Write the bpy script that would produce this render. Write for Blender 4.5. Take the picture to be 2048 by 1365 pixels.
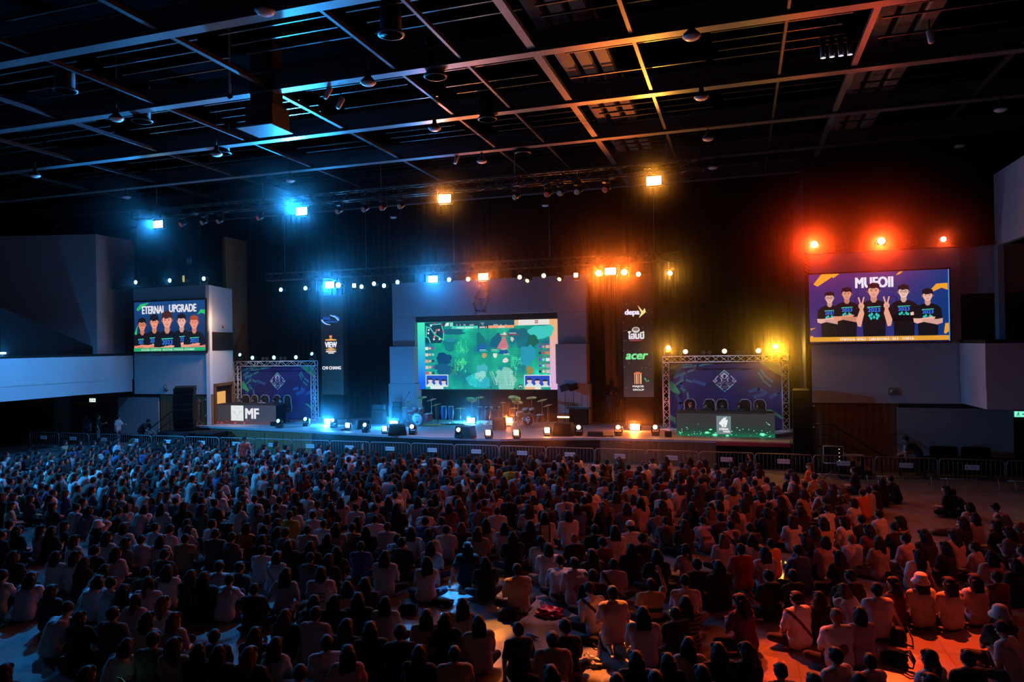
import bpy, bmesh, math, random
from mathutils import Vector, Matrix, Euler
random.seed(7)
for _o in list(bpy.data.objects): bpy.data.objects.remove(_o)
SC = bpy.context.scene
COL = SC.collection
PI = math.pi

# ------------------------------------------------------------------ camera
CAMZ = 5.3
FPX = 1427.0
_yw, _pt, _rl = math.radians(17.78), math.radians(.243), math.radians(-.947)
_fw = Vector((-math.sin(_yw)*math.cos(_pt), math.cos(_yw)*math.cos(_pt), math.sin(_pt)))
_rt = Vector((math.cos(_yw), math.sin(_yw), 0)); _up = _rt.cross(_fw)
_r2 = math.cos(_rl)*_rt+math.sin(_rl)*_up; _u2 = -math.sin(_rl)*_rt+math.cos(_rl)*_up
cam = bpy.data.cameras.new('camera'); camo = bpy.data.objects.new('camera', cam); COL.objects.link(camo)
camo.matrix_world = Matrix(((_r2.x, _u2.x, -_fw.x, 0), (_r2.y, _u2.y, -_fw.y, 0), (_r2.z, _u2.z, -_fw.z, CAMZ), (0, 0, 0, 1)))
cam.sensor_width = 36.0; cam.lens = FPX/2048*36; cam.clip_end = 300
SC.camera = camo

def ray(x, y): return _r2*((x-1024)/FPX)-_u2*((y-682.5)/FPX)+_fw
def atz(x, y, z):            # where the sight line meets the level z
    d = ray(x, y); return Vector((0, 0, CAMZ))+d*((z-CAMZ)/d.z)
def aty(x, y, Y):            # where it meets the upright plane at depth Y
    d = ray(x, y); return Vector((0, 0, CAMZ))+d*(Y/d.y)
def proj(p):
    q = Vector(p)-Vector((0, 0, CAMZ)); w = q.dot(_fw)
    return 1024+FPX*q.dot(_r2)/w, 682.5-FPX*q.dot(_u2)/w, w

# ------------------------------------------------------------------ world, exposure, lights
W = bpy.data.worlds.new('hall_ambient'); SC.world = W; W.use_nodes = True
_bg = W.node_tree.nodes['Background']
_bg.inputs[0].default_value = (.62, .38, .50, 1); _bg.inputs[1].default_value = .014
SC.view_settings.view_transform = 'Standard'; SC.view_settings.look = 'None'
SC.view_settings.exposure = 0.0; SC.view_settings.gamma = 1.0; SC.view_settings.use_curve_mapping = False
SC.cycles.use_denoising = True
SC.cycles.max_bounces = 5; SC.cycles.diffuse_bounces = 2; SC.cycles.glossy_bounces = 2
SC.cycles.transmission_bounces = 2; SC.cycles.volume_bounces = 0; SC.cycles.transparent_max_bounces = 6
SC.cycles.sample_clamp_indirect = 3.0; SC.cycles.caustics_reflective = False; SC.cycles.caustics_refractive = False

BLUE = (.02, .34, 1.0); CYAN = (.05, .65, 1.0); AMBER = (1.0, .33, .03); RED = (1.0, .07, .015); ORANGE = (1.0, .17, .02); YELLOW = (1.0, .55, .08); WARM = (1.0, .62, .38)
def point_lamp(name, loc, color, power, r=.12):
    l = bpy.data.lights.new(name, 'POINT'); l.color = color; l.energy = power; l.shadow_soft_size = r
    o = bpy.data.objects.new(name, l); COL.objects.link(o); o.location = loc; return o
def spot_lamp(name, loc, target, color, power, angle, blend=.3, r=.08):
    l = bpy.data.lights.new(name, 'SPOT'); l.color = color; l.energy = power; l.shadow_soft_size = r
    l.spot_size = math.radians(angle); l.spot_blend = blend
    o = bpy.data.objects.new(name, l); COL.objects.link(o); o.location = loc
    o.rotation_euler = (Vector(target)-Vector(loc)).to_track_quat('-Z', 'Y').to_euler(); return o
def fwd(p, d=.35): return Vector(p)+(Vector((0, 0, CAMZ))-Vector(p)).normalized()*d
FT = 27.0   # depth of the front lighting truss
ST = 33.0   # depth of the stage lighting truss
def out_spot(p, d, c, w, ang, r=.12, blend=.6): return spot_lamp('lamp_light', p, Vector(p)+Vector(d), c, w, ang, blend, r)
for x, y, c, w in ((317, 449, BLUE, 3600), (604, 423, BLUE, 3200), (890, 398, AMBER, 260), (1308, 362, (1.0, .2, .03), 500)):
    p = aty(x, y, FT)+Vector((0, -.45, -.1)); out_spot(p, (0, -.55, -1), c, w, 168)
for x, y, c, w in ((668, 571, BLUE, 1500), (866, 558, BLUE, 1100), (967, 554, ORANGE, 800), (1198, 547, ORANGE, 900), (1248, 545, ORANGE, 1100), (1339, 547, YELLOW, 120)):
    p = aty(x, y, ST)+Vector((0, -.5, -.05)); out_spot(p, (0, -1, -.35), c, w, 160)
for x, y, c, w in ((1628, 491, RED, 600), (1762, 486, RED, 560), (1886, 481, RED, 80)):
    p = aty(x, y, 30.7)+Vector((0, -.35, 0)); out_spot(p, (-.35, -1, -.45), c, w, 110)
for x, y, c, w in ((273, 567, BLUE, 60), (341, 561, BLUE, 60), (409, 559, BLUE, 60)):
    p = aty(x, y, 31.7)+Vector((0, -.2, 0)); out_spot(p, (0, -1, -.3), c, w, 160)
p = aty(1551, 698, 34.6)+Vector((0, -.4, .05)); out_spot(p, (-.1, -1, -.1), YELLOW, 300, 115, .08)
p = aty(1337, 699, 34.6)+Vector((0, -.4, .05)); out_spot(p, (0, -1, -.1), YELLOW, 200, 150, .08)
for x, y, c, w in ((657, 843, BLUE, 520), (788, 848, BLUE, 620), (942, 838, CYAN, 300), (1017, 840, ORANGE, 220), (1270, 855, ORANGE, 240)):
    p = atz(x, y+6, 1.1); point_lamp('lamp_light', Vector((p.x, p.y-.35, 1.45)), c, w, .1)
# added spots at the glaring lamps, aimed at the camera for their halos
for x, y, Y, c, i in ((317, 449, FT, BLUE, 260), (604, 423, FT, BLUE, 300), (890, 398, FT, AMBER, 240), (1308, 362, FT, AMBER, 240), (660, 571, ST, BLUE, 260), (866, 558, ST, BLUE, 160), (967, 554, ST, ORANGE, 80), (1198, 547, ST, (1.0, .13, .01), 300), (1248, 545, ST, (1.0, .13, .01), 330), (1339, 547, ST, AMBER, 50),
                       (1628, 491, 30.7, (1.0, .05, .006), 800), (1762, 486, 30.7, (1.0, .05, .006), 800), (1886, 481, 30.7, RED, 50), (1551, 698, 34.6, (1.0, .42, .02), 300), (1337, 699, 34.6, AMBER, 60), (657, 843, 33.0, BLUE, 150), (788, 848, 33.0, BLUE, 170), (942, 838, 33.4, BLUE, 80), (1017, 840, 33.4, ORANGE, 70), (1270, 855, 32.6, ORANGE, 80), (1095, 863, 31, ORANGE, 40)):
    p = aty(x, y, Y); spot_lamp('added_beam', fwd(p, .45), (0, 0, CAMZ-.5), c, i*12.57, 34 if i < 700 else 46, 1.0, .1)
for x, tx, c, w in ((-18.2, -18, BLUE, 16000), (-18.2, -11, BLUE, 7000), (-26, -25, BLUE, 6000), (-3, -2.5, AMBER, 900), (-11.4, -6, (1.0, .25, .1), 350)):  # added uplights near the truss panels, brightening the ceiling beams
    spot_lamp('added_up_light', (x, FT-.6, 11.35), (tx, 15, 13.2), c, w, 75, 1.0, .1)
# wash lamps on the side balconies, turned on the crowd
spot_lamp('wash_light', (-36.5, 13.0, 8.5), (-24, 25.5, 0), (.03, .40, 1.0), 22000, 50, .9, .2)
spot_lamp('wash_light', (-33.0, 17.5, 6.0), (-10, 15.5, 0), (.03, .36, 1.0), 3200, 90, .8, .2)
spot_lamp('wash_light', (-34.0, 15.0, 8.0), (-13.5, 25, 0), (.03, .38, 1.0), 9000, 40, .9, .2)
spot_lamp('wash_light', (9.5, 15.0, 7.5), (-3, 23.5, 0), (1.0, .10, .04), 1500, 60, .9, .2)
spot_lamp('wash_light', (9.5, 18.0, 6.5), (-5, 14, 0), (1.0, .09, .05), 400, 90, .8, .2)
spot_lamp('wash_light', (-26, 26.6, 11.0), (-33.6, 23.6, 4.0), (.01, .28, 1.0), 1100, 30, .35, .1)  # added spot at the leftmost truss panel, lighting the left balcony front
for x, y, c, w in ((866, 575, BLUE, 60), (1150, 585, (1.0, .3, .12), 8)):  # added points without fixtures, tinting the portal
    p = aty(x, y, 35.4); point_lamp('lamp_light', p, c, w, .2)
# added spots without fixtures, for light pools on the crowd and floor
for lx, ly, lz, tx, ty, c, w, a in ((3.4, 22.2, 12.5, 1885, 1280, (1.0, .06, .01), 30000, 9), (-7.4, 22.2, 12.5, 905, 1190, (.02, .36, 1.0), 46000, 4), (-6.6, 22.2, 12.5, 985, 1262, (1.0, .3, .03), 26000, 3), (-3.8, 22.2, 12.5, 1205, 1325, (1.0, .2, .02), 36000, 3.6),
                                    (-3.6, 22.2, 12.5, 1590, 1330, (1.0, .07, .01), 30000, 6), (-1.6, 28, 11.2, 1400, 1000, (1.0, .05, .01), 9000, 6), (-12.6, 22.2, 12.5, 470, 1235, BLUE, 9000, 6), (-20, 22.2, 12.5, 30, 1310, BLUE, 12000, 7), (-2.4, 22.2, 12.5, 1110, 1200, (.9, .3, .35), 5000, 9)):
    spot_lamp('added_beam', (lx, ly, lz), atz(tx, ty, 0), c, w, a)
# unseen front spots for the booths and the warm working light at the left end of the stage
spot_lamp('booth_light', (-26.1, 30.5, 8.6), (-26.1, 35.5, 2.6), (.55, .7, 1), 1000, 42)
spot_lamp('booth_light', (-.8, 30.5, 8.6), (-.8, 34.9, 2.6), (.7, .72, 1), 1000, 42)
point_lamp('work_light', (-27.1, 32.2, 6.8), WARM, 70, .3)
spot_lamp('work_light', (-24.5, 31.5, 8.0), (-28.3, 33.5, 2.0), WARM, 900, 60, .6, .3)
spot_lamp('work_light', (.8, 30.2, 8.4), (4.5, 31.3, 1.2), (1.0, .5, .22), 160, 50, .6, .3)

# ------------------------------------------------------------------ materials
def _nt(name):
    m = bpy.data.materials.new(name); m.use_nodes = True
    nt = m.node_tree; b = nt.nodes['Principled BSDF']; return m, nt, b
def mat(name, color, rough=.6, metal=0, var=.18, scale=6, bump=0, spec=None, objcol=False):
    m, nt, b = _nt(name)
    n = nt.nodes.new('ShaderNodeTexNoise'); n.inputs['Scale'].default_value = scale; n.inputs['Detail'].default_value = 3
    tc = nt.nodes.new('ShaderNodeTexCoord'); nt.links.new(tc.outputs['Object'], n.inputs['Vector'])
    mr = nt.nodes.new('ShaderNodeMapRange'); mr.inputs[3].default_value = 1-var; mr.inputs[4].default_value = 1+var
    nt.links.new(n.outputs['Fac'], mr.inputs[0])
    vm = nt.nodes.new('ShaderNodeVectorMath'); vm.operation = 'SCALE'
    if objcol:
        oi = nt.nodes.new('ShaderNodeObjectInfo'); nt.links.new(oi.outputs['Color'], vm.inputs[0])
    else: vm.inputs[0].default_value = color[:3]
    nt.links.new(mr.outputs[0], vm.inputs['Scale']); nt.links.new(vm.outputs[0], b.inputs['Base Color'])
    b.inputs['Roughness'].default_value = rough; b.inputs['Metallic'].default_value = metal
    if spec is not None: b.inputs['Specular IOR Level'].default_value = spec
    if bump:
        bp = nt.nodes.new('ShaderNodeBump'); bp.inputs['Strength'].default_value = bump; bp.inputs['Distance'].default_value = .02
        nt.links.new(n.outputs['Fac'], bp.inputs['Height']); nt.links.new(bp.outputs[0], b.inputs['Normal'])
    return m
def em(name, color, strength=1.0, objcol=False, sample=False):
    m, nt, b = _nt(name); b.inputs['Base Color'].default_value = (.01, .01, .01, 1); b.inputs['Roughness'].default_value = .5
    b.inputs['Emission Color'].default_value = (*color[:3], 1); b.inputs['Emission Strength'].default_value = strength
    if objcol:
        oi = nt.nodes.new('ShaderNodeObjectInfo'); nt.links.new(oi.outputs['Color'], b.inputs['Emission Color'])
    if not sample: m.cycles.emission_sampling = 'NONE'
    return m
def wavemat(name, c1, c2, scale, rough=.6, axis='Z', bump=.3):
    m, nt, b = _nt(name)
    tc = nt.nodes.new('ShaderNodeTexCoord'); w = nt.nodes.new('ShaderNodeTexWave'); w.bands_direction = axis
    w.inputs['Scale'].default_value = scale; w.inputs['Distortion'].default_value = .6; w.inputs['Detail'].default_value = 2
    r = nt.nodes.new('ShaderNodeMix'); r.data_type = 'RGBA'; r.inputs[6].default_value = (*c1, 1); r.inputs[7].default_value = (*c2, 1)
    nt.links.new(tc.outputs['Object'], w.inputs['Vector']); nt.links.new(w.outputs['Fac'], r.inputs[0]); nt.links.new(r.outputs[2], b.inputs['Base Color'])
    bp = nt.nodes.new('ShaderNodeBump'); bp.inputs['Strength'].default_value = bump; bp.inputs['Distance'].default_value = .02
    nt.links.new(w.outputs['Fac'], bp.inputs['Height']); nt.links.new(bp.outputs[0], b.inputs['Normal'])
    b.inputs['Roughness'].default_value = rough; return m
def srgb(r, g, b):
    f = lambda c: (c/255)/12.92 if c/255 <= .04045 else ((c/255+.055)/1.055)**2.4
    return (f(r), f(g), f(b))
M = {}
M['white_wall'] = mat('white_painted_wall', (.62, .60, .60), .75, var=.05, scale=2)
M['portal'] = mat('matt_white_stage_panel', (.27, .265, .30), .7, var=.05, scale=2)
M['grey_wall'] = mat('grey_painted_wall', (.3, .29, .29), .8, var=.08, scale=2)
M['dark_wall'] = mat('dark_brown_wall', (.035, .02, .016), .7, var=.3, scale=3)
M['black'] = mat('black_paint', (.010, .010, .011), .7, spec=.25)
M['black_cloth'] = mat('black_drape', (.0028, .0028, .0036), 1.0, var=.3, scale=3, spec=.1)
M['black_gloss'] = mat('black_plastic', (.012, .012, .014), .35)
M['curtain'] = wavemat('beige_curtain', (.16, .13, .10), (.34, .29, .22), 3.2, .9, 'X', .5)
M['wood'] = wavemat('brown_wood_panel', (.22, .095, .035), (.31, .14, .055), 1.2, .5, 'X', .1)
M['slat'] = mat('brown_wood_slat', (.30, .13, .05), .5, scale=4)
M['deck'] = mat('grey_stage_deck', (.36, .36, .38), .5, var=.12, scale=3)
M['steel'] = mat('aluminium_truss', (.68, .68, .70), .45, .35, var=.08)
M['chrome'] = mat('chrome', (.8, .8, .82), .18, 1.0, var=.05)
M['beam'] = mat('painted_steel_beam', (.17, .17, .18), .4, .6)
M['runner'] = mat('dark_steel_runner', (.045, .045, .05), .42, .5)
M['grid'] = mat('dark_ceiling_bar', (.05, .05, .052), .34, .6)
M['void'] = mat('black_ceiling', (.003, .003, .0035), 1.0, spec=0)
M['duct'] = mat('brown_duct', (.14, .10, .085), .6, .1)
M['fence'] = mat('galvanised_tube', (.26, .26, .26), .45, .7)
M['sign'] = mat('white_sign_plate', (.72, .72, .72), .6, var=.04)
M['ink'] = mat('grey_print', (.22, .24, .28), .7)
M['lampwhite'] = mat('frosted_lamp_glass', (.75, .72, .70), .35, var=.05)
M['brass'] = mat('bronze_cymbal', (.75, .55, .25), .3, .9)
M['drumred'] = mat('red_drum_shell', (.30, .02, .03), .25)
M['drumskin'] = mat('drum_skin', (.70, .74, .74), .6, var=.05)
M['yellow'] = mat('yellow_cable_ramp', (.65, .48, .10), .55)
M['red_lit_trim'] = mat('red_lit_edge', (.45, .04, .03), .85)  # red light on the stage edge, put into the colour
M['skin'] = mat('skin', (.44, .26, .185), .55, var=.08, scale=30)
M['eye'] = mat('dark_eye', (.015, .01, .01), .3)
M['cloth'] = mat('clothing', (1, 1, 1), .9, var=.16, scale=14, bump=.5, objcol=True)
M['hair'] = mat('hair', (1, 1, 1), .7, var=.3, scale=45, bump=.25, spec=.3, objcol=True)
M['trouser'] = mat('trouser_cloth', (1, 1, 1), .9, var=.2, scale=14, bump=.3, objcol=True)
M['lens'] = em('lit_lens', (1, 1, 1), 14, objcol=True)
M['dimlens'] = em('lit_lens_soft', (1, 1, 1), 3, objcol=True)
M['plastic'] = mat('coloured_plastic', (1, 1, 1), .3, var=.1, objcol=True)
# ------------------------------------------------------------------ mesh helpers
def frame_of(d):
    d = Vector(d).normalized(); a = Vector((0, 0, 1)) if abs(d.z) < .95 else Vector((1, 0, 0))
    u = d.cross(a).normalized(); return u, d.cross(u).normalized(), d
_textcache = {}
def text_geo(s, shear=0.0, bold=0.0, spacing=1.0):
    k = (s, shear, bold, spacing)
    if k in _textcache: return _textcache[k]
    c = bpy.data.curves.new('lettering', 'FONT'); c.body = s; c.fill_mode = 'FRONT'; c.shear = shear; c.offset = bold; c.resolution_u = 3; c.space_character = spacing
    o = bpy.data.objects.new('lettering', c); COL.objects.link(o)
    dg = bpy.context.evaluated_depsgraph_get(); me = bpy.data.meshes.new_from_object(o.evaluated_get(dg))
    vs = [(v.co.x, v.co.y) for v in me.vertices]; fs = [tuple(p.vertices) for p in me.polygons]
    bpy.data.objects.remove(o); bpy.data.curves.remove(c); bpy.data.meshes.remove(me)
    _textcache[k] = (vs, fs); return vs, fs
class MB:
    def __init__(s): s.v = []; s.f = []; s.m = []; s.sm = []
    def add(s, vs, fs, mi=0, smooth=False):
        n = len(s.v); s.v += [tuple(v) for v in vs]
        for f in fs: s.f.append(tuple(i+n for i in f)); s.m.append(mi); s.sm.append(smooth)
        return s
    def box(s, c, d, mi=0, rz=0, R=None):
        hx, hy, hz = d[0]/2, d[1]/2, d[2]/2
        vs = [Vector((x, y, z)) for z in (-hz, hz) for x, y in ((-hx, -hy), (hx, -hy), (hx, hy), (-hx, hy))]
        if rz: R = Matrix.Rotation(rz, 3, 'Z')
        if R is not None: vs = [R@v for v in vs]
        return s.add([v+Vector(c) for v in vs], [(3, 2, 1, 0), (4, 5, 6, 7), (0, 1, 5, 4), (1, 2, 6, 5), (2, 3, 7, 6), (3, 0, 4, 7)], mi)
    def bbox(s, c, d, b, mi=0, R=None):   # box with chamfered edges
        hx, hy, hz = d[0]/2, d[1]/2, d[2]/2; rings = []
        for z, k in ((-hz, b), (-hz+b, 0), (hz-b, 0), (hz, b)):
            x, y = hx-k, hy-k; q = min(b, x*.9, y*.9)
            rings.append([Vector(p) for p in ((-x+q, -y, z), (x-q, -y, z), (x, -y+q, z), (x, y-q, z), (x-q, y, z), (-x+q, y, z), (-x, y-q, z), (-x, -y+q, z))])
        return s.loft([[(R@p if R is not None else p)+Vector(c) for p in r] for r in rings], True, mi)
    def loft(s, rings, caps=True, mi=0, smooth=False, closed=True):
        n = len(rings[0]); vs = [p for r in rings for p in r]; fs = []
        for i in range(len(rings)-1):
            for j in range(n if closed else n-1):
                k = (j+1) % n; fs.append((i*n+j, i*n+k, (i+1)*n+k, (i+1)*n+j))
        if caps: fs.append(tuple(range(n-1, -1, -1))); fs.append(tuple((len(rings)-1)*n+j for j in range(n)))
        return s.add(vs, fs, mi, smooth)
    def cyl(s, p0, p1, r0, r1=None, n=12, mi=0, caps=True, smooth=True):
        p0, p1 = Vector(p0), Vector(p1); r1 = r0 if r1 is None else r1; u, w, d = frame_of(p1-p0)
        R = lambda p, r: [p+(u*math.cos(2*PI*j/n)+w*math.sin(2*PI*j/n))*r for j in range(n)]
        return s.loft([R(p0, r0), R(p1, r1)], caps, mi, smooth)
    def tube(s, pts, r, n=8, mi=0):
        pts = [Vector(p) for p in pts]; rings = []; u = None
        for i, p in enumerate(pts):
            d = (pts[min(i+1, len(pts)-1)]-pts[max(i-1, 0)]).normalized()
            if u is None: u = frame_of(d)[0]
            u = (u-d*u.dot(d)).normalized(); w = d.cross(u); rr = r[i] if isinstance(r, (list, tuple)) else r
            rings.append([p+(u*math.cos(2*PI*j/n)+w*math.sin(2*PI*j/n))*rr for j in range(n)])
        return s.loft(rings, True, mi, True)
    def lathe(s, prof, c=(0, 0, 0), axis=(0, 0, 1), n=20, mi=0, smooth=True):
        u, w, d = frame_of(axis); c = Vector(c)
        return s.loft([[c+d*z+(u*math.cos(2*PI*j/n)+w*math.sin(2*PI*j/n))*max(r, 1e-4) for j in range(n)] for r, z in prof], True, mi, smooth)
    def ell(s, c, r, n=14, k=9, mi=0, R=None):
        rr = r if isinstance(r, (tuple, list)) else (r, r, r); rings = []
        for i in range(k+1):
            t = PI*i/k; q = max(math.sin(t), 1e-3)
            ring = [Vector((rr[0]*q*math.cos(2*PI*j/n), rr[1]*q*math.sin(2*PI*j/n), -rr[2]*math.cos(t))) for j in range(n)]
            rings.append([(R@p if R is not None else p)+Vector(c) for p in ring])
        return s.loft(rings, True, mi, True)
    def caps(s, p0, p1, r0, r1=None, n=12, mi=0):
        p0, p1 = Vector(p0), Vector(p1); r1 = r0 if r1 is None else r1; u, w, d = frame_of(p1-p0); rings = []
        for i in range(5):
            t = -PI/2+PI/2*i/4+.001; rings.append((p0+d*(r0*math.sin(t)), r0*math.cos(t)))
        for i in range(5):
            t = PI/2*i/4-.001*(i == 4); rings.append((p1+d*(r1*math.sin(t)), r1*max(math.cos(t), .002)))
        return s.loft([[p+(u*math.cos(2*PI*j/n)+w*math.sin(2*PI*j/n))*max(r, 1e-4) for j in range(n)] for p, r in rings], True, mi, True)
    def flat(s, pts, y=0.0, mi=0):        # a polygon in the local X-Z plane, facing -Y
        a = sum(pts[i][0]*pts[(i+1) % len(pts)][1]-pts[(i+1) % len(pts)][0]*pts[i][1] for i in range(len(pts)))
        if a < 0: pts = pts[::-1]
        return s.add([(p[0], y, p[1]) for p in pts], [tuple(range(len(pts)))], mi)
    def rect(s, x0, z0, x1, z1, y=0, mi=0): return s.flat([(x0, z0), (x1, z0), (x1, z1), (x0, z1)], y, mi)
    def disc(s, x, z, r, y=0, mi=0, n=20, rz=None, a0=0, a1=2*PI):
        rz = r if rz is None else rz; full = abs(a1-a0-2*PI) < 1e-6; k = n if full else n+1
        return s.flat([(x+r*math.cos(a0+(a1-a0)*j/n), z+rz*math.sin(a0+(a1-a0)*j/n)) for j in range(k)], y, mi)
    def ring2(s, x, z, r, w, y=0, mi=0, n=24):
        for j in range(n):
            a, b = 2*PI*j/n, 2*PI*(j+1)/n
            s.flat([(x+r*math.cos(a), z+r*math.sin(a)), (x+r*math.cos(b), z+r*math.sin(b)), (x+(r-w)*math.cos(b), z+(r-w)*math.sin(b)), (x+(r-w)*math.cos(a), z+(r-w)*math.sin(a))], y, mi)
        return s
    def stroke(s, pts, w, y=0, mi=0):
        for (x0, z0), (x1, z1) in zip(pts, pts[1:]):
            l = math.hypot(x1-x0, z1-z0) or 1; nx, nz = -(z1-z0)/l*w/2, (x1-x0)/l*w/2; ex, ez = (x1-x0)/l*w*.3, (z1-z0)/l*w*.3
            s.flat([(x0-ex+nx, z0-ez+nz), (x1+ex+nx, z1+ez+nz), (x1+ex-nx, z1+ez-nz), (x0-ex-nx, z0-ez-nz)], y, mi)
        return s
    def text(s, t, x0, z0, x1, z1, y=0, mi=0, shear=0, bold=.02, spacing=1.0):
        vs, fs = text_geo(t, shear, 0.0, spacing)
        if not vs: return s
        ax, bx = min(v[0] for v in vs), max(v[0] for v in vs); az, bz = min(v[1] for v in vs), max(v[1] for v in vs)
        kx, kz = (x1-x0)/max(bx-ax, 1e-6), (z1-z0)/max(bz-az, 1e-6)
        q = bold*1.1*(z1-z0); n = 3 if bold > .03 else 2     # bold: the same glyphs laid side by side
        x0, x1, z0, z1 = x0+q, x1-q, z0+q*.6, z1-q*.6; kx, kz = (x1-x0)/max(bx-ax, 1e-6), (z1-z0)/max(bz-az, 1e-6)
        for i in range(n):
            for j in (-1, 1):
                dx, dz = q*(2*i/(n-1)-1), q*.6*j; s.add([(x0+dx+(v[0]-ax)*kx, y-.0001*i, z0+dz+(v[1]-az)*kz) for v in vs], fs, mi)
        return s
    def prism(s, poly, z0, z1, mi=0):
        a = sum(poly[i][0]*poly[(i+1) % len(poly)][1]-poly[(i+1) % len(poly)][0]*poly[i][1] for i in range(len(poly)))
        if a < 0: poly = poly[::-1]
        return s.loft([[Vector((p[0], p[1], z0)) for p in poly], [Vector((p[0], p[1], z1)) for p in poly]], True, mi)
    def slab(s, poly, y0, y1, mi=0):      # an outline in X-Z given thickness along Y
        a = sum(poly[i][0]*poly[(i+1) % len(poly)][1]-poly[(i+1) % len(poly)][0]*poly[i][1] for i in range(len(poly)))
        if a < 0: poly = poly[::-1]
        return s.loft([[Vector((p[0], y1, p[1])) for p in poly], [Vector((p[0], y0, p[1])) for p in poly]], True, mi)
    def mesh(s, name, mats):
        me = bpy.data.meshes.new(name); me.from_pydata(s.v, [], s.f)
        for m in (mats if isinstance(mats, (list, tuple)) else [mats]): me.materials.append(m)
        me.polygons.foreach_set('material_index', s.m); me.polygons.foreach_set('use_smooth', s.sm); me.update(); return me
    def build(s, name, mats, parent=None, loc=None, rz=0, color=None):
        o = bpy.data.objects.new(name, s.mesh(name, mats)); COL.objects.link(o)
        if parent is not None: o.parent = parent
        if loc is not None: o.location = loc
        if rz: o.rotation_euler = (0, 0, rz)
        if color is not None: o.color = (*color[:3], 1)
        return o
def tag(o, label, cat, group=None, kind=None):
    o['label'] = label; o['category'] = cat
    assert 4 <= len(label.split()) <= 16, label
    if group: o['group'] = group
    if kind: o['kind'] = kind
    return o
def thing(name, loc, label, cat, group=None, rz=0):
    o = bpy.data.objects.new(name, None); COL.objects.link(o); o.location = loc; o.rotation_euler = (0, 0, rz); o.empty_display_size = .1
    return tag(o, label, cat, group)
def struct(o, label=None):
    o['kind'] = 'structure'
    if label: o['label'] = label
    return o
def kids(o): return [c for c in bpy.data.objects if c.parent == o] if not hasattr(o, '_k') else o._k
def copy_tree(o, loc, rz=0, label=None, parent=None, childmap=None):
    c = o.copy(); COL.objects.link(c)
    if parent is not None: c.parent = parent
    else: c.location = loc; c.rotation_euler = (0, 0, rz)
    if label: c['label'] = label
    for ch in o.children: copy_tree(ch, None, parent=c)
    return c
# ------------------------------------------------------------------ setting
def floor_mat():
    m, nt, b = _nt('polished_floor_tiles')
    tc = nt.nodes.new('ShaderNodeTexCoord'); br = nt.nodes.new('ShaderNodeTexBrick'); br.offset = 0
    br.inputs['Color1'].default_value = (.21, .20, .195, 1); br.inputs['Color2'].default_value = (.245, .235, .23, 1); br.inputs['Mortar'].default_value = (.12, .115, .11, 1)
    br.inputs['Scale'].default_value = 1.0; br.inputs['Mortar Size'].default_value = .006; br.inputs['Brick Width'].default_value = .8; br.inputs['Row Height'].default_value = .8
    n = nt.nodes.new('ShaderNodeTexNoise'); n.inputs['Scale'].default_value = 1.7; n.inputs['Detail'].default_value = 5
    mr = nt.nodes.new('ShaderNodeMapRange'); mr.inputs[3].default_value = .14; mr.inputs[4].default_value = .36; b.inputs['Specular IOR Level'].default_value = .75
    nt.links.new(tc.outputs['Object'], br.inputs['Vector']); nt.links.new(tc.outputs['Object'], n.inputs['Vector'])
    nt.links.new(br.outputs['Color'], b.inputs['Base Color']); nt.links.new(n.outputs['Fac'], mr.inputs[0]); nt.links.new(mr.outputs[0], b.inputs['Roughness'])
    bp = nt.nodes.new('ShaderNodeBump'); bp.inputs['Strength'].default_value = .12; bp.inputs['Distance'].default_value = .01
    nt.links.new(n.outputs['Fac'], bp.inputs['Height']); nt.links.new(bp.outputs[0], b.inputs['Normal'])
    return m
M['floor'] = floor_mat()
struct(MB().box((-16, 18, -.1), (64, 46, .2)).build('floor', M['floor']))
struct(MB().box((-16, 20, 15.3), (64, 44, .2)).build('ceiling', M['void']))
def atx(x, y, X):
    d = ray(x, y); return Vector((0, 0, CAMZ))+d*(X/d.x)
def wallseg(name, a, b, z0, z1, m, t=.2, kind='structure'):
    a, b = Vector((a[0], a[1], 0)), Vector((b[0], b[1], 0)); d = (b-a).normalized(); n = Vector((-d.y, d.x, 0))
    mid = (a+b)/2
    if n.dot(mid) < 0: n = -n
    ex = n*t
    vs = [(p.x, p.y, z) for z in (z0, z1) for p in (a, b, b+ex, a+ex)]
    mb = MB().add(vs, [(3, 2, 1, 0), (4, 5, 6, 7), (0, 1, 5, 4), (1, 2, 6, 5), (2, 3, 7, 6), (3, 0, 4, 7)])
    bm = bmesh.new(); bm.from_mesh(mb.mesh('tmp', m)); bmesh.ops.recalc_face_normals(bm, faces=bm.faces[:])
    me = bpy.data.meshes.new(name); bm.to_mesh(me); bm.free(); me.materials.append(m)
    o = bpy.data.objects.new(name, me); COL.objects.link(o)
    if kind: o['kind'] = kind
    return o
# outer shell
wallseg('wall_back', (-46, 39.6), (14, 39.6), 0, 15.2, M['void'])
wallseg('wall_left', (-44.2, 10), (-44.2, 39.6), 0, 15.2, M['dark_wall'])
wallseg('wall_right', (13.5, 10), (13.5, 39.6), 0, 15.2, M['dark_wall'])
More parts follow.
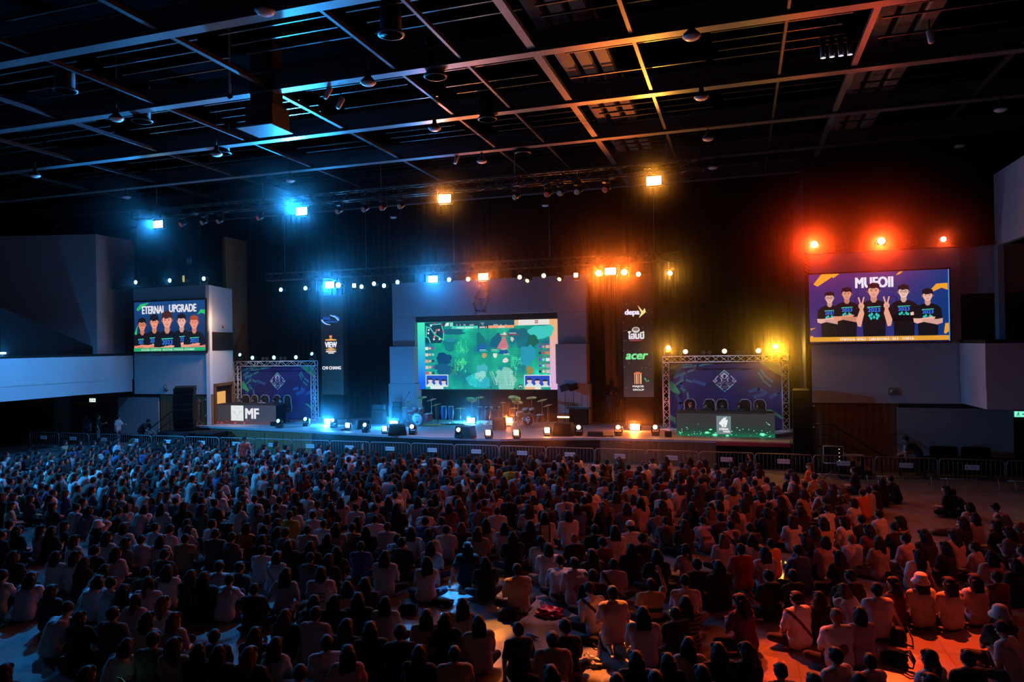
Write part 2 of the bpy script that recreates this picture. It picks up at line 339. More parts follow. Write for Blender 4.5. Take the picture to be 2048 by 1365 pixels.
# left wing
wallseg('wall_left', (-33.1, 32.3), (-27.83, 32.3), 2.8, 8.83, M['white_wall'])
wallseg('wall_left', (-27.83, 32.3), (-28.75, 35.3), 6.25, 8.83, M['white_wall'])
wallseg('wall_left', (-27.9, 32.5), (-28.7, 35.3), 5.2, 6.25, M['black'])
wallseg('wall_left', (-27.83, 32.3), (-28.75, 35.3), 3.35, 5.2, M['white_wall'])
wallseg('wall_left', (-27.83, 32.3), (-27.95, 32.7), 1.1, 3.35, M['white_wall'])
wallseg('wall_left', (-29.2, 35.35), (-29.5, 39.6), 1.1, 12, M['wood'])
wallseg('wall_left', (-31.3, 32.36), (-27.83, 32.36), 0, 2.8, M['wood'])
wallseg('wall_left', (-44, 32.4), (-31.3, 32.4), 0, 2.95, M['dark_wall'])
wallseg('wall_left', (-33.1, 32.6), (-28.75, 32.6), 8.83, 15.2, M['black'])
struct(MB().box((-32.85, 32.33, 1.55), (2.9, .1, 2.1)).build('wall_panel', M['grey_wall']))
struct(MB().box((-38.6, 32.33, 1.55), (1.3, .1, 2.3)).build('wall_panel', M['grey_wall']))
_p3 = aty(268, 482, 33.8); _zt = _p3.z; _p2 = atz(191.5, 468.6, _zt); _p1 = atz(0, 473, _zt); _p0 = _p1+(_p1-_p2)*.6
wallseg('wall_left', (_p2.x, _p2.y), (_p3.x, _p3.y), 5.0, _zt, M['white_wall'])
wallseg('wall_left', (_p0.x, _p0.y), (_p2.x, _p2.y), 5.0, _zt, M['white_wall'])
print('upper left wall', _p1, _p2, _p3)
# ledge over the left screen
struct(MB().box((-31.2, 32.2, 8.90), (6.2, .5, .12)).build('trim_1', M['black']))
def balcony(name, poly, z0, z1):
    r = MB().prism(poly, z0+.7, z1).build(name, M['white_wall']); r['kind'] = 'structure'
    c = [sum(p[i] for p in poly)/len(poly) for i in (0, 1)]
    MB().prism([(c[0]+(p[0]-c[0])*.992, c[1]+(p[1]-c[1])*.992) for p in poly], z0, z0+.7).build('lower_band', M['white_wall'], r)
    MB().prism([(c[0]+(p[0]-c[0])*.996, c[1]+(p[1]-c[1])*.996) for p in poly], z1, z1+.13).build('top_rail', M['black'], r)
    return r
balcony('wall_balcony', [(-33.15, 32.28), (-33.7, 29.4), (-33.5, 24.9), (-33.3, 17), (-43.9, 17), (-43.9, 32.28)], 2.95, 5.0)
balcony('wall_balcony', [(7.97, 31.25), (8.1, 28.7), (13.4, 28.7), (13.4, 31.25)], 2.75, 5.05)
# dark raked parapet over the left balcony, recess behind it
_a, _b = atx(0, 614, -35.2), atx(200, 700, -34.6)
mb = MB(); mb.add([(_a.x, _a.y, 5), (_b.x, _b.y, 5), (_b.x, _b.y, _b.z), (_a.x, _a.y, _a.z), (_a.x-.3, _a.y, 5), (_b.x-.3, _b.y, 5), (_b.x-.3, _b.y, _b.z), (_a.x-.3, _a.y, _a.z)],
                 [(0, 1, 2, 3), (7, 6, 5, 4), (3, 2, 6, 7), (0, 3, 7, 4), (1, 5, 6, 2), (0, 4, 5, 1)])
struct(mb.build('wall_parapet', M['black']))
struct(MB().box((-33.9, 33.3, 6.1), (1.7, .5, 2.1)).build('wall_recess', M['dark_wall']))
# right wing
wallseg('wall_right', (2.52, 31.3), (8.05, 31.3), 2.72, 8.72, M['white_wall'])
wallseg('wall_right', (2.52, 31.36), (5.85, 31.36), 0, 2.72, M['wood'])
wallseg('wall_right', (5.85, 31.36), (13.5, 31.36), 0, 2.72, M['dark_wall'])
wallseg('wall_right', (2.52, 31.3), (2.52, 39.6), 0, 12, M['black'])
wallseg('wall_right', (8.05, 31.5), (13.5, 31.5), 6.95, 8.78, M['white_wall'])
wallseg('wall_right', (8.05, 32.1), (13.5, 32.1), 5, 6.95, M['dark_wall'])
wallseg('wall_right', (2.6, 33.0), (9.2, 33.0), 8.7, 15.2, M['black'])
struct(MB().box((7.75, 31.32, 1.62), (3.9, .1, 1.85)).build('wall_panel', M['grey_wall']))
struct(MB().box((5.6, 31.1, 8.78), (6.2, .6, .12)).build('trim_2', M['black']))
_q = aty(1987, 350, 31.3)
wallseg('wall_right', (_q.x, 31.3), (_q.x+.05, 20), 8.7, _q.z, M['white_wall'])
wallseg('wall_right', (_q.x, 31.45), (_q.x, 31.0), 5.1, 8.7, M['white_wall'])
# ceiling: cross beams, runners, bar grids, ducts
BY = (9.8, 14.05, 18.25, 22.55, 26.8, 31.1, 35.3)
for y in BY:
    m = MB(); m.box((-16, y, 13.02), (60, .34, .05)); m.box((-16, y+.02, 13.3), (60, .06, .55)); m.box((-16, y, 13.58), (60, .34, .05)); struct(m.build('ceiling_beam', M['beam']))
for x, w in ((-29.9, .07), (-25.8, .07), (-21.6, .07), (-17.5, .10), (-13.35, .14), (-9.1, .09), (-7.1, .08), (-5.1, .22), (-2.5, .10), (1.2, .07), (3.2, .16), (7.3, .07)):
    struct(MB().box((x, 22.5, 13.12), (w, 26, .12)).build('ceiling_beam', M['beam'] if w > .15 else M['runner']))
rg = random.Random(3)
for i in range(len(BY)-1):
    m = MB(); y = BY[i]+.55
    while y < BY[i+1]-.35:
        for j in range(13):
            x0 = -42+j*4.13; a, b = x0+rg.uniform(0, .5), x0+4.13-rg.uniform(0, .9)
            if rg.random() < .8: m.box(((a+b)/2, y+rg.uniform(-.04, .04), 13.4), (b-a, .055, .045))
        y += .62
    struct(m.build('ceiling_grid', M['grid']))
for x in (-4.2, 4.25):
    for k in range(3):
        d = tag(MB().bbox((x-.55+k*.55, 23, 13.75), (.42, 22, .4), .05).build('air_duct', M['duct']), ('brown ceiling duct strip in the bank %s, %s strip' % ('above the middle of the hall' if x < 0 else 'at right under the ceiling', ('first', 'second', 'third')[k])), 'duct', 'ceiling duct strips')
# ------------------------------------------------------------------ stage
st = thing('stage', (-13, 35, 0), 'raised grey stage with brown slatted wood and black front', 'stage')
FR = [(-28.7, 32.0), (-26.1, 31.7), (-20.6, 30.95), (-16.4, 30.3), (-13.5, 29.9), (-10.2, 29.9), (-8.2, 30.6), (-6, 31.1), (2.45, 31.1)]
L = lambda p: (p[0]+13, p[1]-35)
MB().prism([L(p) for p in FR]+[L((2.45, 39.5)), L((-28.7, 39.5))], 1.0, 1.1).build('deck', M['deck'], st)
for i in range(len(FR)-1):
    a, b = Vector((*L(FR[i]), 0)), Vector((*L(FR[i+1]), 0)); off = Vector((0, .12, 0)); dark = 2 <= i <= 6 and i != 7
    m = MB(); m.add([(p.x, p.y, z) for z in (0, 1.0) for p in (a+off, b+off, b+off*3, a+off*3)], [(3, 2, 1, 0), (4, 5, 6, 7), (0, 1, 5, 4), (1, 2, 6, 5), (2, 3, 7, 6), (3, 0, 4, 7)])
    f = m.build('fascia', M['black'] if dark else M['wood'], st)
    if not dark:
        s = MB(); d = (b-a); l = d.length; u = d.normalized(); R = Matrix.Rotation(math.atan2(u.y, u.x), 3, 'Z'); k = 0
        while k*1.25+1.1 < l:
            c = a+u*(k*1.25+.62)
            for z in range(11): s.box((c.x, c.y+.1, .12+z*.072), (1.05, .05, .035), 0, 0, R)
            k += 1
        s.build('slat_grille', M['slat'], f)
MB().box((13.4, -3.93, .99), (2.9, .12, .14)).build('red_edge', M['red_lit_trim'], st)
MB().box((13.4, -3.90, .46), (2.9, .1, .9)).build('black_skirt', M['black_cloth'], st)
# portal round the big screen
pt = thing('stage_portal', (-13.25, 36.5, 1.1), 'grey stage portal of stepped blocks framing the big centre screen', 'stage set')
def pbox(name, x0, x1, z0, z1, y0=0, th=.5): return MB().bbox(((x0+x1)/2+13.25, y0+th/2, (z0+z1)/2-1.1), (x1-x0, th, z1-z0), .015).build(name, M['portal'], pt)
z1_ = aty(800, 693, 36.5).z; z2_ = aty(800, 767, 36.5).z
pbox('top_panel', -18.82, -7.62, 6.93, 8.86)
for nm, a, b in (('left', -18.82, -17.42), ('right', -9.18, -7.62)):
    pbox('upper_column', a, b, z1_, 6.92); pbox('middle_block', a-.06, b+.03, z2_, z1_-.01, -.28, .78); pbox('lower_column', a-.25 if nm == 'left' else a-.03, b+.12, 1.1, z2_-.01, -.1, .6)
pbox('header', -17.42, -9.18, 6.62, 6.93, .12, .3).data.materials[0] = M['black']
MB().box((0, .6, .8), (8.3, .1, 2.1)).build('back_panel', M['black_cloth'], pt)
def emb(poly, y):  # embossed triangle emblem
    return MB().slab(poly, y, .02)
cx_ = aty(960, 600, 36.5).x+13.25
e = MB()
for poly in ([(-.42, 1.0), (.0, 1.66), (.16, 1.66), (-.26, 1.0)], [(.16, 1.66), (.52, 1.0), (.36, .92), (.02, 1.5)], [(-.62, .55), (-.42, 1.0), (-.26, 1.0), (-.46, .55)], [(-.36, .92), (.42, .92), (.34, .8), (-.28, .8)], [(-.36, .9), (.1, .12), (.2, .22), (-.2, .9)], [(.2, .2), (.55, .8), (.42, .84), (.1, .3)], [(-.62, .55), (-.34, .02), (-.2, .02), (-.48, .55)], [(-.34, .02), (.34, .02), (.26, .12), (-.28, .12)]):
    e.slab([(cx_+p[0]*.9, 5.92+p[1]*1.06-.05) for p in poly], -.06, .02)
e.build('triangle_emblem', M['portal'], pt)
# drapes
def curtain(name, x0, x1, y, z0, z1, m, label, amp=.1, wl=.36, mi=None):
    n = max(8, int((x1-x0)/wl*8)); rings = []
    r = random.Random(int(x0*10)); ph = r.random()*6
    for z, k in ((z0, 1.15), ((z0+z1)/2, 1), (z1, .7)):
        rings.append([Vector((x0+(x1-x0)*i/n, y+amp*k*math.sin(i/n*(x1-x0)/wl*2*PI+ph+.6*math.sin(i*.7)), z)) for i in range(n+1)])
    mb = MB().loft(rings, False, 0, True, closed=False); o = mb.build(name, m)
    md = o.modifiers.new('thickness', 'SOLIDIFY'); md.thickness = .02
    return tag(o, label, 'curtain', 'stage curtains')
curtain('stage_curtain', -29.2, -23.6, 37.4, 1.1, 15.2, M['black_cloth'], 'tall black curtain hanging behind the smaller truss booth')
curtain('stage_curtain', -24.0, -18.6, 38.2, 1.1, 15.2, M['black_cloth'], 'black curtain between the blue logo pillar and the portal')
curtain('stage_curtain', -19.2, -7.2, 38.6, 6, 15.2, M['black_cloth'], 'wide black curtain rising behind the grey portal')
curtain('stage_curtain', -7.75, -6.85, 37.3, 1.1, 15.2, M['black_cloth'], 'narrow black curtain beside the portal and beige curtain')
curtain('stage_curtain', -7.25, -5.45, 38.3, 1.1, 9.6, M['curtain'], 'pale beige pleated curtain beside the portal', .1, .42)
curtain('stage_curtain', -5.9, 2.6, 37.6, 1.1, 15.2, M['black_cloth'], 'tall black curtain behind the larger truss booth')
# ------------------------------------------------------------------ screens
SCR = {}
def emc(rgb, k=1.0, key=None):
    key = (rgb, k)
    if key not in SCR: SCR[key] = em('screen_colour_%d' % len(SCR), srgb(*rgb), k, sample=False)
    return SCR[key]
class Art:     # flat picture on a lit panel; each new layer lies a little in front of the last
    def __init__(s): s.mb = MB(); s.mats = []; s.y = -.004
    def c(s, rgb, k=1.0):
        m = emc(rgb, k) if isinstance(rgb, tuple) else rgb
        if m not in s.mats: s.mats.append(m)
        return s.mats.index(m)
    def up(s): s.y -= .0003; return s
    clip = None
    def poly(s, pts, rgb, k=1.0):
        if s.clip:      # keep a figure inside its picture
            for ax, sg, lim in ((0, 1, s.clip[0]), (1, 1, s.clip[1]), (0, -1, -s.clip[2]), (1, -1, -s.clip[3])):
                out = []
                for i in range(len(pts)):
                    p, q = pts[i-1], pts[i]; dp, dq = sg*p[ax]-lim, sg*q[ax]-lim
                    if (dp >= 0) != (dq >= 0): u = dp/(dp-dq); out.append((p[0]+(q[0]-p[0])*u, p[1]+(q[1]-p[1])*u))
                    if dq >= 0: out.append(q)
                pts = out
                if len(pts) < 3: return s
        s.mb.flat(pts, s.y, s.c(rgb, k)); s.up(); return s
    def rect(s, a, b, c, d, rgb, k=1.0): s.mb.rect(a, b, c, d, s.y, s.c(rgb, k)); s.up(); return s
    def disc(s, x, z, r, rgb, rz=None, k=1.0, n=20, a0=0, a1=2*PI): s.mb.disc(x, z, r, s.y, s.c(rgb, k), n, rz, a0, a1); s.up(); return s
    def text(s, t, a, b, c, d, rgb, k=1.0, **kw): s.mb.text(t, a, b, c, d, s.y, s.c(rgb, k), **kw); s.up(); return s
    def stroke(s, pts, w, rgb, k=1.0): s.mb.stroke(pts, w, s.y, s.c(rgb, k)); s.up(); return s
    def scribble(s, a, b, c, d, rgb, k=1.0):      # a line of lettering too small to read
        n = max(3, int((c-a)/(d-b)*1.7)); st_ = (c-a)/n; r = random.Random(int(a*1000))
        for i in range(n):
            x = a+i*st_; s.mb.rect(x, b, x+st_*.3, d, s.y, s.c(rgb, k)); s.mb.rect(x+st_*.3, b if r.random() < .5 else (b+d)/2-.1*(d-b), x+st_*.78, b+.22*(d-b) if r.random() < .5 else (b+d)/2+.1*(d-b), s.y, s.c(rgb, k))
        return s.up()
    def ring(s, x, z, r, w, rgb, k=1.0): s.mb.ring2(x, z, r, w, s.y, s.c(rgb, k)); s.up(); return s
    def build(s, name, par): return s.mb.build(name, s.mats, par)
def grad_em(name, c1, c2, axis=2, lo=-1, hi=1, k=1.0, noise=0.0, c3=None):
    m, nt, b = _nt(name); b.inputs['Base Color'].default_value = (.01, .01, .01, 1)
    tc = nt.nodes.new('ShaderNodeTexCoord'); sp = nt.nodes.new('ShaderNodeSeparateXYZ'); nt.links.new(tc.outputs['Object'], sp.inputs[0])
    mr = nt.nodes.new('ShaderNodeMapRange'); mr.inputs[1].default_value = lo; mr.inputs[2].default_value = hi
    nt.links.new(sp.outputs[axis], mr.inputs[0]); src = mr.outputs[0]
    if noise:
        n = nt.nodes.new('ShaderNodeTexNoise'); n.inputs['Scale'].default_value = 1.6; n.inputs['Detail'].default_value = 5; nt.links.new(tc.outputs['Object'], n.inputs['Vector'])
        ma = nt.nodes.new('ShaderNodeMath'); ma.operation = 'MULTIPLY_ADD'; ma.inputs[1].default_value = noise*2; ma.inputs[2].default_value = -noise; nt.links.new(n.outputs['Fac'], ma.inputs[0])
        ad = nt.nodes.new('ShaderNodeMath'); ad.operation = 'ADD'; nt.links.new(src, ad.inputs[0]); nt.links.new(ma.outputs[0], ad.inputs[1]); src = ad.outputs[0]
    cr = nt.nodes.new('ShaderNodeValToRGB'); cr.color_ramp.elements[0].color = (*srgb(*c1), 1); cr.color_ramp.elements[1].color = (*srgb(*c2), 1)
    if c3: e_ = cr.color_ramp.elements.new(.5); e_.color = (*srgb(*c3), 1)
    nt.links.new(src, cr.inputs[0]); nt.links.new(cr.outputs[0], b.inputs['Emission Color']); b.inputs['Emission Strength'].default_value = k
    return m
SKIN = (233, 172, 150); TEE = (16, 16, 22)
def team_member(a, x, z0, s, hair=(22, 18, 24), skin=SKIN, glasses=False, arms='crossed', fringe=.5, pr=True, arm=1.22):
    # x centre, z0 bottom of the body, s = head height
    sh = z0+2.55*s
    a.poly([(x-.72*s, sh-3.2*s), (x-.78*s, sh-1.5*s), (x-1.12*s, sh-1.2*s), (x-1.02*s, sh-.3*s), (x-.72*s, sh), (x-.28*s, sh+.16*s), (x+.28*s, sh+.16*s), (x+.72*s, sh), (x+1.02*s, sh-.3*s), (x+1.12*s, sh-1.2*s), (x+.78*s, sh-1.5*s), (x+.72*s, sh-3.2*s)], TEE)
    a.poly([(x-.22*s, sh+.16*s), (x-.1*s, sh-.02*s), (x+.1*s, sh-.02*s), (x+.22*s, sh+.16*s), (x+.2*s, sh+.5*s), (x-.2*s, sh+.5*s)], tuple(int(c*.86) for c in skin))
    hz = sh+.85*s
    a.disc(x-.37*s, hz, .07*s, skin, .13*s); a.disc(x+.37*s, hz, .07*s, skin, .13*s)
    a.disc(x, hz+.1*s, .43*s, hair, .52*s)
    a.poly([(x-.36*s, hz+.22*s), (x-.36*s, hz-.12*s), (x-.22*s, hz-.4*s), (x-.08*s, hz-.49*s), (x+.08*s, hz-.49*s), (x+.22*s, hz-.4*s), (x+.36*s, hz-.12*s), (x+.36*s, hz+.22*s)], skin)
    a.poly([(x-.4*s, hz+.5*s), (x-.38*s, hz+.1*s), (x-.27*s, hz+(.3-.16*fringe)*s), (x-.05*s, hz+(.24-.2*fringe)*s), (x+.2*s, hz+(.28-.14*fringe)*s), (x+.38*s, hz+.1*s), (x+.4*s, hz+.5*s)], hair)
    for q in (-.15, .15):
        a.stroke([(x+(q-.08)*s, hz+.1*s), (x+(q+.08)*s, hz+.1*s)], .035*s, hair); a.disc(x+q*s, hz+.0*s, .055*s, (40, 26, 28), .032*s, n=8)
        if glasses: a.ring(x+q*s, hz, .13*s, .03*s, (30, 26, 30))
    a.stroke([(x, hz-.02*s), (x+.03*s, hz-.17*s)], .03*s, tuple(int(c*.8) for c in skin)); a.stroke([(x-.1*s, hz-.29*s), (x+.1*s, hz-.29*s)], .045*s, (178, 96, 92))
    if pr:
        a.text('2023', x-.42*s, sh-.72*s, x+.42*s, sh-.42*s, (50, 120, 240), bold=.03); a.stroke([(x-.44*s, sh-.36*s), (x+.44*s, sh-.33*s)], .05*s, (70, 230, 200))
        for dx, dz in ((-.3, -1.0), (-.15, -.9), (.0, -1.12), (.17, -.92), (.3, -1.02), (-.2, -1.2), (.2, -1.2)):
            a.poly([(x+(dx-.1)*s, sh+dz*s), (x+dx*s, sh+(dz+.16)*s), (x+(dx+.1)*s, sh+dz*s), (x+dx*s, sh+(dz-.14)*s)], (40, 200, 190))
    e = sh-arm*s; dk = tuple(int(c*.9) for c in skin)
    if arms == 'crossed':
        a.poly([(x-1.12*s, e+.12*s), (x-1.08*s, e-.22*s), (x-.8*s, e-.34*s), (x+.45*s, e+.02*s), (x+.58*s, e+.2*s), (x+.3*s, e+.24*s), (x-.6*s, e+.1*s)], skin)
        a.poly([(x+1.12*s, e+.1*s), (x+1.1*s, e-.3*s), (x+.7*s, e-.45*s), (x-.35*s, e-.2*s), (x-.5*s, e-.02*s), (x-.15*s, e+.04*s), (x+.7*s, e+.02*s)], dk)
    elif arms == 'covered':
        a.poly([(x-1.1*s, e+.2*s), (x-1.0*s, e-.35*s), (x+.9*s, e-.4*s), (x+1.1*s, e+.15*s), (x+.6*s, e+.12*s), (x-.6*s, e+.16*s)], (8, 8, 12))
        a.poly([(x-1.2*s, e-.1*s), (x-.95*s, e-.02*s), (x-.9*s, e-.28*s), (x-1.1*s, e-.32*s)], skin); a.poly([(x+.45*s, e+.34*s), (x+.7*s, e+.4*s), (x+.75*s, e+.14*s), (x+.5*s, e+.1*s)], skin)
    elif arms == 'vsign':
        for q in (-1, 1):
            a.poly([(x+q*1.12*s, e-.55*s), (x+q*.9*s, e-.6*s), (x+q*.66*s, e+.4*s), (x+q*.74*s, e+.75*s), (x+q*.94*s, e+.75*s), (x+q*1.22*s, e-.1*s)], skin)
            a.disc(x+q*.85*s, e+.95*s, .2*s, skin, .24*s)
            for dx in (-.18, .18): a.stroke([(x+(q*.85+dx*.3)*s, e+1.08*s), (x+(q*.85+dx)*s, e+1.6*s)], .10*s, skin)
            a.disc(x+q*.89*s, e+.9*s, .09*s, dk, .08*s)
def screen(name, x0, x1, z0, z1, y, label, bezel=.06, backing=None, rz=0):
    t = thing(name, ((x0+x1)/2, y, z0), label, 'screen'); w, h = x1-x0, z1-z0
    m = MB()
    for c, d in (((0, .06, -bezel/2), (w+2*bezel, .16, bezel)), ((0, .06, h+bezel/2), (w+2*bezel, .16, bezel)), ((-w/2-bezel/2, .06, h/2), (bezel, .16, h)), ((w/2+bezel/2, .06, h/2), (bezel, .16, h))): m.box(c, d)
    m.build('frame', M['black_gloss'], t)
    MB().box((0, .08, h/2), (w, .1, h)).build('housing', M['black'], t)
    MB().rect(-w/2, 0, w/2, h, .012).build('display', backing, t)
    return t, w, h
# right screen: five players on indigo
t, w, h = screen('led_screen', 2.66, 7.63, 5.13, 7.90, 31.18, 'large lit screen on the wall headed MUFOII with five players', .05, grad_em('indigo_picture', (58, 40, 110), (6, 52, 120), 0, -1.6, 2.2, 1.0, .12))
a = Art(); U = w/1930; X = lambda p: -w/2+(p-45)*U; Z = lambda p: (1050-p)*h/960*1.0
def zz(px, py):     # picture pixel of the close-up to panel height (its edges slope)
    top = 140-(px-45)/1920*70; bot = 1070-(px-45)/1920*25; return h*(bot-py)/(bot-top)
def P2(*pts): return [(X(p[0]), zz(*p)) for p in pts]
ORG = (238, 160, 44)
for pp in ([(110, 270), (230, 130), (490, 125), (400, 185), (380, 170), (170, 300)], [(1270, 150), (1310, 105), (1370, 92), (1330, 130)], [(1740, 340), (1810, 265), (1960, 255), (1960, 350), (1880, 320), (1770, 370)], [(1900, 930), (1920, 800), (1965, 795), (1965, 910), (1920, 945)], [(55, 870), (140, 860), (60, 895)], [(55, 970), (95, 975), (90, 1000), (55, 1000)]): a.poly(P2(*pp), ORG)
for q in ((750, 480), (1225, 480)): a.ring(X(q[0]), zz(*q), 60*U, 16*U, (34, 26, 84))
a.stroke(P2((690, 130), (740, 200), (760, 330), (700, 400)), 9*U, (40, 30, 80)); a.stroke(P2((1240, 150), (1215, 230), (1230, 350), (1280, 400)), 9*U, (24, 36, 90))
a.text('MUFOII', X(706), zz(706, 325), X(1236), zz(1236, 160), (228, 226, 240), bold=.045)
for px, s, sk, kw in ((340, 165, (232, 176, 160), dict(glasses=True, fringe=.1)), (585, 175, (226, 150, 122), dict(fringe=.4)), (1370, 185, (240, 196, 178), dict(glasses=True, arms='covered', fringe=.6)), (1690, 175, (236, 176, 160), dict(fringe=.9)), (960, 205, (232, 164, 138), dict(arms='vsign', fringe=.4))):
    a.clip = (-w/2, .02, w/2, h); top = {340: 365, 585: 305, 1370: 268, 1690: 325, 960: 248}[px]; S = s*U; zt = zz(px, top); team_member(a, X(px), zt-4.02*S, S*1.0, skin=sk, **kw)
a.clip = None; a.rect(-w/2, h*.02, w/2, h*.085, (226, 158, 52)); a.rect(-w/2, 0, w/2, h*.02, (28, 18, 60)); a.rect(w/2-.03, .02, w/2, h, (90, 160, 235))
for p, q in ((480, 690), (722, 850), (890, 1175), (1210, 1300), (1345, 1500)): a.scribble(X(p), h*.032, X(q), h*.072, (250, 232, 220))
for p in (706, 872, 1190, 1322): a.disc(X(p), h*.052, .012, (250, 232, 220), n=8)
a.build('team_picture', t)
# clip box hides nothing: the picture's lower edge lies inside the frame
# left screen: five players on navy
t, w, h = screen('led_screen', -32.93, -27.98, 5.18, 8.02, 32.18, 'lit screen headed ETERNAL UPGRADE with five players on the wall', .06, grad_em('navy_picture', (10, 40, 84), (24, 70, 130), 2, .5, 2.8, 1.0, .16))
a = Art(); U = w/415
X = lambda p: -w/2+(p-792)*U
def zz(px, py):
    top = 510-(px-792)/415*15; bot = 797-(px-792)/415*7; return h*(bot-py)/(bot-top)
GRN = (40, 190, 110)
for pp in ([(806, 550), (830, 520), (885, 510), (850, 535), (815, 560)], [(1160, 580), (1180, 550), (1205, 552), (1205, 578), (1185, 570)], [(1185, 750), (1204, 735), (1204, 765)], [(792, 690), (812, 640), (806, 700)]): a.poly(P2(*pp), GRN)
for k in range(4): a.stroke(P2((930+k*14, 600), (970+k*20, 540), (1030+k*12, 515)), 4*U, (36, 84, 150))
a.text('ETERNAL', X(840), zz(840, 577), X(978), zz(978, 527), (226, 226, 234), bold=.04); a.text('UPGRADE', X(1000), zz(1000, 568), X(1157), zz(1157, 517), (226, 226, 234), bold=.04)
a.clip = (-w/2, .02, w/2, h)
for px, top, s, sk, hr, kw in ((840, 596, 57, (236, 140, 110), (24, 16, 20), dict(glasses=True, fringe=.4)), (913, 576, 62, (238, 150, 120), (20, 16, 20), dict(fringe=.9)), (1073, 572, 60, (240, 176, 160), (20, 16, 20), dict(fringe=.3)), (1145, 582, 58, (240, 150, 128), (170, 70, 44), dict(fringe=.3)), (990, 556, 73, (240, 160, 138), (70, 34, 30), dict(fringe=.8))):
    team_member(a, X(px), zz(px, top)-4.02*s*U, s*U, hair=hr, skin=sk, arm=1.0, **kw)
a.clip = None; a.rect(-w/2, h*.015, w/2, h*.085, (36, 170, 104)); a.rect(-w/2, 0, w/2, h*.015, (10, 30, 40))
for p, q in ((.107, .235), (.25, .39), (.415, .555), (.57, .70), (.715, .86)): a.scribble(-w/2+w*p, h*.028, -w/2+w*q, h*.07, (210, 240, 228))
a.build('team_picture', t)
# centre screen: a game in progress
def terrain():
    m, nt, b = _nt('game_ground_picture'); b.inputs['Base Color'].default_value = (.01, .01, .01, 1)
    tc = nt.nodes.new('ShaderNodeTexCoord'); n = nt.nodes.new('ShaderNodeTexNoise'); n.inputs['Scale'].default_value = .62; n.inputs['Detail'].default_value = 6; n.inputs['Roughness'].default_value = .55
    nt.links.new(tc.outputs['Object'], n.inputs['Vector'])
    cr = nt.nodes.new('ShaderNodeValToRGB'); e = cr.color_ramp.elements
    e[0].position = .30; e[0].color = (*srgb(8, 52, 98), 1); e[1].position = .72; e[1].color = (*srgb(30, 190, 165), 1)
    for p, c in ((.42, (8, 96, 98)), (.52, (12, 122, 98)), (.60, (16, 140, 112))): q = e.new(p); q.color = (*srgb(*c), 1)
    nt.links.new(n.outputs['Fac'], cr.inputs[0]); nt.links.new(cr.outputs[0], b.inputs['Emission Color']); b.inputs['Emission Strength'].default_value = 1.9
    return m
t, w, h = screen('led_screen', -17.4, -9.2, 2.84, 6.60, 36.78, 'big centre screen showing a green game map marked GAME 3', .03, terrain())
a = Art(); U = w/1445
X = lambda p: -w/2+(p-280)*U
def zz(px, py):
    top = 547-(px-280)/1445*36; bot = 1222+(px-280)/1445*3; return h*(bot-py)/(bot-top)
a.mb.rect(-w/2, 0, X(362), h, a.y, a.c(grad_em('cyan_blue_band', (16, 96, 240), (70, 240, 190), 2, .4, 3.5, 1.0))); a.up()
a.mb.rect(X(1640), 0, w/2, h, a.y, a.c(grad_em('pink_peach_band', (226, 176, 220), (242, 178, 120), 2, .8, 3.4, 1.0))); a.up()
a.clip = (-w/2, .005, w/2, h)
rr = random.Random(5)
def blob(px, py, rx, ry, c, n=30, j=.14):
    p = [rr.uniform(0, 6.3) for _ in range(4)]; f = lambda t: 1+j*math.sin(2*t+p[0])+j*.8*math.sin(3*t+p[1])+j*.6*math.sin(5*t+p[2])+j*.35*math.sin(9*t+p[3])
    a.poly([(X(px)+rx*U*math.cos(t)*f(t), zz(px, py)+ry*U*math.sin(t)*f(t)) for t in [2*PI*i/n for i in range(n)]], c)
for q in ((640, 640, 160, 26, (10, 96, 120)), (620, 770, 70, 60, (16, 120, 130)), (640, 720, 50, 26, (36, 140, 160)), (950, 740, 46, 84, (14, 110, 110)), (955, 800, 44, 40, (24, 90, 170)), (560, 920, 90, 60, (8, 60, 110)), (560, 1020, 110, 50, (14, 84, 120)), (1400, 720, 90, 90, (14, 110, 130)), (1330, 660, 90, 60, (18, 100, 120)), (1560, 640, 110, 70, (60, 200, 190)), (1470, 740, 60, 60, (14, 96, 84)), (1420, 880, 70, 110, (34, 150, 180)), (1110, 740, 60, 70, (14, 92, 130)), (1180, 840, 50, 26, (16, 80, 150)), (1200, 1150, 110, 90, (120, 200, 180)), (1190, 1060, 90, 50, (130, 206, 186)), (920, 1130, 110, 80, (44, 180, 190)), (960, 1030, 50, 70, (70, 180, 190)), (940, 1090, 60, 46, (150, 220, 210))): blob(*q)
for bx, by, n, c in ((755, 800, 26, (70, 226, 150)), (735, 990, 44, (80, 232, 150)), (1310, 970, 46, (64, 214, 160)), (880, 1160, 50, (40, 214, 200)), (960, 1190, 40, (30, 170, 190)), (690, 1040, 22, (60, 150, 90))):
    for k in range(n):
        x_, y_ = bx+rr.uniform(-52, 52), min(1205, by+rr.uniform(-60, 60)); a.mb.stroke([(X(x_), zz(x_, y_)), (X(x_+rr.uniform(-18, 18)), zz(x_, y_-rr.uniform(16, 34)))], 6*U, a.y, a.c(c))
    a.up()
for k in range(16):
    x_ = 1110+rr.uniform(-20, 190); a.mb.stroke([(X(x_), zz(x_, 1180)), (X(x_+rr.uniform(-60, 60)), zz(x_, 1040))], 4*U, a.y, a.c((170, 222, 206)))
a.up()
for q in ((985, 880, 26, 22, (200, 160, 90)), (1095, 880, 20, 26, (230, 236, 226)), (1200, 930, 30, 22, (236, 226, 216)), (1150, 1010, 20, 22, (30, 130, 160)), (1270, 715, 16, 26, (220, 200, 190)), (1440, 1030, 40, 40, (150, 136, 70)), (1180, 790, 50, 34, (220, 160, 170))): blob(*q, n=9)
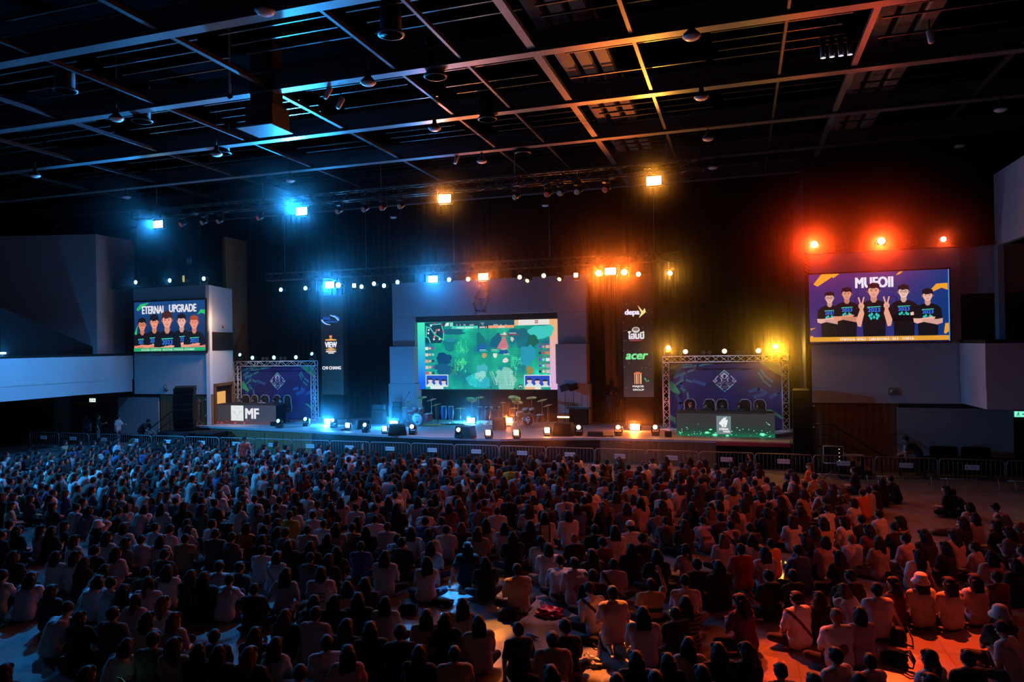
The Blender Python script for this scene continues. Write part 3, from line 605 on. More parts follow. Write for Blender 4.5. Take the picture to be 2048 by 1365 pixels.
a.poly([(X(1110), zz(1110, 815)), (X(1180), zz(1180, 690)), (X(1200), zz(1200, 690)), (X(1235), zz(1235, 800))], (206, 120, 130)); a.disc(X(1194), zz(1194, 660), 14*U, (236, 210, 206))
for q in ((1150, 680, 1235), (1240, 668, 1330), (940, 838, 1020), (1060, 838, 1140), (1180, 880, 1262)): a.stroke([(X(q[0]), zz(q[0], q[1])), (X(q[2]), zz(q[2], q[1]))], 7*U, (190, 40, 50) if q[1] < 700 else (60, 200, 180)); a.stroke([(X(q[0]), zz(q[0], q[1]-14)), (X(q[2]-20), zz(q[2], q[1]-14))], 6*U, (200, 220, 220))
# score bar
a.poly([(X(362), zz(362, 550)), (X(1640), zz(1640, 512)), (X(1640), zz(1640, 575)), (X(362), zz(362, 585))], (16, 70, 92))
a.poly([(X(1295), zz(1295, 520)), (X(1640), zz(1640, 512)), (X(1640), zz(1640, 570)), (X(1295), zz(1295, 578))], (232, 226, 220)); a.poly([(X(1295), zz(1295, 520)), (X(1335), zz(1335, 520)), (X(1335), zz(1335, 574)), (X(1295), zz(1295, 578))], (222, 186, 130))
for k in (-1, 1): a.stroke([(X(1500), zz(1500, 540+k*9)), (X(1528), zz(1528, 540+k*9))], 9*U, (150, 40, 60))
a.poly([(X(640), zz(640, 612)), (X(660), zz(660, 585)), (X(925), zz(925, 580)), (X(925), zz(925, 606))], (70, 214, 180)); a.text('ETERNAL UPGRADE', X(705), zz(705, 609), X(875), zz(875, 590), (240, 250, 244), bold=.03)
a.poly([(X(925), zz(925, 580)), (X(1030), zz(1030, 578)), (X(1030), zz(1030, 605)), (X(925), zz(925, 606))], (14, 18, 26)); a.text('GAME 3', X(938), zz(938, 604), X(1016), zz(1016, 584), (246, 246, 246), bold=.04)
a.poly([(X(1030), zz(1030, 578)), (X(1300), zz(1300, 572)), (X(1285), zz(1285, 600)), (X(1030), zz(1030, 605))], (236, 160, 110)); a.text('MUFOII', X(1135), zz(1135, 600), X(1195), zz(1195, 583), (250, 240, 230), bold=.03)
for px, q_ in ((700, 12), (735, 12), (775, 22), (840, 46), (1085, 46), (1155, 12), (1205, 12)): a.scribble(X(px), zz(px, 578), X(px+q_), zz(px, 563), (220, 236, 236))
a.text('VS', X(962), zz(962, 574), X(984), zz(984, 564), (220, 236, 236)); a.scribble(X(955), zz(955, 558), X(992), zz(992, 548), (220, 236, 236))
a.poly([(X(575), zz(575, 585)), (X(590), zz(590, 552)), (X(625), zz(625, 545)), (X(622), zz(622, 580))], (226, 232, 230)); a.rect(X(632), zz(632, 588), X(665), zz(665, 545), (120, 230, 190))
# mini map
a.poly([(X(365), zz(365, 756)), (X(362), zz(362, 600)), (X(400), zz(400, 570)), (X(540), zz(540, 552)), (X(570), zz(570, 600)), (X(565), zz(565, 720)), (X(530), zz(530, 756))], (14, 60, 74))
for ln in ([(380, 590), (420, 600), (470, 670), (560, 725)], [(370, 690), (400, 700), (420, 750)], [(380, 600), (375, 690)], [(420, 570), (540, 560), (565, 640), (560, 720)]): a.stroke(P2(*ln), 11*U, (70, 214, 196))
for q, c in (((430, 578), (230, 230, 220)), ((405, 622), (236, 220, 200)), ((400, 655), (220, 220, 220)), ((465, 690), (230, 120, 120)), ((490, 625), (214, 90, 90)), ((515, 622), (230, 180, 170)), ((475, 650), (226, 150, 150)), ((468, 556), (200, 60, 80)), ((560, 640), (200, 50, 70)), ((545, 570), (170, 40, 60)), ((460, 716), (230, 226, 200)), ((520, 715), (240, 220, 170))): a.disc(X(q[0]), zz(*q), 11*U, c, n=10)
# players' rows at both sides
for i, py in enumerate((808, 872, 938, 1000, 1058)):
    a.rect(X(364), zz(364, py+18), X(398), zz(398, py-14), ((226, 230, 220), (216, 206, 196), (226, 150, 130), (220, 190, 180), (200, 90, 100))[i]); a.disc(X(415), zz(415, py), 13*U, (206, 190, 140)); a.disc(X(448), zz(448, py), 13*U, ((130, 60, 180), (120, 220, 220), (20, 40, 110), (140, 60, 190), (16, 40, 90))[i]); a.stroke([(X(364), zz(364, py-26)), (X(460), zz(460, py-26))], 6*U, (40, 120, 180))
    py -= 16; a.rect(X(1600), zz(1600, py+16), X(1638), zz(1638, py-16), ((220, 170, 150), (190, 130, 90), (226, 230, 236), (200, 150, 170), (210, 190, 190))[i]); a.disc(X(1578), zz(1578, py), 13*U, ((190, 150, 120), (210, 60, 70), (110, 220, 210), (120, 230, 200), (230, 206, 170))[i]); a.disc(X(1543), zz(1543, py), 13*U, ((120, 50, 190), (16, 70, 80), (130, 50, 200), (120, 40, 190), (20, 40, 80))[i]); a.stroke([(X(1535), zz(1535, py-26)), (X(1638), zz(1638, py-26))], 6*U, (140, 70, 110))
# two camera windows
for x0, x1, y0, y1, c in ((366, 606, 1075, 1197, (226, 240, 236)), (1386, 1642, 1076, 1198, (232, 240, 236))):
    a.rect(X(x0), zz(x0, y1), X(x1), zz(x1, y0), c); a.rect(X(x0)+.04, zz(x0, y1)+.04, X(x1)-.04, zz(x1, y0)-.04, (30, 70, 190))
    for k in range(3):
        cx = x0+(x1-x0)*(.2+.3*k); hz_ = zz(cx, y0+62+6*k); a.poly([(X(cx)-.22, zz(cx, y1)+.04), (X(cx)-.2, hz_-.22), (X(cx)-.05, hz_-.1), (X(cx)+.1, hz_-.1), (X(cx)+.24, hz_-.24), (X(cx)+.25, zz(cx, y1)+.04)], (206, 226, 224)); a.disc(X(cx), hz_, .13, (226, 200, 190)); a.disc(X(cx), hz_+.05, .15, (20, 30, 44), .11, a0=0, a1=PI)
a.rect(X(415), zz(415, 1220), X(555), zz(555, 1198), (226, 240, 236)); a.rect(X(1490), zz(1490, 1222), X(1548), zz(1548, 1200), (240, 226, 214)); a.rect(X(1386), zz(1386, 1222), X(1490), zz(1490, 1200), (236, 176, 130))
a.rect(X(1325), zz(1325, 1215), X(1368), zz(1368, 1172), (16, 100, 96)); a.stroke([(X(1332), zz(1332, 1198)), (X(1347), zz(1347, 1186)), (X(1362), zz(1362, 1198))], 7*U, (230, 240, 236))
for k in range(24): a.mb.rect(X(605), .35+k*.11, X(1386), .36+k*.11, a.y, a.c((10, 110, 100)))
a.build('game_picture', t)
# logo pillars
def pillar(x0, x1, y, z0, z1, label, bg):
    t = thing('logo_pillar', ((x0+x1)/2, y, 1.1), label, 'led pillar', 'lit logo pillars'); w = x1-x0
    MB().bbox((0, .3, (z0+z1)/2-1.1), (w, .5, z1-z0), .02).build('housing', M['black'], t)
    MB().bbox((0, .35, (z0-1.1)/2), (w*.92, .5, z0-1.1-.02), .02).build('plinth', M['black_cloth'], t)
    MB().rect(-w/2+.01, z0-1.1, w/2-.01, z1-1.1, .04).build('display', bg, t); return t, w
t, w = pillar(-23.2, -21.74, 36, 2.55, 8.3, 'narrow lit pillar with blue swoosh, VIEW and CHI CHANG logos', grad_em('deep_blue_picture', (8, 34, 44), (0, 8, 22), 2, 1.4, 4.2, 1.0))
a = Art(); a.y = .03; U = w/215; X = lambda p: (p-200)*U; Zp = lambda p: 1.45+(1045-p)*U
rr = random.Random(2)
for k in range(34): q = (rr.uniform(95, 300), rr.uniform(230, 1040)); a.disc(X(q[0]), Zp(q[1]), rr.uniform(.008, .018), (200, 120, 90), n=6)
a.poly([(X(188), Zp(368)), (X(235), Zp(372)), (X(270), Zp(390)), (X(280), Zp(412)), (X(262), Zp(418)), (X(240), Zp(395))], (40, 140, 240)); a.stroke([(X(188), Zp(370)), (X(232), Zp(384)), (X(268), Zp(416))], 5*U, (235, 240, 250))
a.poly([(X(98), Zp(405)), (X(112), Zp(402)), (X(135), Zp(430)), (X(185), Zp(452)), (X(140), Zp(448)), (X(108), Zp(428))], (40, 140, 240)); a.stroke([(X(102), Zp(408)), (X(140), Zp(440)), (X(188), Zp(452))], 5*U, (235, 240, 250))
a.scribble(X(122), Zp(408), X(192), Zp(380), (30, 110, 230)); a.scribble(X(140), Zp(432), X(258), Zp(418), (40, 120, 230))
a.poly([(X(178), Zp(560)), (X(176), Zp(543)), (X(204), Zp(540)), (X(202), Zp(562))], (240, 150, 70)); a.poly([(X(136), Zp(574)), (X(175), Zp(572)), (X(190), Zp(562)), (X(208), Zp(572)), (X(248), Zp(576)), (X(240), Zp(586)), (X(142), Zp(586))], (240, 160, 80))
a.text('VIEW', X(133), Zp(645), X(250), Zp(596), (238, 238, 246), bold=.05)
a.poly([(X(136), Zp(660)), (X(190), Zp(646)), (X(246), Zp(660)), (X(190), Zp(668))], (226, 176, 90)); a.rect(X(142), Zp(684), X(240), Zp(670), (236, 200, 190)); a.rect(X(164), Zp(696), X(220), Zp(687), (236, 232, 236))
a.text('CHI CHANG', X(104), Zp(831), X(286), Zp(804), (240, 236, 246), bold=.05); a.build('logos', t)
t, w = pillar(-5.68, -4.16, 36, 2.53, 8.7, 'tall lit pillar with an arrow, a burger and a green logo', grad_em('grey_black_picture', (44, 40, 44), (10, 3, 3), 2, 1.4, 5.0, 1.0))
a = Art(); a.y = .03; U = w/262; X = lambda p: (p-378)*U; Zp = lambda p: 1.43+(940-p)*U
for k in range(30): q = (rr.uniform(250, 505), rr.uniform(90, 900)); a.rect(X(q[0]), Zp(q[1]), X(q[0])+.012, Zp(q[1])+.04, (220, 214, 214))
a.text('depa', X(268), Zp(240), X(398), Zp(178), (230, 228, 244), bold=.05); a.poly([(X(380), Zp(143)), (X(425), Zp(196)), (X(440), Zp(170)), (X(452), Zp(205)), (X(390), Zp(256)), (X(410), Zp(210))], (238, 222, 150))
a.disc(X(362), Zp(358), 34*U, (214, 204, 200), 26*U); a.disc(X(362), Zp(352), 24*U, (120, 108, 104), 14*U); a.text('โฮมบี', X(292), Zp(438), X(434), Zp(368), (226, 222, 226), bold=.05); a.scribble(X(314), Zp(455), X(418), Zp(443), (214, 70, 90))
a.text('acer', X(270), Zp(614), X(464), Zp(562), (120, 232, 150), shear=.25, bold=.06)
for k in range(4): a.rect(X(342+k*17), Zp(826), X(352+k*17), Zp(742), ((232, 130, 90), (236, 200, 150), (232, 130, 90), (236, 200, 150))[k])
a.rect(X(338), Zp(740), X(408), Zp(730), (236, 120, 90)); a.rect(X(352), Zp(728), X(392), Zp(722), (236, 110, 80)); a.text('MAJOR', X(326), Zp(860), X(424), Zp(838), (238, 226, 230), bold=.05); a.text('GROUP', X(328), Zp(884), X(424), Zp(868), (238, 230, 232), bold=.05)
for q in ((430, 785), (445, 808), (460, 806), (436, 795)): a.rect(X(q[0]), Zp(q[1]), X(q[0]+6), Zp(q[1]-12), (90, 214, 150))
a.build('logos', t)
# ------------------------------------------------------------------ stage lights and trusses
LIT = dict(b=(.30, .75, 1.0), c=(.25, .95, 1.0), a=(1.0, .62, .22), o=(1.0, .42, .16), r=(1.0, .30, .16), y=(1.0, .82, .35), w=(1.0, .95, .9))
def _share(parts):   # parts: list of (name, MB, mats, lens?) -> meshes
    return [(n, mb.mesh(n, m), lens) for n, mb, m, lens in parts]
def make_kind(kind):
    P_ = []
    if kind == 'blinder':       # flat LED wash panel in a yoke, facing -Y
        P_.append(('housing', MB().bbox((0, .06, 0), (.62, .16, .42), .03), M['black_gloss'], 0))
        P_.append(('lens', MB().bbox((0, -.03, 0), (.52, .03, .32), .012), M['lens'], 1))
        y = MB(); y.box((-.34, .06, .1), (.03, .05, .36)); y.box((.34, .06, .1), (.03, .05, .36)); y.box((0, .06, .29), (.71, .05, .03)); y.cyl((0, .06, .29), (0, .06, .40), .025)
        P_.append(('yoke', y, M['black'], 0))
    if kind == 'par':
        P_.append(('housing', MB().lathe([(.02, .30), (.10, .28), (.115, .1), (.125, -.06), (.11, -.06)], (0, 0, 0), (0, 1, 0)), M['black_gloss'], 0))
        P_.append(('lens', MB().lathe([(.001, -.075), (.06, -.073), (.108, -.06), (.108, -.05)], (0, 0, 0), (0, 1, 0)), M['lens'], 1))
        y = MB(); y.box((-.15, .05, .07), (.02, .04, .22)); y.box((.15, .05, .07), (.02, .04, .22)); y.box((0, .05, .18), (.32, .04, .02)); y.cyl((0, .05, .18), (0, .05, .26), .02)
        P_.append(('yoke', y, M['black'], 0))
    if kind == 'floor_par':
        P_.append(('housing', MB().lathe([(.02, .26), (.10, .24), (.115, .1), (.125, -.06), (.11, -.06)], (0, 0, .2), (0, 1, .0)), M['black_gloss'], 0))
        P_.append(('lens', MB().lathe([(.001, -.075), (.06, -.073), (.108, -.06), (.108, -.05)], (0, 0, .2), (0, 1, .0)), M['lens'], 1))
        y = MB(); y.box((-.15, .05, .1), (.02, .05, .22)); y.box((.15, .05, .1), (.02, .05, .22)); y.box((0, .05, .01), (.32, .12, .02))
        P_.append(('stand', y, M['black'], 0))
    if kind == 'moving_head':   # base on the floor, head leaning toward the hall
        P_.append(('base', MB().bbox((0, .05, .06), (.32, .30, .12), .02), M['black_gloss'], 0))
        y = MB(); y.bbox((-.165, .05, .26), (.05, .14, .30), .015); y.bbox((.165, .05, .26), (.05, .14, .30), .015); y.bbox((0, .05, .14), (.38, .16, .06), .015)
        P_.append(('yoke', y, M['black_gloss'], 0))
        P_.append(('head', MB().lathe([(.03, .20), (.09, .18), (.125, .05), (.13, -.10), (.115, -.12), (.1, -.12)], (0, .05, .36), (0, 1, -.25), 18), M['black_gloss'], 0))
        P_.append(('lens', MB().lathe([(.001, -.135), (.07, -.13), (.1, -.118), (.1, -.11)], (0, .05, .36), (0, 1, -.25), 18), M['lens'], 1))
    if kind == 'square_head':
        P_.append(('base', MB().bbox((0, .05, .05), (.30, .26, .10), .02), M['black_gloss'], 0))
        y = MB(); y.bbox((-.17, .05, .20), (.04, .12, .24), .012); y.bbox((.17, .05, .20), (.04, .12, .24), .012); y.bbox((0, .05, .105), (.38, .12, .03), .01)
        P_.append(('yoke', y, M['black_gloss'], 0))
        P_.append(('head', MB().bbox((0, .05, .28), (.28, .16, .28), .03), M['black_gloss'], 0))
        P_.append(('lens', MB().bbox((0, -.045, .28), (.23, .03, .23), .03), M['lens'], 1))
    if kind == 'hung_head':
        P_.append(('base', MB().bbox((0, 0, -.05), (.30, .28, .10), .02), M['black_gloss'], 0))
        y = MB(); y.bbox((-.155, 0, -.22), (.04, .12, .28), .012); y.bbox((.155, 0, -.22), (.04, .12, .28), .012); y.bbox((0, 0, -.1), (.35, .12, .03), .01)
        P_.append(('yoke', y, M['black_gloss'], 0))
        P_.append(('head', MB().lathe([(.03, .22), (.09, .2), (.12, .05), (.125, -.14), (.11, -.15)], (0, 0, -.32), (.2, .85, .5), 16), M['black_gloss'], 0))
        P_.append(('lens', MB().lathe([(.001, -.165), (.07, -.16), (.105, -.15), (.105, -.14)], (0, 0, -.32), (.2, .85, .5), 16), M['dimlens'], 1))
    if kind == 'twin':
        b = MB()
        for x in (-.14, .14): b.lathe([(.02, .16), (.08, .14), (.105, -.03), (.095, -.03)], (x, 0, .14), (0, 1, 0), 14)
        b.box((0, .05, .02), (.5, .1, .03)); P_.append(('housing', b, M['black_gloss'], 0))
        for x in (-.14, .14): P_.append(('bulb', MB().lathe([(.001, -.03), (.05, -.025), (.085, .0), (.085, .02)], (x, 0, .14), (0, 1, 0), 14), M['dimlens'], 1))
    if kind == 'strip':
        P_.append(('housing', MB().bbox((0, .05, .05), (.74, .12, .10), .02), M['black_gloss'], 0))
        P_.append(('lens', MB().bbox((0, -.02, .06), (.66, .03, .07), .012), M['lens'], 1))
    return _share(P_)
KIND = {}
def fixture(kind, name, loc, col, label, group, rz=0, k=1.0, s=1.0):
    if kind not in KIND: KIND[kind] = make_kind(kind)
    t = thing(name, loc, label, 'stage light', group, rz); t.scale = (s, s, s)
    for n, me, lens in KIND[kind]:
        o = bpy.data.objects.new(n, me); COL.objects.link(o); o.parent = t
        if lens: o.color = (*[c*k for c in col], 1)
    return t
def truss(name, a, b, s, par, n=None, mat_=None, plane_diag=True):
    a, b = Vector(a), Vector(b); d = b-a; l = d.length; u, w, dn = frame_of(d); n = n or max(2, int(l/s)); mb = MB(); h = s/2
    C = [u*h+w*h, -u*h+w*h, -u*h-w*h, u*h-w*h]
    for c in C: mb.cyl(a+c, b+c, .022, n=8)
    for i in range(n):
        p, q = a+d*(i/n), a+d*((i+1)/n)
        for j in range(4):
            c0, c1 = C[j], C[(j+1) % 4]
            mb.cyl(p+c0 if i % 2 else p+c1, q+c1 if i % 2 else q+c0, .012, n=6)
        if i % 4 == 0:
            for j in range(4): mb.cyl(p+C[j], p+C[(j+1) % 4], .014, n=6)
    for j in range(4): mb.cyl(a+C[j], a+C[(j+1) % 4], .02, n=6); mb.cyl(b+C[j], b+C[(j+1) % 4], .02, n=6)
    return mb.build(name, mat_ or M['steel'], par)
# hanging trusses
for nm, Y, z, x0, x1, lab in (('lighting_truss', FT, 11.75, -27.5, -1.2, 'long black truss hung over the crowd carrying four bright panels'), ('lighting_truss', ST, 9.15, -24.5, -2.6, 'black truss hung over the stage front with a row of lamps')):
    t = thing(nm, ((x0+x1)/2, Y, z), lab, 'truss'); hw = (x1-x0)/2
    truss('lattice', (-hw, 0, 0), (hw, 0, 0), .38, t, 60, M['black_gloss'])
    for k in range(5): MB().cyl((-hw*.9+hw*.45*k, 0, .19), (-hw*.9+hw*.45*k, 0, 15.2-z), .012, n=6).build('hanging_wire', M['beam'], t)
A_ = ('leftmost', 'second from left', 'third from left', 'rightmost')
for i, (x, y, c) in enumerate(((317, 449, 'b'), (604, 423, 'b'), (890, 398, 'a'), (1308, 362, 'a'))):
    p = aty(x, y, FT-.35); f = fixture('blinder', 'wash_panel', p, LIT[c], 'glaring %s wash panel on the high front truss, %s of four' % ('blue' if c == 'b' else 'amber', A_[i]), 'wash panels on the front truss', k=1.6)
    MB().cyl((0, .06, .38), (0, .35, 11.6-p.z if 11.6-p.z > .45 else .5), .02).build('clamp', M['black'], f)
for i, (x, y) in enumerate(((366, 452), (408, 447), (440, 440), (520, 432), (678, 412), (730, 405), (766, 400), (802, 406), (1032, 392), (1096, 378), (1122, 384), (1156, 372), (1212, 372))):
    p = aty(x, y, FT); fixture('hung_head', 'moving_light', (p.x, FT, 11.5), (.35, .30, .34) if i % 3 else (.9, .1, .08), 'unlit black moving light under the front truss, %s from its left end' % ('first', 'second', 'third', 'fourth', 'fifth', 'sixth', 'seventh', 'eighth', 'ninth', 'tenth', 'eleventh', 'twelfth', 'thirteenth')[i], 'moving lights under the front truss', k=.035)
ROW = ((563, 580, 'par', 'b'), (612, 577, 'par', 'b'), (645, 572, 'twin', 'b'), (660, 570, 'blinder', 'b'), (678, 571, 'par', 'b'), (709, 570, 'square_head', 'b'), (724, 574, 'par', 'b'), (749, 568, 'par', 'b'), (769, 572, 'par', 'b'), (796, 565, 'par', 'b'), (866, 559, 'blinder', 'b'), (899, 560, 'par', 'b'), (937, 559, 'par', 'o'), (967, 554, 'blinder', 'o'), (1040, 555, 'par', 'o'), (1057, 560, 'hung_head', 'y'), (1088, 552, 'par', 'o'), (1121, 557, 'hung_head', 'y'), (1152, 549, 'square_head', 'r'), (1198, 547, 'par', 'o'), (1221, 543, 'blinder', 'o'), (1249, 545, 'par', 'o'), (1277, 549, 'par', 'y'), (1340, 547, 'par', 'y'))
ORD = 'first second third fourth fifth sixth seventh eighth ninth tenth eleventh twelfth thirteenth fourteenth fifteenth sixteenth seventeenth eighteenth nineteenth twentieth twenty-first twenty-second twenty-third last'.split()
CN = dict(b='blue', o='orange', y='yellow', r='red', a='amber', c='cyan')
KN = dict(par='round', twin='twin', blinder='wide flat', square_head='square', hung_head='round moving')
for i, (x, y, kd, c) in enumerate(ROW):
    p = aty(x, y, ST-.25); big = kd == 'blinder' or x in (678, 1198, 1249)
    if kd == 'square_head': p = p-Vector((0, 0, .28))
    if kd == 'hung_head': p = p+Vector((0, 0, .32))
    f = fixture(kd, 'truss_lamp', p, LIT[c], 'lit %s %s lamp on the stage truss, %s from its left end' % (CN[c], KN[kd], ORD[i]), 'lamps on the stage truss', k=1.5 if big else .8, s=1.25 if big and kd == 'par' else (.85 if kd == 'square_head' else .95))
    MB().cyl((0, .05, {'hung_head': -.02, 'square_head': .3}.get(kd, .2)), (0, .07/f.scale[0], (8.99-p.z)/f.scale[0]), .018).build('clamp', M['black'], f)
# lamps on the ledges over the wall screens
for i, (x, y) in enumerate(((273, 567), (341, 561), (409, 559))):
    p = aty(x, y, 32.15); fixture('floor_par', 'ledge_lamp', (p.x, 32.15, 8.965), LIT['b'], 'small blue lamp on the ledge over the ETERNAL UPGRADE screen, %s of three' % ('left', 'middle', 'right')[i], 'lamps over the left screen', k=.7)
for i, (x, y, k) in enumerate(((1628, 491, 2.2), (1762, 486, 2.2), (1886, 481, 1.0))):
    p = aty(x, y, 31.0); fixture('floor_par', 'ledge_lamp', (p.x, 31.0, 8.85), LIT['r'], 'glaring red lamp on the ledge over the MUFOII screen, %s of three' % ('left', 'middle', 'right')[i], 'lamps over the right screen', k=k, s=1.2 if k > 2 else .9)
for i, x in enumerate((305, 372, 1685, 1822)):
    p = aty(x, (566, 563, 492, 486)[i], 32.15 if x < 1000 else 31.0); fixture('twin', 'ledge_twin_lamp', (p.x, p.y, 8.96 if x < 1000 else 8.84), (.08, .06, .06), 'unlit twin lamp on the ledge over the %s screen, %s' % ('ETERNAL UPGRADE' if x < 1000 else 'MUFOII', ('left one', 'right one')[i % 2]), 'unlit twin lamps', k=.2)
# ------------------------------------------------------------------ booths
def logo_art(cx, cz, s, m_white, m_teal):
    mb = MB(); y = -.006
    S = lambda pts, w, mi=0: mb.stroke([(cx+(p[0]-745)*s, cz-(p[1]-650)*s) for p in pts], w*s, y, mi)
    F = lambda pts, mi=0: mb.flat([(cx+(p[0]-745)*s, cz-(p[1]-650)*s) for p in pts], y-.001, mi)
    T_ = lambda t, a, b, c, d: mb.text(t, cx+(a-745)*s, cz-(b-650)*s, cx+(c-745)*s, cz-(d-650)*s, y, 0, bold=.05)
    S([(525, 345), (740, 140), (965, 335)], 46, 1)
    F([(550, 410), (740, 230), (740, 340), (670, 400), (735, 580)]); F([(740, 230), (945, 410), (740, 590), (745, 560), (840, 400), (740, 320)]); F([(745, 340), (745, 560), (670, 400)], 2)
    S([(450, 405), (310, 560), (400, 640), (300, 740)], 42); S([(1040, 405), (1190, 560), (1100, 640), (1205, 740)], 42)
    for q in (258, 1250): S([(q-45, 655), (q, 610), (q+45, 655), (q, 700), (q-45, 655)], 34)
    F([(510, 460), (650, 560), (620, 690), (575, 690), (590, 580)]); F([(985, 460), (845, 560), (890, 690), (935, 690), (905, 580)])
    T_('ROV', 655, 690, 835, 640); T_('CAMT CHU', 420, 805, 1070, 715); T_('LEAGUE', 590, 940, 910, 880); T_('2023', 655, 1015, 845, 970)
    S([(350, 800), (660, 1080)], 46, 1); S([(1150, 800), (850, 1080)], 46, 1); S([(620, 835), (540, 870), (560, 940)], 34); S([(890, 835), (970, 870), (950, 940)], 34)
    F([(690, 1095), (750, 1130), (820, 1095), (755, 1190)], 1)
    return mb
def backdrop_mat(name, a, b_, c):
    m, nt, b = _nt(name); tc = nt.nodes.new('ShaderNodeTexCoord'); n = nt.nodes.new('ShaderNodeTexNoise'); n.inputs['Scale'].default_value = .55; n.inputs['Detail'].default_value = 4; n.inputs['Distortion'].default_value = 1.2
    nt.links.new(tc.outputs['Object'], n.inputs['Vector']); cr = nt.nodes.new('ShaderNodeValToRGB'); e = cr.color_ramp.elements
    e[0].position = .35; e[0].color = (*a, 1); e[1].position = .75; e[1].color = (*c, 1); q = e.new(.55); q.color = (*b_, 1)
    nt.links.new(n.outputs['Fac'], cr.inputs[0]); nt.links.new(cr.outputs[0], b.inputs['Base Color']); b.inputs['Roughness'].default_value = .7; return m
M['print'] = backdrop_mat('navy_printed_cloth', (.008, .012, .09), (.012, .02, .16), (.02, .03, .24))
M['pgreen'] = mat('green_print', (.05, .42, .20), .7, var=.3, scale=2); M['pteal'] = mat('teal_print', (.03, .22, .24), .7, var=.4, scale=2); M['pblue'] = mat('blue_print', (.02, .10, .30), .7, var=.4, scale=2)
M['pwhite'] = mat('white_print', (.75, .78, .85), .7, var=.05); M['pmint'] = mat('mint_print', (.30, .75, .62), .7, var=.1)
def booth(x0, x1, Y, ztop, label, blabel, fx):
    t = thing('truss_arch', ((x0+x1)/2, Y, 1.1), label, 'truss', 'booth truss arches'); w = x1-x0; h = ztop-1.1; s = .28
    truss('top_beam', (-w/2, 0, h-s/2), (w/2, 0, h-s/2), s, t, 15)
    for k in (-1, 1):
        truss('column', (k*(w/2-s/2), 0, .02), (k*(w/2-s/2), 0, h-s), s, t, 10); MB().box((k*(w/2-s/2), 0, .01), (.6, .6, .02)).build('base_plate', M['steel'], t)
    d = thing('printed_backdrop', ((x0+x1)/2, Y+.22, 1.1), blabel, 'backdrop', 'booth backdrops'); bw, bh = w-2*s, h-s
    mb = MB(); mb.box((0, .02, bh/2+.02), (bw, .03, bh-.04)); mb.build('cloth', M['print'], d)
    g = MB(); y = -.002
    q = lambda pts, mi: g.flat([(-bw/2+p[0]*bw, bh*(1-p[1])) for p in pts], y-.001*mi, mi)
    # loose brush strokes of colour in the corners of the print
    q([(0.0, .30), (.02, .28), (.10, .46), (.08, .50), (.0, .42)], 0); q([(.80, .0), (.98, .0), (1, .12), (1, .22), (.90, .12)], 0); q([(.86, .70), (.90, .70), (1, .80), (1, .85)], 0); q([(0, .80), (.05, .84), (.05, .96), (.03, .9), (0, .88)], 0)
    for ln in ([(.0, .10), (.10, .04), (.22, .02), (.42, .0)], [(.02, .18), (.12, .08), (.26, .06), (.40, .02)], [(.05, .22), (.16, .16), (.24, .10)], [(.06, .34), (.14, .26), (.20, .30)], [(.10, .40), (.16, .44), (.17, .54)], [(.82, .12), (.86, .22), (.92, .30)], [(.80, .16), (.84, .28), (.90, .36)]): g.stroke([(-bw/2+p[0]*bw, bh*(1-p[1])) for p in ln], .10, y-.004, 1)
    for ln in ([(.02, .06), (.08, .12), (.05, .24)], [(.12, .20), (.10, .32), (.13, .44)], [(.72, .44), (.80, .40), (.86, .46)], [(.76, .52), (.84, .48)], [(.90, .52), (.97, .46), (1, .5)], [(.06, .50), (.10, .62), (.08, .74)], [(.22, .28), (.32, .34)]): g.stroke([(-bw/2+p[0]*bw, bh*(1-p[1])) for p in ln], .16, y-.003, 2)
    g.build('corner_strokes', [M['pgreen'], M['pteal'], M['pblue']], d)
    logo_art(0, bh*.715, bw*.115/600, None, None).build('league_emblem', [M['pwhite'], M['pmint'], M['print']], d)
    for i, (x, y_, kd, c, k, lab) in enumerate(fx):
        p = aty(x, y_, Y-.05); z = ztop+.02
        fixture(kd, 'booth_lamp', (p.x, Y, z), LIT[c] if c else (.6, .5, .45), lab, 'lamps on the booth trusses', k=k, s=1.0)
    return t
booth(-28.82, -23.25, 35.6, 4.52, 'silver truss arch behind the MF desk', 'dark blue printed backdrop with league emblem behind the MF desk',
      [(480, 710, 'moving_head', 'c', .35, 'black moving lamp at the left end of the smaller truss arch'), (505, 717, 'floor_par', 'c', .5, 'blue round lamp on the smaller truss arch, first of three'), (529, 718, 'twin', None, 1.0, 'pale twin lamp on the smaller truss arch, left pair'), (548, 716, 'floor_par', 'c', .5, 'blue round lamp on the smaller truss arch, second of three'), (565, 718, 'twin', None, 1.0, 'pale twin lamp on the smaller truss arch, right pair'), (592, 717, 'floor_par', 'c', .5, 'blue round lamp on the smaller truss arch, third of three'), (624, 708, 'moving_head', 'c', .25, 'dim cyan moving lamp at the right end of the smaller arch')])
booth(-3.6, 2.06, 35.0, 4.58, 'silver truss arch behind the green sparkling desk', 'dark blue printed backdrop with league emblem behind the green desk',
      [(1337, 699, 'moving_head', 'y', .9, 'yellow moving lamp at the left end of the larger truss arch'), (1371, 710, 'floor_par', 'r', .6, 'red round lamp on the larger truss arch, first of three'), (1413, 712, 'twin', None, .5, 'dim twin lamp on the larger truss arch, left pair'), (1449, 709, 'floor_par', 'r', .6, 'red round lamp on the larger truss arch, second of three'), (1483, 711, 'twin', None, .5, 'dim twin lamp on the larger truss arch, right pair'), (1517, 708, 'floor_par', 'y', .45, 'yellow round lamp on the larger truss arch, third of three'), (1551, 698, 'moving_head', 'y', 3.0, 'glaring yellow moving lamp at the right end of the larger arch')])
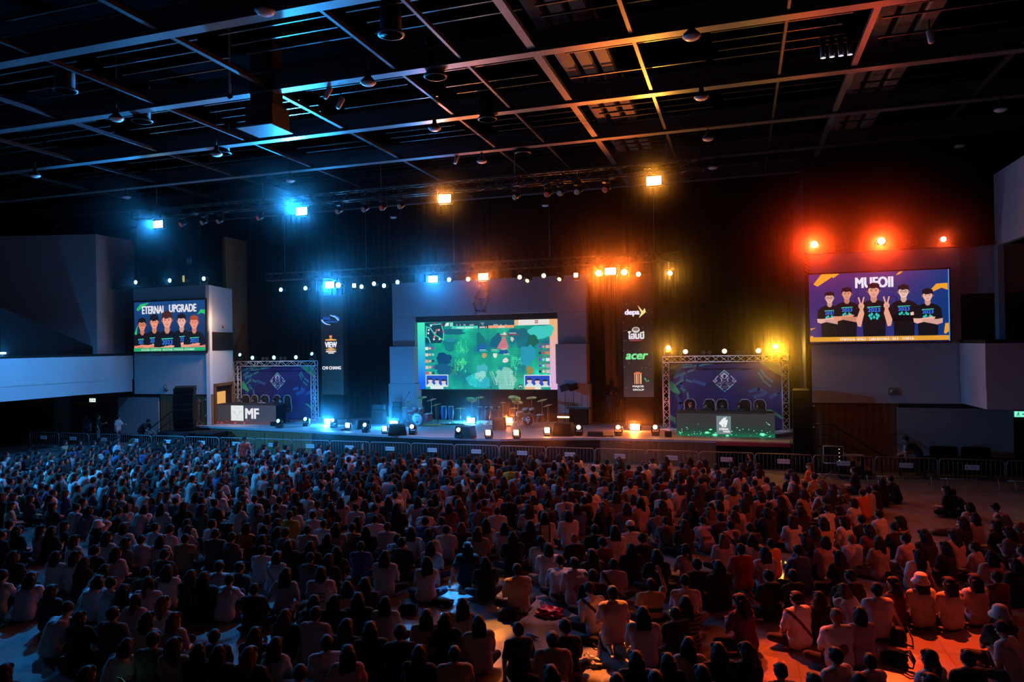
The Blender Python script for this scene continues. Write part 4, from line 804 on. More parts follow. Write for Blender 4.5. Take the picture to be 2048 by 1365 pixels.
# ------------------------------------------------------------------ player desks
def desk(x0, x1, y0, y1, ztop, label, art):
    t = thing('player_desk', ((x0+x1)/2, y0, 1.1), label, 'desk', 'player desks'); w = x1-x0; h = ztop-1.1; d = y1-y0
    MB().bbox((0, d/2, h-.03), (w, d, .06), .01).build('desk_top', M['black'], t)
    for k in (-1, 1): MB().box((k*(w/2-.03), d/2+.02, (h-.06)/2), (.05, d-.06, h-.06)).build('side_panel', M['black_cloth'], t)
    MB().box((0, .03, h/2), (w, .05, h-.01)).build('front_housing', M['black'], t)
    a = Art(); a.y = 0.0; art(a, w, h); a.build('front_display', t); return t
def art_green(a, w, h):
    a.mb.rect(-w/2, 0, w/2, h, a.y, a.c(grad_em('green_glow_picture', (8, 120, 78), (50, 50, 52), 2, -.12, .62, 1.0, .10, (34, 60, 54)))); a.up()
    r = random.Random(4)
    for k in range(46):
        x, z = r.uniform(-w/2+.05, w/2-.05), abs(r.gauss(0, .22))+.03
        if z < h-.1: a.disc(x, z, r.uniform(.012, .035), (120, 255, 200), r.uniform(.01, .02), n=8)
    for x, z, q in ((-.75, .16, .11), (-.42, .07, .12), (1.55, .13, .13), (-.6, .3, .07), (.1, .05, .08), (-1.9, .12, .05)): a.disc(x, z, q, (60, 230, 150), q*.5); a.disc(x, z, q*.6, (170, 255, 220), q*.3)
    x0, x1, z0, z1 = -w/2+.415*w, -w/2+.562*w, .10*h, .86*h
    a.rect(x0, z0, x1, z1, (110, 130, 134)); W_ = x1-x0; H_ = z1-z0; q = lambda *p: [(x0+u*W_, z0+v*H_) for u, v in p]
    WHT = (236, 238, 240)
    a.poly(q((.18, .62), (.42, .84), (.60, .95), (.58, .88), (.74, .97), (.64, .80), (.80, .78), (.72, .52), (.66, .38), (.38, .38), (.34, .48), (.20, .54)), WHT); a.poly(q((.44, .38), (.52, .46), (.50, .58), (.54, .48), (.50, .40)), (60, 72, 76))
    a.text('ETERNAL', x0+.18*W_, z0+.22*H_, x0+.86*W_, z0+.34*H_, WHT, bold=.06); a.text('UPGRADE', x0+.46*W_, z0+.10*H_, x0+.93*W_, z0+.19*H_, (240, 232, 220), bold=.06)
def art_mf(a, w, h):
    a.mb.rect(-w/2, 0, w/2, h, a.y, a.c(grad_em('grey_glow_picture', (96, 44, 38), (56, 54, 62), 2, -.05, .5, 1.0, .08, (62, 56, 62)))); a.up()
    r = random.Random(9)
    for x, z, q in ((-1.9, .07, .05), (-1.6, .06, .05), (-1.25, .14, .03), (-.7, .06, .06), (-.1, .06, .05), (-.1, .14, .03), (.1, .22, .03), (1.75, .09, .05), (1.9, .06, .04)): a.disc(x, z, q*1.8, (150, 48, 36), q*.8); a.disc(x, z, q*.7, (255, 130, 90), q*.4, n=8)
    x0, x1, z0, z1 = -w/2+.255*w, -w/2+.465*w, .17*h, .93*h
    a.rect(x0, z0, x1, z1, (226, 230, 228)); W_ = x1-x0; H_ = z1-z0; q = lambda *p: [(x0+u*W_, z0+1-1+v*H_) for u, v in p]; G = (150, 156, 156)
    a.stroke(q((.10, .62), (.24, .57), (.34, .62)), .016, G); a.stroke(q((.92, .62), (.78, .57), (.68, .62)), .016, G); a.stroke(q((.30, .80), (.40, .83), (.60, .83), (.70, .80)), .012, G)
    for u in (.32, .68): a.stroke(q((u-.02, .56), (u, .49), (u+.04, .50)), .02, (70, 74, 76))
    for u in (.44, .56): a.disc(x0+u*W_, z0+.37*H_, .018, (60, 64, 66), n=8)
    a.stroke(q((.40, .27), (.50, .22), (.60, .27)), .012, G); a.stroke(q((.34, .16), (.50, .13), (.66, .16)), .010, G)
    a.text('MF', -w/2+.495*w, .28*h, -w/2+.725*w, .80*h, (228, 226, 230), bold=.05)
desk(-28.14, -24.2, 33.1, 34.0, 2.21, 'black desk with a lit front reading MF and a white badge', art_mf)
desk(-2.79, 1.33, 32.5, 33.4, 2.15, 'black desk with a lit front of green sparks and grey badge', art_green)
# ------------------------------------------------------------------ gaming chairs
def chair_parts():
    P_ = [('seat', MB().bbox((0, .0, .47), (.50, .50, .12), .04), M['black_gloss'], 0)]
    b = MB(); prof = [(.20, .50), (.27, .62), (.27, .82), (.22, .98), (.24, 1.12), (.20, 1.26), (.11, 1.34)]
    b.slab([(p[0], p[1]) for p in prof]+[(-p[0], p[1]) for p in reversed(prof)], .22, .31); P_.append(('backrest', b, M['black_gloss'], 0))
    e = MB(); e.tube([(p[0], .215, p[1]) for p in prof]+[(-p[0], .215, p[1]) for p in reversed(prof)], .016, 6); P_.append(('piping', e, mat('grey_piping', (.35, .35, .38), .6), 0))
    for k in (-1, 1):
        m = MB(); m.bbox((k*.31, 0, .70), (.08, .28, .035), .012); m.cyl((k*.31, 0, .48), (k*.31, 0, .69), .018); m.cyl((k*.22, 0, .46), (k*.31, 0, .48), .018); P_.append(('armrest', m, M['black_gloss'], 0))
    m = MB(); m.cyl((0, 0, .08), (0, 0, .42), .03); P_.append(('gas_column', m, M['black'], 0))
    m = MB()
    for i in range(5): a = 2*PI*i/5; m.cyl((0, 0, .1), (.3*math.cos(a), .3*math.sin(a), .06), .025, .018); m.ell((.3*math.cos(a), .3*math.sin(a), .03), .03, 8, 6)
    P_.append(('star_base', m, M['black'], 0)); return _share(P_)
CH = chair_parts()
CHAIRS = []
for Y, y_, xs, dk in ((34.45, 806, (487, 503, 526, 548, 569), 'MF desk'), (33.95, 812, (1381, 1417, 1446, 1489, 1519), 'green desk')):
    for i, x in enumerate(xs):
        p = aty(x, y_, Y); t = thing('gaming_chair', (p.x, Y, 1.1), 'black gaming chair behind the %s, %s from left' % (dk, ('first', 'second', 'third', 'fourth', 'fifth')[i]), 'chair', 'gaming chairs at the %s' % dk, random.Random(i).uniform(-.2, .2)); t.scale = (1.12,)*3
        for n, me, _ in CH: o = bpy.data.objects.new(n, me); COL.objects.link(o); o.parent = t
# ------------------------------------------------------------------ things along the stage front
def on_stage(x, y): p = atz(x, y, 1.1); return Vector((p.x, p.y, 1.1))
FRONT = ((558, 857, 'moving_head', 'c', .35), (612, 853, 'moving_head', 'c', .8), (667, 856, 'moving_head', 'b', .2), (696, 862, 'square_head', 'b', .9), (731, 866, 'moving_head', 'b', .5), (770, 869, 'square_head', 'b', .9), (825, 870, 'moving_head', 'w', .8), (918, 877, 'moving_head', 'y', .35), (977, 878, 'square_head', 'o', .9), (1033, 878, 'square_head', 'o', .9), (1095, 873, 'square_head', 'a', 1.6), (1158, 872, 'moving_head', 'y', .6), (1237, 872, 'moving_head', 'a', .9), (1311, 872, 'moving_head', 'o', 1.3))
for i, (x, y, kd, c, k) in enumerate(FRONT):
    fixture(kd, 'floor_lamp_head' if kd == 'square_head' else 'moving_light', on_stage(x, y), LIT[c], 'black %s lamp shining %s on the stage front edge, %s from left' % ('moving' if kd != 'square_head' else 'square', {'c': 'cyan', 'b': 'blue', 'w': 'white', 'y': 'yellow', 'o': 'orange', 'a': 'amber'}[c], ORD[i]), 'lamps along the stage front', k=k)
for x, y, c, lab, s in ((657, 850, 'b', 'glaring blue flood lamp on stage at the foot of the blue logo pillar', 1), (788, 855, 'b', 'glaring blue flood lamp on stage beside the black wedge speaker', 1), (942, 848, 'c', 'glaring cyan flood lamp on stage under the tilted cymbals', 1), (1017, 848, 'o', 'glaring orange flood lamp behind the black box on stage', 1), (1270, 862, 'o', 'glaring orange flood lamp on stage before the tall logo pillar', 1)):
    p = on_stage(x, y); fixture('blinder', 'flood_lamp', (p.x, p.y, 1.275), LIT[c], lab, 'flood lamps standing on stage', k=1.4, s=.85)
p = on_stage(1127, 858); fixture('strip', 'light_bar', (p.x, p.y, 1.62), LIT['o'], 'orange glowing light bar on top of a black wedge speaker', None, k=1.2, s=.9)
def wedge(x, y, rz, lab, s=1.0):
    p = on_stage(x, y); t = thing('wedge_speaker', p, lab, 'speaker', 'wedge monitors on the stage', rz); t.scale = (s, s, s)
    MB().slab([(-.36, 0), (.36, 0), (.36, .08), (.30, .44), (-.30, .44), (-.36, .08)], -.02, .40).build('cabinet', M['black'], t)
    MB().box((0, -.035, .22), (.56, .02, .34)).build('grille', M['black_cloth'], t); MB().box((.365, .2, .26), (.015, .14, .05)).build('handle', M['black_gloss'], t)
wedge(795, 872, .5, 'big black wedge speaker at the stage edge under the blue glare', 1.2); wedge(926, 877, -.15, 'black wedge speaker beside a yellow lamp on the stage edge', 1.2)
wedge(1125, 873, 0, 'black wedge speaker under the orange light bar', 1.3); wedge(728, 859, .8, 'small black wedge speaker left of the blue glare', 1.0)
def amp(x, y, w, h, lab, top=None):
    p = on_stage(x, y); t = thing('guitar_amplifier', p, lab, 'amplifier', 'amplifiers on the stage'); MB().bbox((0, .2, h/2), (w, .4, h), .02).build('cabinet', M['black'], t)
    MB().box((0, -.005, h*.45), (w*.86, .012, h*.72)).build('grille', M['black_cloth'], t); m = MB()
    for k in range(6): m.cyl((-w*.35+w*.14*k, -.03, h*.91), (-w*.35+w*.14*k, .0, h*.91), .014, n=8)
    m.build('knobs', M['chrome'], t)
    if top: MB().bbox((0, .2, h+.13), (w*.98, .3, .25), .02).build('amplifier_head', M['black_gloss'], t)
amp(755, 849, .72, .78, 'tall black guitar amplifier stack between pillar and portal', True); amp(792, 845, .5, .85, 'dark amplifier cabinet against the portal at left', True)
amp(996, 861, .6, .6, 'dark box amplifier on stage in front of the percussion')
amp(1125, 846, .5, .5, 'dark amplifier at the foot of the portal at right')
# ------------------------------------------------------------------ drums and percussion
def stand(m, x, y, h, tilt=0): 
    for k in range(3): a = 2*PI*k/3+.4; m.cyl((x, y, h*.28), (x+.25*math.cos(a), y+.25*math.sin(a), .01), .012, n=6)
    m.cyl((x, y, .06), (x, y, h), .014, n=8); return m
def cymbal(par, x, y, z, r, tx=0, ty=0, name='cymbal'):
    o = MB().lathe([(.012, .03), (r*.18, .025), (r*.22, .008), (r*.6, -.004), (r, -.02), (r, -.026), (r*.2, .0)], (x, y, z), (tx, ty, 1), 22).build(name, M['brass'], par)
    stand(MB(), x, y, z).build('cymbal_stand', M['chrome'], o)
def drum(par, c, r, h, axis, shell, name='drum'):
    c = Vector(c); ax = Vector(axis).normalized(); o = MB().lathe([(r, -h/2), (r, h/2)], c, ax, 20).build(name, shell, par)
    MB().lathe([(.001, h/2+.006), (r*.97, h/2+.006), (r*.97, h/2)], c, ax, 20).build('drum_head', M['drumskin'], o)
    for s in (-1, 1): MB().lathe([(r+.012, s*h/2-.015), (r+.018, s*h/2), (r+.004, s*h/2+.012), (r-.005, s*h/2)], c, ax, 20).build('hoop', M['chrome'], o)
    return o
def kit(px, py, lab, shell, skin, emblem):
    t = thing('drum_kit', on_stage(px, py), lab, 'drum kit', 'drum kits on the stage')
    b = drum(t, (0, .25, .30), .29, .42, (0, -1, 0), shell, 'bass_drum')
    b.children[0].data.materials[0] = skin
    e = MB(); y = .02
    if emblem == 'wave': e.stroke([(-.13, .46), (-.06, .40), (.01, .46), (.08, .40), (.13, .44)], .025, y); e.stroke([(-.13, .33), (.13, .33)], .02, y); e.stroke([(-.12, .20), (-.05, .26), (.03, .20), (.12, .24)], .02, y); e.disc(-.01, .13, .05, y)
    else: e.flat([(-.02, .50), (.05, .48), (.09, .40), (.05, .42), (.0, .44), (-.05, .40)], y); e.flat([(-.10, .40), (-.05, .42), (-.02, .32), (-.04, .20), (-.09, .26)], y); e.flat([(.10, .40), (.05, .36), (.04, .24), (.09, .28)], y); e.flat([(-.01, .10), (.04, .24), (.0, .26), (-.04, .16)], y); e.disc(0, .33, .035, y)
    e.build('emblem', M['black'] if emblem == 'wave' else M['drumskin'], b)
    for x, z in ((-.18, .78), (.16, .78)): drum(t, (x, .2, z), .14, .2, (0, -.45, 1), shell, 'rack_tom')
    drum(t, (.62, .15, .40), .20, .36, (0, -.1, 1), shell, 'floor_tom'); drum(t, (-.5, .25, .62), .18, .14, (0, -.1, 1), shell, 'snare_drum')
    stand(MB(), -.5, .25, .56).build('snare_stand', M['chrome'], t)
    m = MB()
    for dx in (-.13, .13, .02): m.cyl((.62+dx, .15, 0), (.62+dx, .15, .6), .01, n=6)
    m.cyl((0, .3, .55), (0, .3, .8), .014, n=8); m.build('drum_legs', M['chrome'], t)
    cymbal(t, -.62, .35, 1.18, .24, .15); cymbal(t, .05, .55, 1.42, .27, 0, -.2); cymbal(t, .62, .5, 1.3, .27, -.2, -.15); cymbal(t, -.75, .1, .92, .19, 0, 0, 'hi_hat'); cymbal(t, .95, .35, 1.05, .25, -.25, -.1)
    m = MB(); m.cyl((.25, .95, .44), (.25, .95, .50), .17, n=16); stand(m, .25, .95, .44); m.build('drum_throne', M['black_gloss'], t)
kit(834, 850, 'drum kit with red shells and a pale drum head with wave marks', M['drumred'], M['drumskin'], 'wave')
kit(1056, 853, 'black drum kit with a white emblem on its bass drum', M['black_gloss'], M['black_gloss'], 'petal')
def solo(name, px, py, lab, cat, fn):
    t = thing(name, on_stage(px, py), lab, cat); fn(t); return t
def _cym(h, r, tx, ty):
    def f(t): cymbal(t, 0, 0, h, r, tx, ty)
    return f
solo('cymbal_on_stand', 944, 849, 'tilted cyan lit cymbal on a tall stand above the cyan flood', 'cymbal', _cym(1.32, .30, .35, -.3)); solo('cymbal_on_stand', 958, 848, 'tilted bronze cymbal just behind the cyan lit one', 'cymbal', _cym(1.40, .27, -.1, -.2))
solo('cymbal_on_stand', 921, 849, 'low flat cymbal on a thin stand right of the red drum kit', 'cymbal', _cym(.86, .27, 0, 0)); solo('cymbal_on_stand', 1030, 851, 'tilted pale cymbal left of the black drum kit', 'cymbal', _cym(1.42, .33, .25, -.3)); solo('cymbal_on_stand', 1036, 851, 'red lit cymbal under the tilted pale cymbal', 'cymbal', _cym(1.22, .30, .3, -.25))
def _conga(sh):
    def f(t):
        for x in (-.2, .2):
            MB().lathe([(.11, .25), (.155, .55), (.15, .75), (.135, .95)], (x, 0, 0), (0, 0, 1), 18).build('drum_shell', sh, t); MB().lathe([(.001, .962), (.135, .96), (.14, .94)], (x, 0, 0), (0, 0, 1), 18).build('drum_head', M['drumskin'], t)
            stand(MB(), x, 0, .5).build('drum_stand', M['chrome'], t)
    return f
solo('conga_pair', 968, 851, 'pair of percussion drums on chrome stands at centre stage', 'drum', _conga(M['black_gloss'])); solo('conga_pair', 895, 849, 'pair of tall blue lit drums right of the red drum kit', 'drum', _conga(M['pblue']))  # blue light on the tall drums is put into their shell colour
def _perc(t):
    m = stand(MB(), -.25, 0, .8); stand(m, .25, 0, .8); m.build('percussion_stand', M['chrome'], t); MB().bbox((0, 0, .84), (.8, .35, .04), .01).build('percussion_tray', M['black'], t)
    for i in range(4): MB().lathe([(.03, 0), (.06, .1), (.055, .12)], (-.3+.2*i, 0, .87), (0, 0, 1), 12).build('bell', M['brass'] if i % 2 else M['drumred'], t)
    cymbal(t, .45, .15, 1.2, .16)
solo('percussion_table', 988, 852, 'percussion tray with small bells on chrome stands', 'percussion', _perc)
def _mic(h, dx, dz):
    def f(t):
        m = stand(MB(), 0, 0, h); m.cyl((0, 0, h), (dx, -.05, h+dz), .01, n=6); m.build('stand', M['black_gloss'], t); MB().caps((dx, -.05, h+dz), (dx*1.15, -.06, h+dz*1.15), .022).build('microphone', M['black'], t)
    return f
for i, (x, y, h, dx, dz, lab) in enumerate(((809, 851, 1.25, .3, .45, 'microphone stand with raised boom left of the red drum kit'), (804, 850, 1.5, .02, .1, 'straight microphone stand left of the red drum kit'), (876, 852, 1.1, -.35, .5, 'microphone boom stand in front of the red drum kit'), (1020, 846, 1.5, .3, .3, 'microphone stand behind the orange flood lamp'), (1098, 851, 1.3, -.3, .3, 'microphone boom stand at right of the black drum kit'), (696, 846, 1.0, .03, .3, 'thin stand at right of the blue logo pillar'), (982, 845, 1.6, .05, .25, 'tall microphone stand above the percussion tray'))):
    solo('microphone_stand', x, y, lab, 'microphone stand', _mic(h, dx, dz))
for x, y, lab in ((1131, 851, 'small dark speaker on a pole, left of two beside the keyboard'), (1148, 849, 'small dark speaker on a pole, right of two beside the keyboard')):
    p = on_stage(x, y); t = thing('pole_speaker', p, lab, 'speaker', 'pole speakers'); stand(MB(), 0, 0, 1.75).build('pole', M['black'], t); MB().bbox((0, 0, 1.92), (.46, .3, .34), .03, 0, Matrix.Rotation(-.3, 3, 'Y')).build('cabinet', M['black'], t)
p = on_stage(1158, 850); t = thing('keyboard', (p.x, p.y, 1.1), 'dark keyboard on a cloth covered stand beside the seated keyboard player', 'keyboard', rz=-.25)
MB().bbox((0, 0, .86), (1.25, .34, .1), .02).build('case', M['black_gloss'], t); MB().box((0, .02, .915), (1.1, .16, .012)).build('keys', M['drumskin'], t); MB().box((0, 0, .42), (1.0, .25, .78)).build('stand_cloth', M['black_cloth'], t)
p = on_stage(1170, 847); t = thing('stool', (p.x, p.y+.25, 1.1), 'small dark stool under the keyboard player', 'stool'); m = MB(); m.cyl((0, 0, .44), (0, 0, .5), .18, n=16); m.build('seat', M['black'], t); stand(MB(), 0, 0, .44).build('leg', M['black'], t)
# cable tangles and boxes on the deck
rr = random.Random(11)
for i, (x, y, n, c, lab) in enumerate(((870, 852, 9, M['yellow'], 'tangle of yellowish cables in front of the red drum kit'), (905, 850, 8, M['black_gloss'], 'black pedals and cables by the blue drums'), (1000, 853, 7, M['drumred'], 'red lit cable tangle by the orange flood'), (1200, 874, 6, M['black'], 'black cables along the front edge at right'), (1340, 862, 5, M['drumskin'], 'white cables at the foot of the larger truss arch'))):  # red light on one tangle is put into its colour
    p = on_stage(x, y); m = MB()
    for k in range(n): q = [Vector((rr.uniform(-.7, .7), rr.uniform(-.2, .2), .02+.03*rr.random())) for _ in range(5)]; m.tube([q[0].lerp(q[1], .0), q[0].lerp(q[1], .5), q[1].lerp(q[2], .5), q[2].lerp(q[3], .5), q[3]], .016, 6)
    tag(m.build('cable_tangle', c, None, p), lab, 'cables', 'cables on the stage')
for x, y, w, h, lab in ((545, 853, .35, .22, 'small black box on the stage edge near the MF desk'), (1336, 875, .28, .24, 'small black box on the stage edge left of the green desk'), (1190, 874, .7, .2, 'low black crate on the stage edge right of the orange bar'), (683, 862, .18, .06, 'tiny box with white label on the stage edge')):
    p = on_stage(x, y); t = thing('equipment_box', p, lab, 'box', 'boxes on the stage edge'); MB().bbox((0, .15, h/2), (w, .25, h), .015).build('case', M['black'], t); MB().tube([(-.06, .02, h*.7), (-.05, -.01, h*.75), (.05, -.01, h*.75), (.06, .02, h*.7)], .008, 6).build('handle', M['black_gloss'], t)
p = on_stage(1578, 872); t = thing('cable_ramp', (p.x, 31.35, 1.1), 'yellow cable ramp hanging over the right stage edge', 'cable ramp'); MB().slab([(-.12, .02), (.06, .02), (.10, -.25), (.22, -.50), (.30, -.52), (.30, -.44), (.24, -.42), (.16, -.2), (.12, .10), (-.12, .10)], -.32, -.22).build('ramp', M['yellow'], t)
for z in (-.05, -.2, -.35): MB().disc(.12-z*.2, z, .02, -.325).build('bolt', M['black'], t)
# ------------------------------------------------------------------ speaker towers and risers
def tower(x, y, z, n, w, hh, d, lab, rz, curve):
    t = thing('speaker_tower', (x, y, z), lab, 'speaker tower', 'speaker towers beside the stage', rz)
    for k in range(n):
        o = MB().bbox((0, curve*(k-n*.4)**2*.02, hh*(k+.5)), (w, d, hh*.97), .02, 0, Matrix.Rotation(curve*.05*(k-n*.4), 3, 'X')).build('cabinet', M['black'], t)
        MB().box((0, curve*(k-n*.4)**2*.02-d/2-.006, hh*(k+.5)), (w*.9, .012, hh*.85)).build('grille', M['black_cloth'], o)
p = aty(366, 855, 31.0)
tower(p.x, 31.1, .95, 8, 1.05, .29, .7, 'tall black speaker tower on the black riser at left', .55, 1)
t = thing('riser', (p.x+.6, 31.05, 0), 'black platform under the tall speaker tower at left', 'platform'); MB().bbox((0, 0, .46), (3.6, 1.2, .92), .02).build('deck', M['black'], t); MB().box((0, -.61, .44), (3.5, .02, .8)).build('skirt', M['black_cloth'], t)
p = aty(1604, 900, 30.4); tower(p.x, 30.5, .0, 11, .62, .30, .7, 'slim black speaker tower right of the green desk booth', -.1, .2)
# flight case and rack
p = atz(1655, 942, 0); t = thing('equipment_rack', (p.x, 29.4, 0), 'black equipment rack with small lit panels behind the fence at right', 'rack')
MB().bbox((0, 0, .95), (.66, .6, .62), .015).build('case', M['black'], t); MB().tube([(-.34, -.31, .64), (-.34, -.31, 1.27), (.34, -.31, 1.27), (.34, -.31, .64), (-.34, -.31, .64)], .015, 6).build('edge_rails', M['steel'], t)
for k in range(4): u = MB().box((0, -.305, .75+.14*k), (.58, .02, .11)).build('rack_unit', M['black_gloss'], t); MB().box((.2, -.318, .75+.14*k), (.03, .01, .015)).build('indicator', M['dimlens'], u, color=(.9, .7, .5))
m = MB()
for k in (-1, 1): m.cyl((k*.3, 0, 0), (-k*.3, 0, .64), .018, n=6); m.cyl((k*.3, -.2, .0), (k*.3, .2, .0), .015, n=6)
m.build('folding_stand', M['black_gloss'], t)
p = aty(380, 860, 29.9); t = thing('equipment_rack', (-27.9, 30.0, 0), 'low dark equipment rack behind the fence at left', 'rack'); MB().bbox((0, 0, .5), (.9, .5, 1.0), .015).build('case', M['black'], t); MB().box((0, -.26, .82), (.8, .02, .12)).build('rack_unit', M['black_gloss'], t)
t = thing('bench', (3.9, 29.75, 0), 'low pale bench top behind the fence at right', 'bench'); MB().bbox((0, 0, .86), (.95, .4, .05), .01).build('bench_top', M['grey_wall'], t)
for k in (-1, 1): MB().box((k*.4, 0, .42), (.05, .36, .84)).build('leg', M['black'], t)
# stairs with rails at both ends
def stairs(x, y, dirx, lab, lab2):
    t = thing('stage_steps', (x, y, 0), lab, 'stairs', 'stage steps'); 
    for k in range(6): MB().box((dirx*(.28*k+.14), 0, 1.1-.18*(k+1)+.0), (.28, 1.0, .05)).build('tread', M['wood'], t); MB().box((dirx*(.28*k+.26), 0, (1.1-.18*(k+1))/2), (.03, 1.0, max(.05, 1.1-.18*(k+1)))).build('riser_board', M['dark_wall'], t)
    r = thing('handrail', (x, y-.55, 0), lab2, 'handrail', 'stage handrails'); m = MB(); m.tube([(-dirx*.9, 0, 1.95), (-dirx*.1, 0, 1.98), (dirx*.15, 0, 1.9), (dirx*1.7, 0, .85), (dirx*1.95, 0, .8)], .03, 8); m.tube([(-dirx*.9, 0, 1.55), (-dirx*.1, 0, 1.55), (dirx*1.7, 0, .5)], .02, 8); m.build('rail', M['black_gloss'], r)
    for q, z0, z1 in ((-.5, 1.1, 1.96), (.2, .9, 1.86), (1.75, 0, .85)): MB().cyl((dirx*q, 0, z0), (dirx*q, 0, z1), .02).build('post', M['black_gloss'], r)
stairs(-29.4, 31.75, -1, 'wooden steps at the left end of the stage', 'dark handrail beside the tall speaker tower'); stairs(3.3, 30.75, 1, 'wooden steps at the right end of the stage', 'dark handrail sloping down at the right end of stage')
p = aty(397, 845, 31.6); t = thing('crowned_post', (p.x, 31.65, 1.1), 'thin orange lit post with a spiky top beside the speaker tower', 'stand'); stand(MB(), 0, 0, 1.2).build('post', M['wood'], t)
m = MB(); [m.cyl((0, 0, 1.2), (.15*math.cos(k), .05*math.sin(k), 1.42+.06*(k % 3)), .012, .003, 6) for k in range(7)]; m.build('spikes', M['slat'], t)
# ------------------------------------------------------------------ fence
def fence_panel(x, i, label):
    t = thing('barrier', (x, 28.6, 0), label, 'barrier', 'crowd barriers before the stage'); w = 2.0; m = MB(); r = .12
    pts = [(-w/2, 0, .30)]
    for a in range(5): pts.append((-w/2+r-r*math.cos(a*PI/8), 0, 1.0-r+r*math.sin(a*PI/8)))
    for a in range(5): pts.append((w/2-r+r*math.sin(a*PI/8), 0, 1.0-r+r*math.cos(a*PI/8)))
    pts.append((w/2, 0, .30)); m.tube(pts, .02, 8); m.tube([(-w/2, 0, .30), (w/2, 0, .30)], .018, 8); m.build('frame', M['fence'], t)
    b = MB()
    for k in range(1, 14): b.cyl((-w/2+w*k/14, 0, .30), (-w/2+w*k/14, 0, 1.0), .005, n=5)
    b.build('bars', M['fence'], t)
    for k in (-1, 1): f = MB(); f.tube([(k*.78, -.28, .01), (k*.78, -.05, .28), (k*.78, 0, .34), (k*.78, .05, .28), (k*.78, .28, .01)], .016, 6); f.build('foot', M['fence'], t)
    s = MB().box((0, -.03, .73), (.44, .012, .17)).build('sign_plate', M['sign'], t); g = MB(); g.disc(-.16, .73, .03, -.037, 0, 10); [g.rect(-.09+.05*k, .715, -.055+.05*k, .745, -.037) for k in range(6)]; g.build('print', M['ink'], s)
WHERE = {0: 'by the left wing wall', 1: 'left of the tall speaker tower', 2: 'before the tall speaker tower', 3: 'before the black riser'}
xs = [-35.45+2.05*k for k in range(23)]
for i, x in enumerate(xs): fence_panel(x, i, 'silver crowd barrier with white sign, %s of the row from the left' % ('first second third fourth fifth sixth seventh eighth ninth tenth eleventh twelfth thirteenth fourteenth fifteenth sixteenth seventeenth eighteenth nineteenth twentieth twenty-first twenty-second twenty-third'.split()[i]))
# ------------------------------------------------------------------ ceiling things
LG = {}
def ceiling_lamp(x, y, z, label, col):
    if not LG:
        LG['h'] = MB().lathe([(.02, .34), (.06, .33), (.08, .18), (.15, .10), (.21, .04), (.22, 0), (.20, 0)], n=22).mesh('housing', M['black_gloss']); LG['l'] = MB().lathe([(.199, .0), (.185, -.035), (.14, -.065), (.07, -.082), (.001, -.086)], n=22).mesh('glass', M['lampwhite']); LG['c'] = MB().cyl((0, 0, .33), (0, 0, 2.6), .014, n=6).mesh('cord', M['black'])
    t = thing('pendant_lamp', (x, y, z), label, 'ceiling lamp', 'round hall lamps')
    for k, n in (('h', 'housing'), ('l', 'glass'), ('c', 'cord')): o = bpy.data.objects.new(n, LG[k]); COL.objects.link(o); o.parent = t
LN = {-37.3: 'far left', -27.7: 'left', -18.6: 'second from left', -9.7: 'middle', -1.0: 'right', 8.1: 'far right'}
RN = ('nearest', 'second', 'third', 'fourth', 'fifth', 'farthest')
for xv, nm in LN.items():
    for k, yv in enumerate((13.1, 17.6, 22.1, 26.7, 31.2, 36.4)):
        q = proj((xv, yv, 12.6))
        if -30 < q[0] < 2078 and -20 < q[1] < 700 and not (yv > 34 and xv in (-27.7, -37.3, 8.1, -1.0)): ceiling_lamp(xv, yv, 12.6, 'round pendant lamp in the %s ceiling line, %s from the camera' % (nm, RN[k]), None)
for i, (x, y, lab) in enumerate(((782, 71, 'round ceiling vent near the top, right of a blue beam'), (871, 155, 'round ceiling vent below the first long bright beam'), (975, 240, 'round ceiling vent above the second bright beam'), (1046, 308, 'dim round ceiling vent beyond the second beam'), (130, 183, 'dim round ceiling vent at upper left'), (284, 244, 'round ceiling vent beside a pendant lamp at left'), (445, 308, 'small round ceiling vent beside the pendant under the second beam'))):
    p = atz(x, y, 12.85); t = thing('ceiling_vent', p, lab, 'ceiling vent', 'round ceiling vents'); MB().lathe([(.30, .0), (.34, .02), (.33, .06), (.26, .05), (.28, .0)], n=26).build('rim', M['grid'], t)
    m = MB(); [m.lathe([(r, .0), (r+.03, .05), (r+.035, .05), (r+.012, .0)], n=24) for r in (.05, .11, .17, .23)]; m.build('rings', M['grid'], t); MB().cyl((0, 0, .05), (0, 0, 1.2), .26, n=20).build('duct', M['black'], t)
p = atz(460, 197, 12.75); t = thing('dome_camera', p, 'small dome camera hanging under a ceiling beam at left', 'camera'); MB().cyl((0, 0, .1), (0, 0, 2.5), .03).build('mount', M['white_wall'], t); MB().ell((0, 0, .06), .085).build('dome', M['black_gloss'], t)
p = atz(530, 262, 11.9); t = thing('projector_shelf', (p.x, p.y, 11.9), 'hanging box with a blue lit underside below the ceiling at left', 'projector box'); MB().bbox((0, 0, .02), (1.25, 1.1, .05), .01).build('shelf', M['beam'], t); MB().bbox((.1, 0, .38), (.95, .9, .62), .03).build('casing', M['dark_wall'], t); MB().box((0, .1, 1.6), (.8, .5, 2.0)).build('hanger', M['black'], t)
p = atz(1673, 112, 12.9); t = thing('lamp_cluster', p, 'cluster of four small white lit lamps on the dark ceiling at right', 'ceiling lamp')
MB().box((0, .12, 1.4), (.8, .1, 1.8)).build('bracket', M['black'], t)
for k in range(4): MB().cyl((-.33+.22*k, 0, .0), (-.33+.22*k, .1, .5), .07).build('tube_housing', M['beam'], t); MB().lathe([(.001, -.02), (.06, -.01), (.065, .0)], (-.33+.22*k, -.0, -.01), (0, -.3, 1)).build('bulb', M['dimlens'], t, color=(.8, .8, 1))
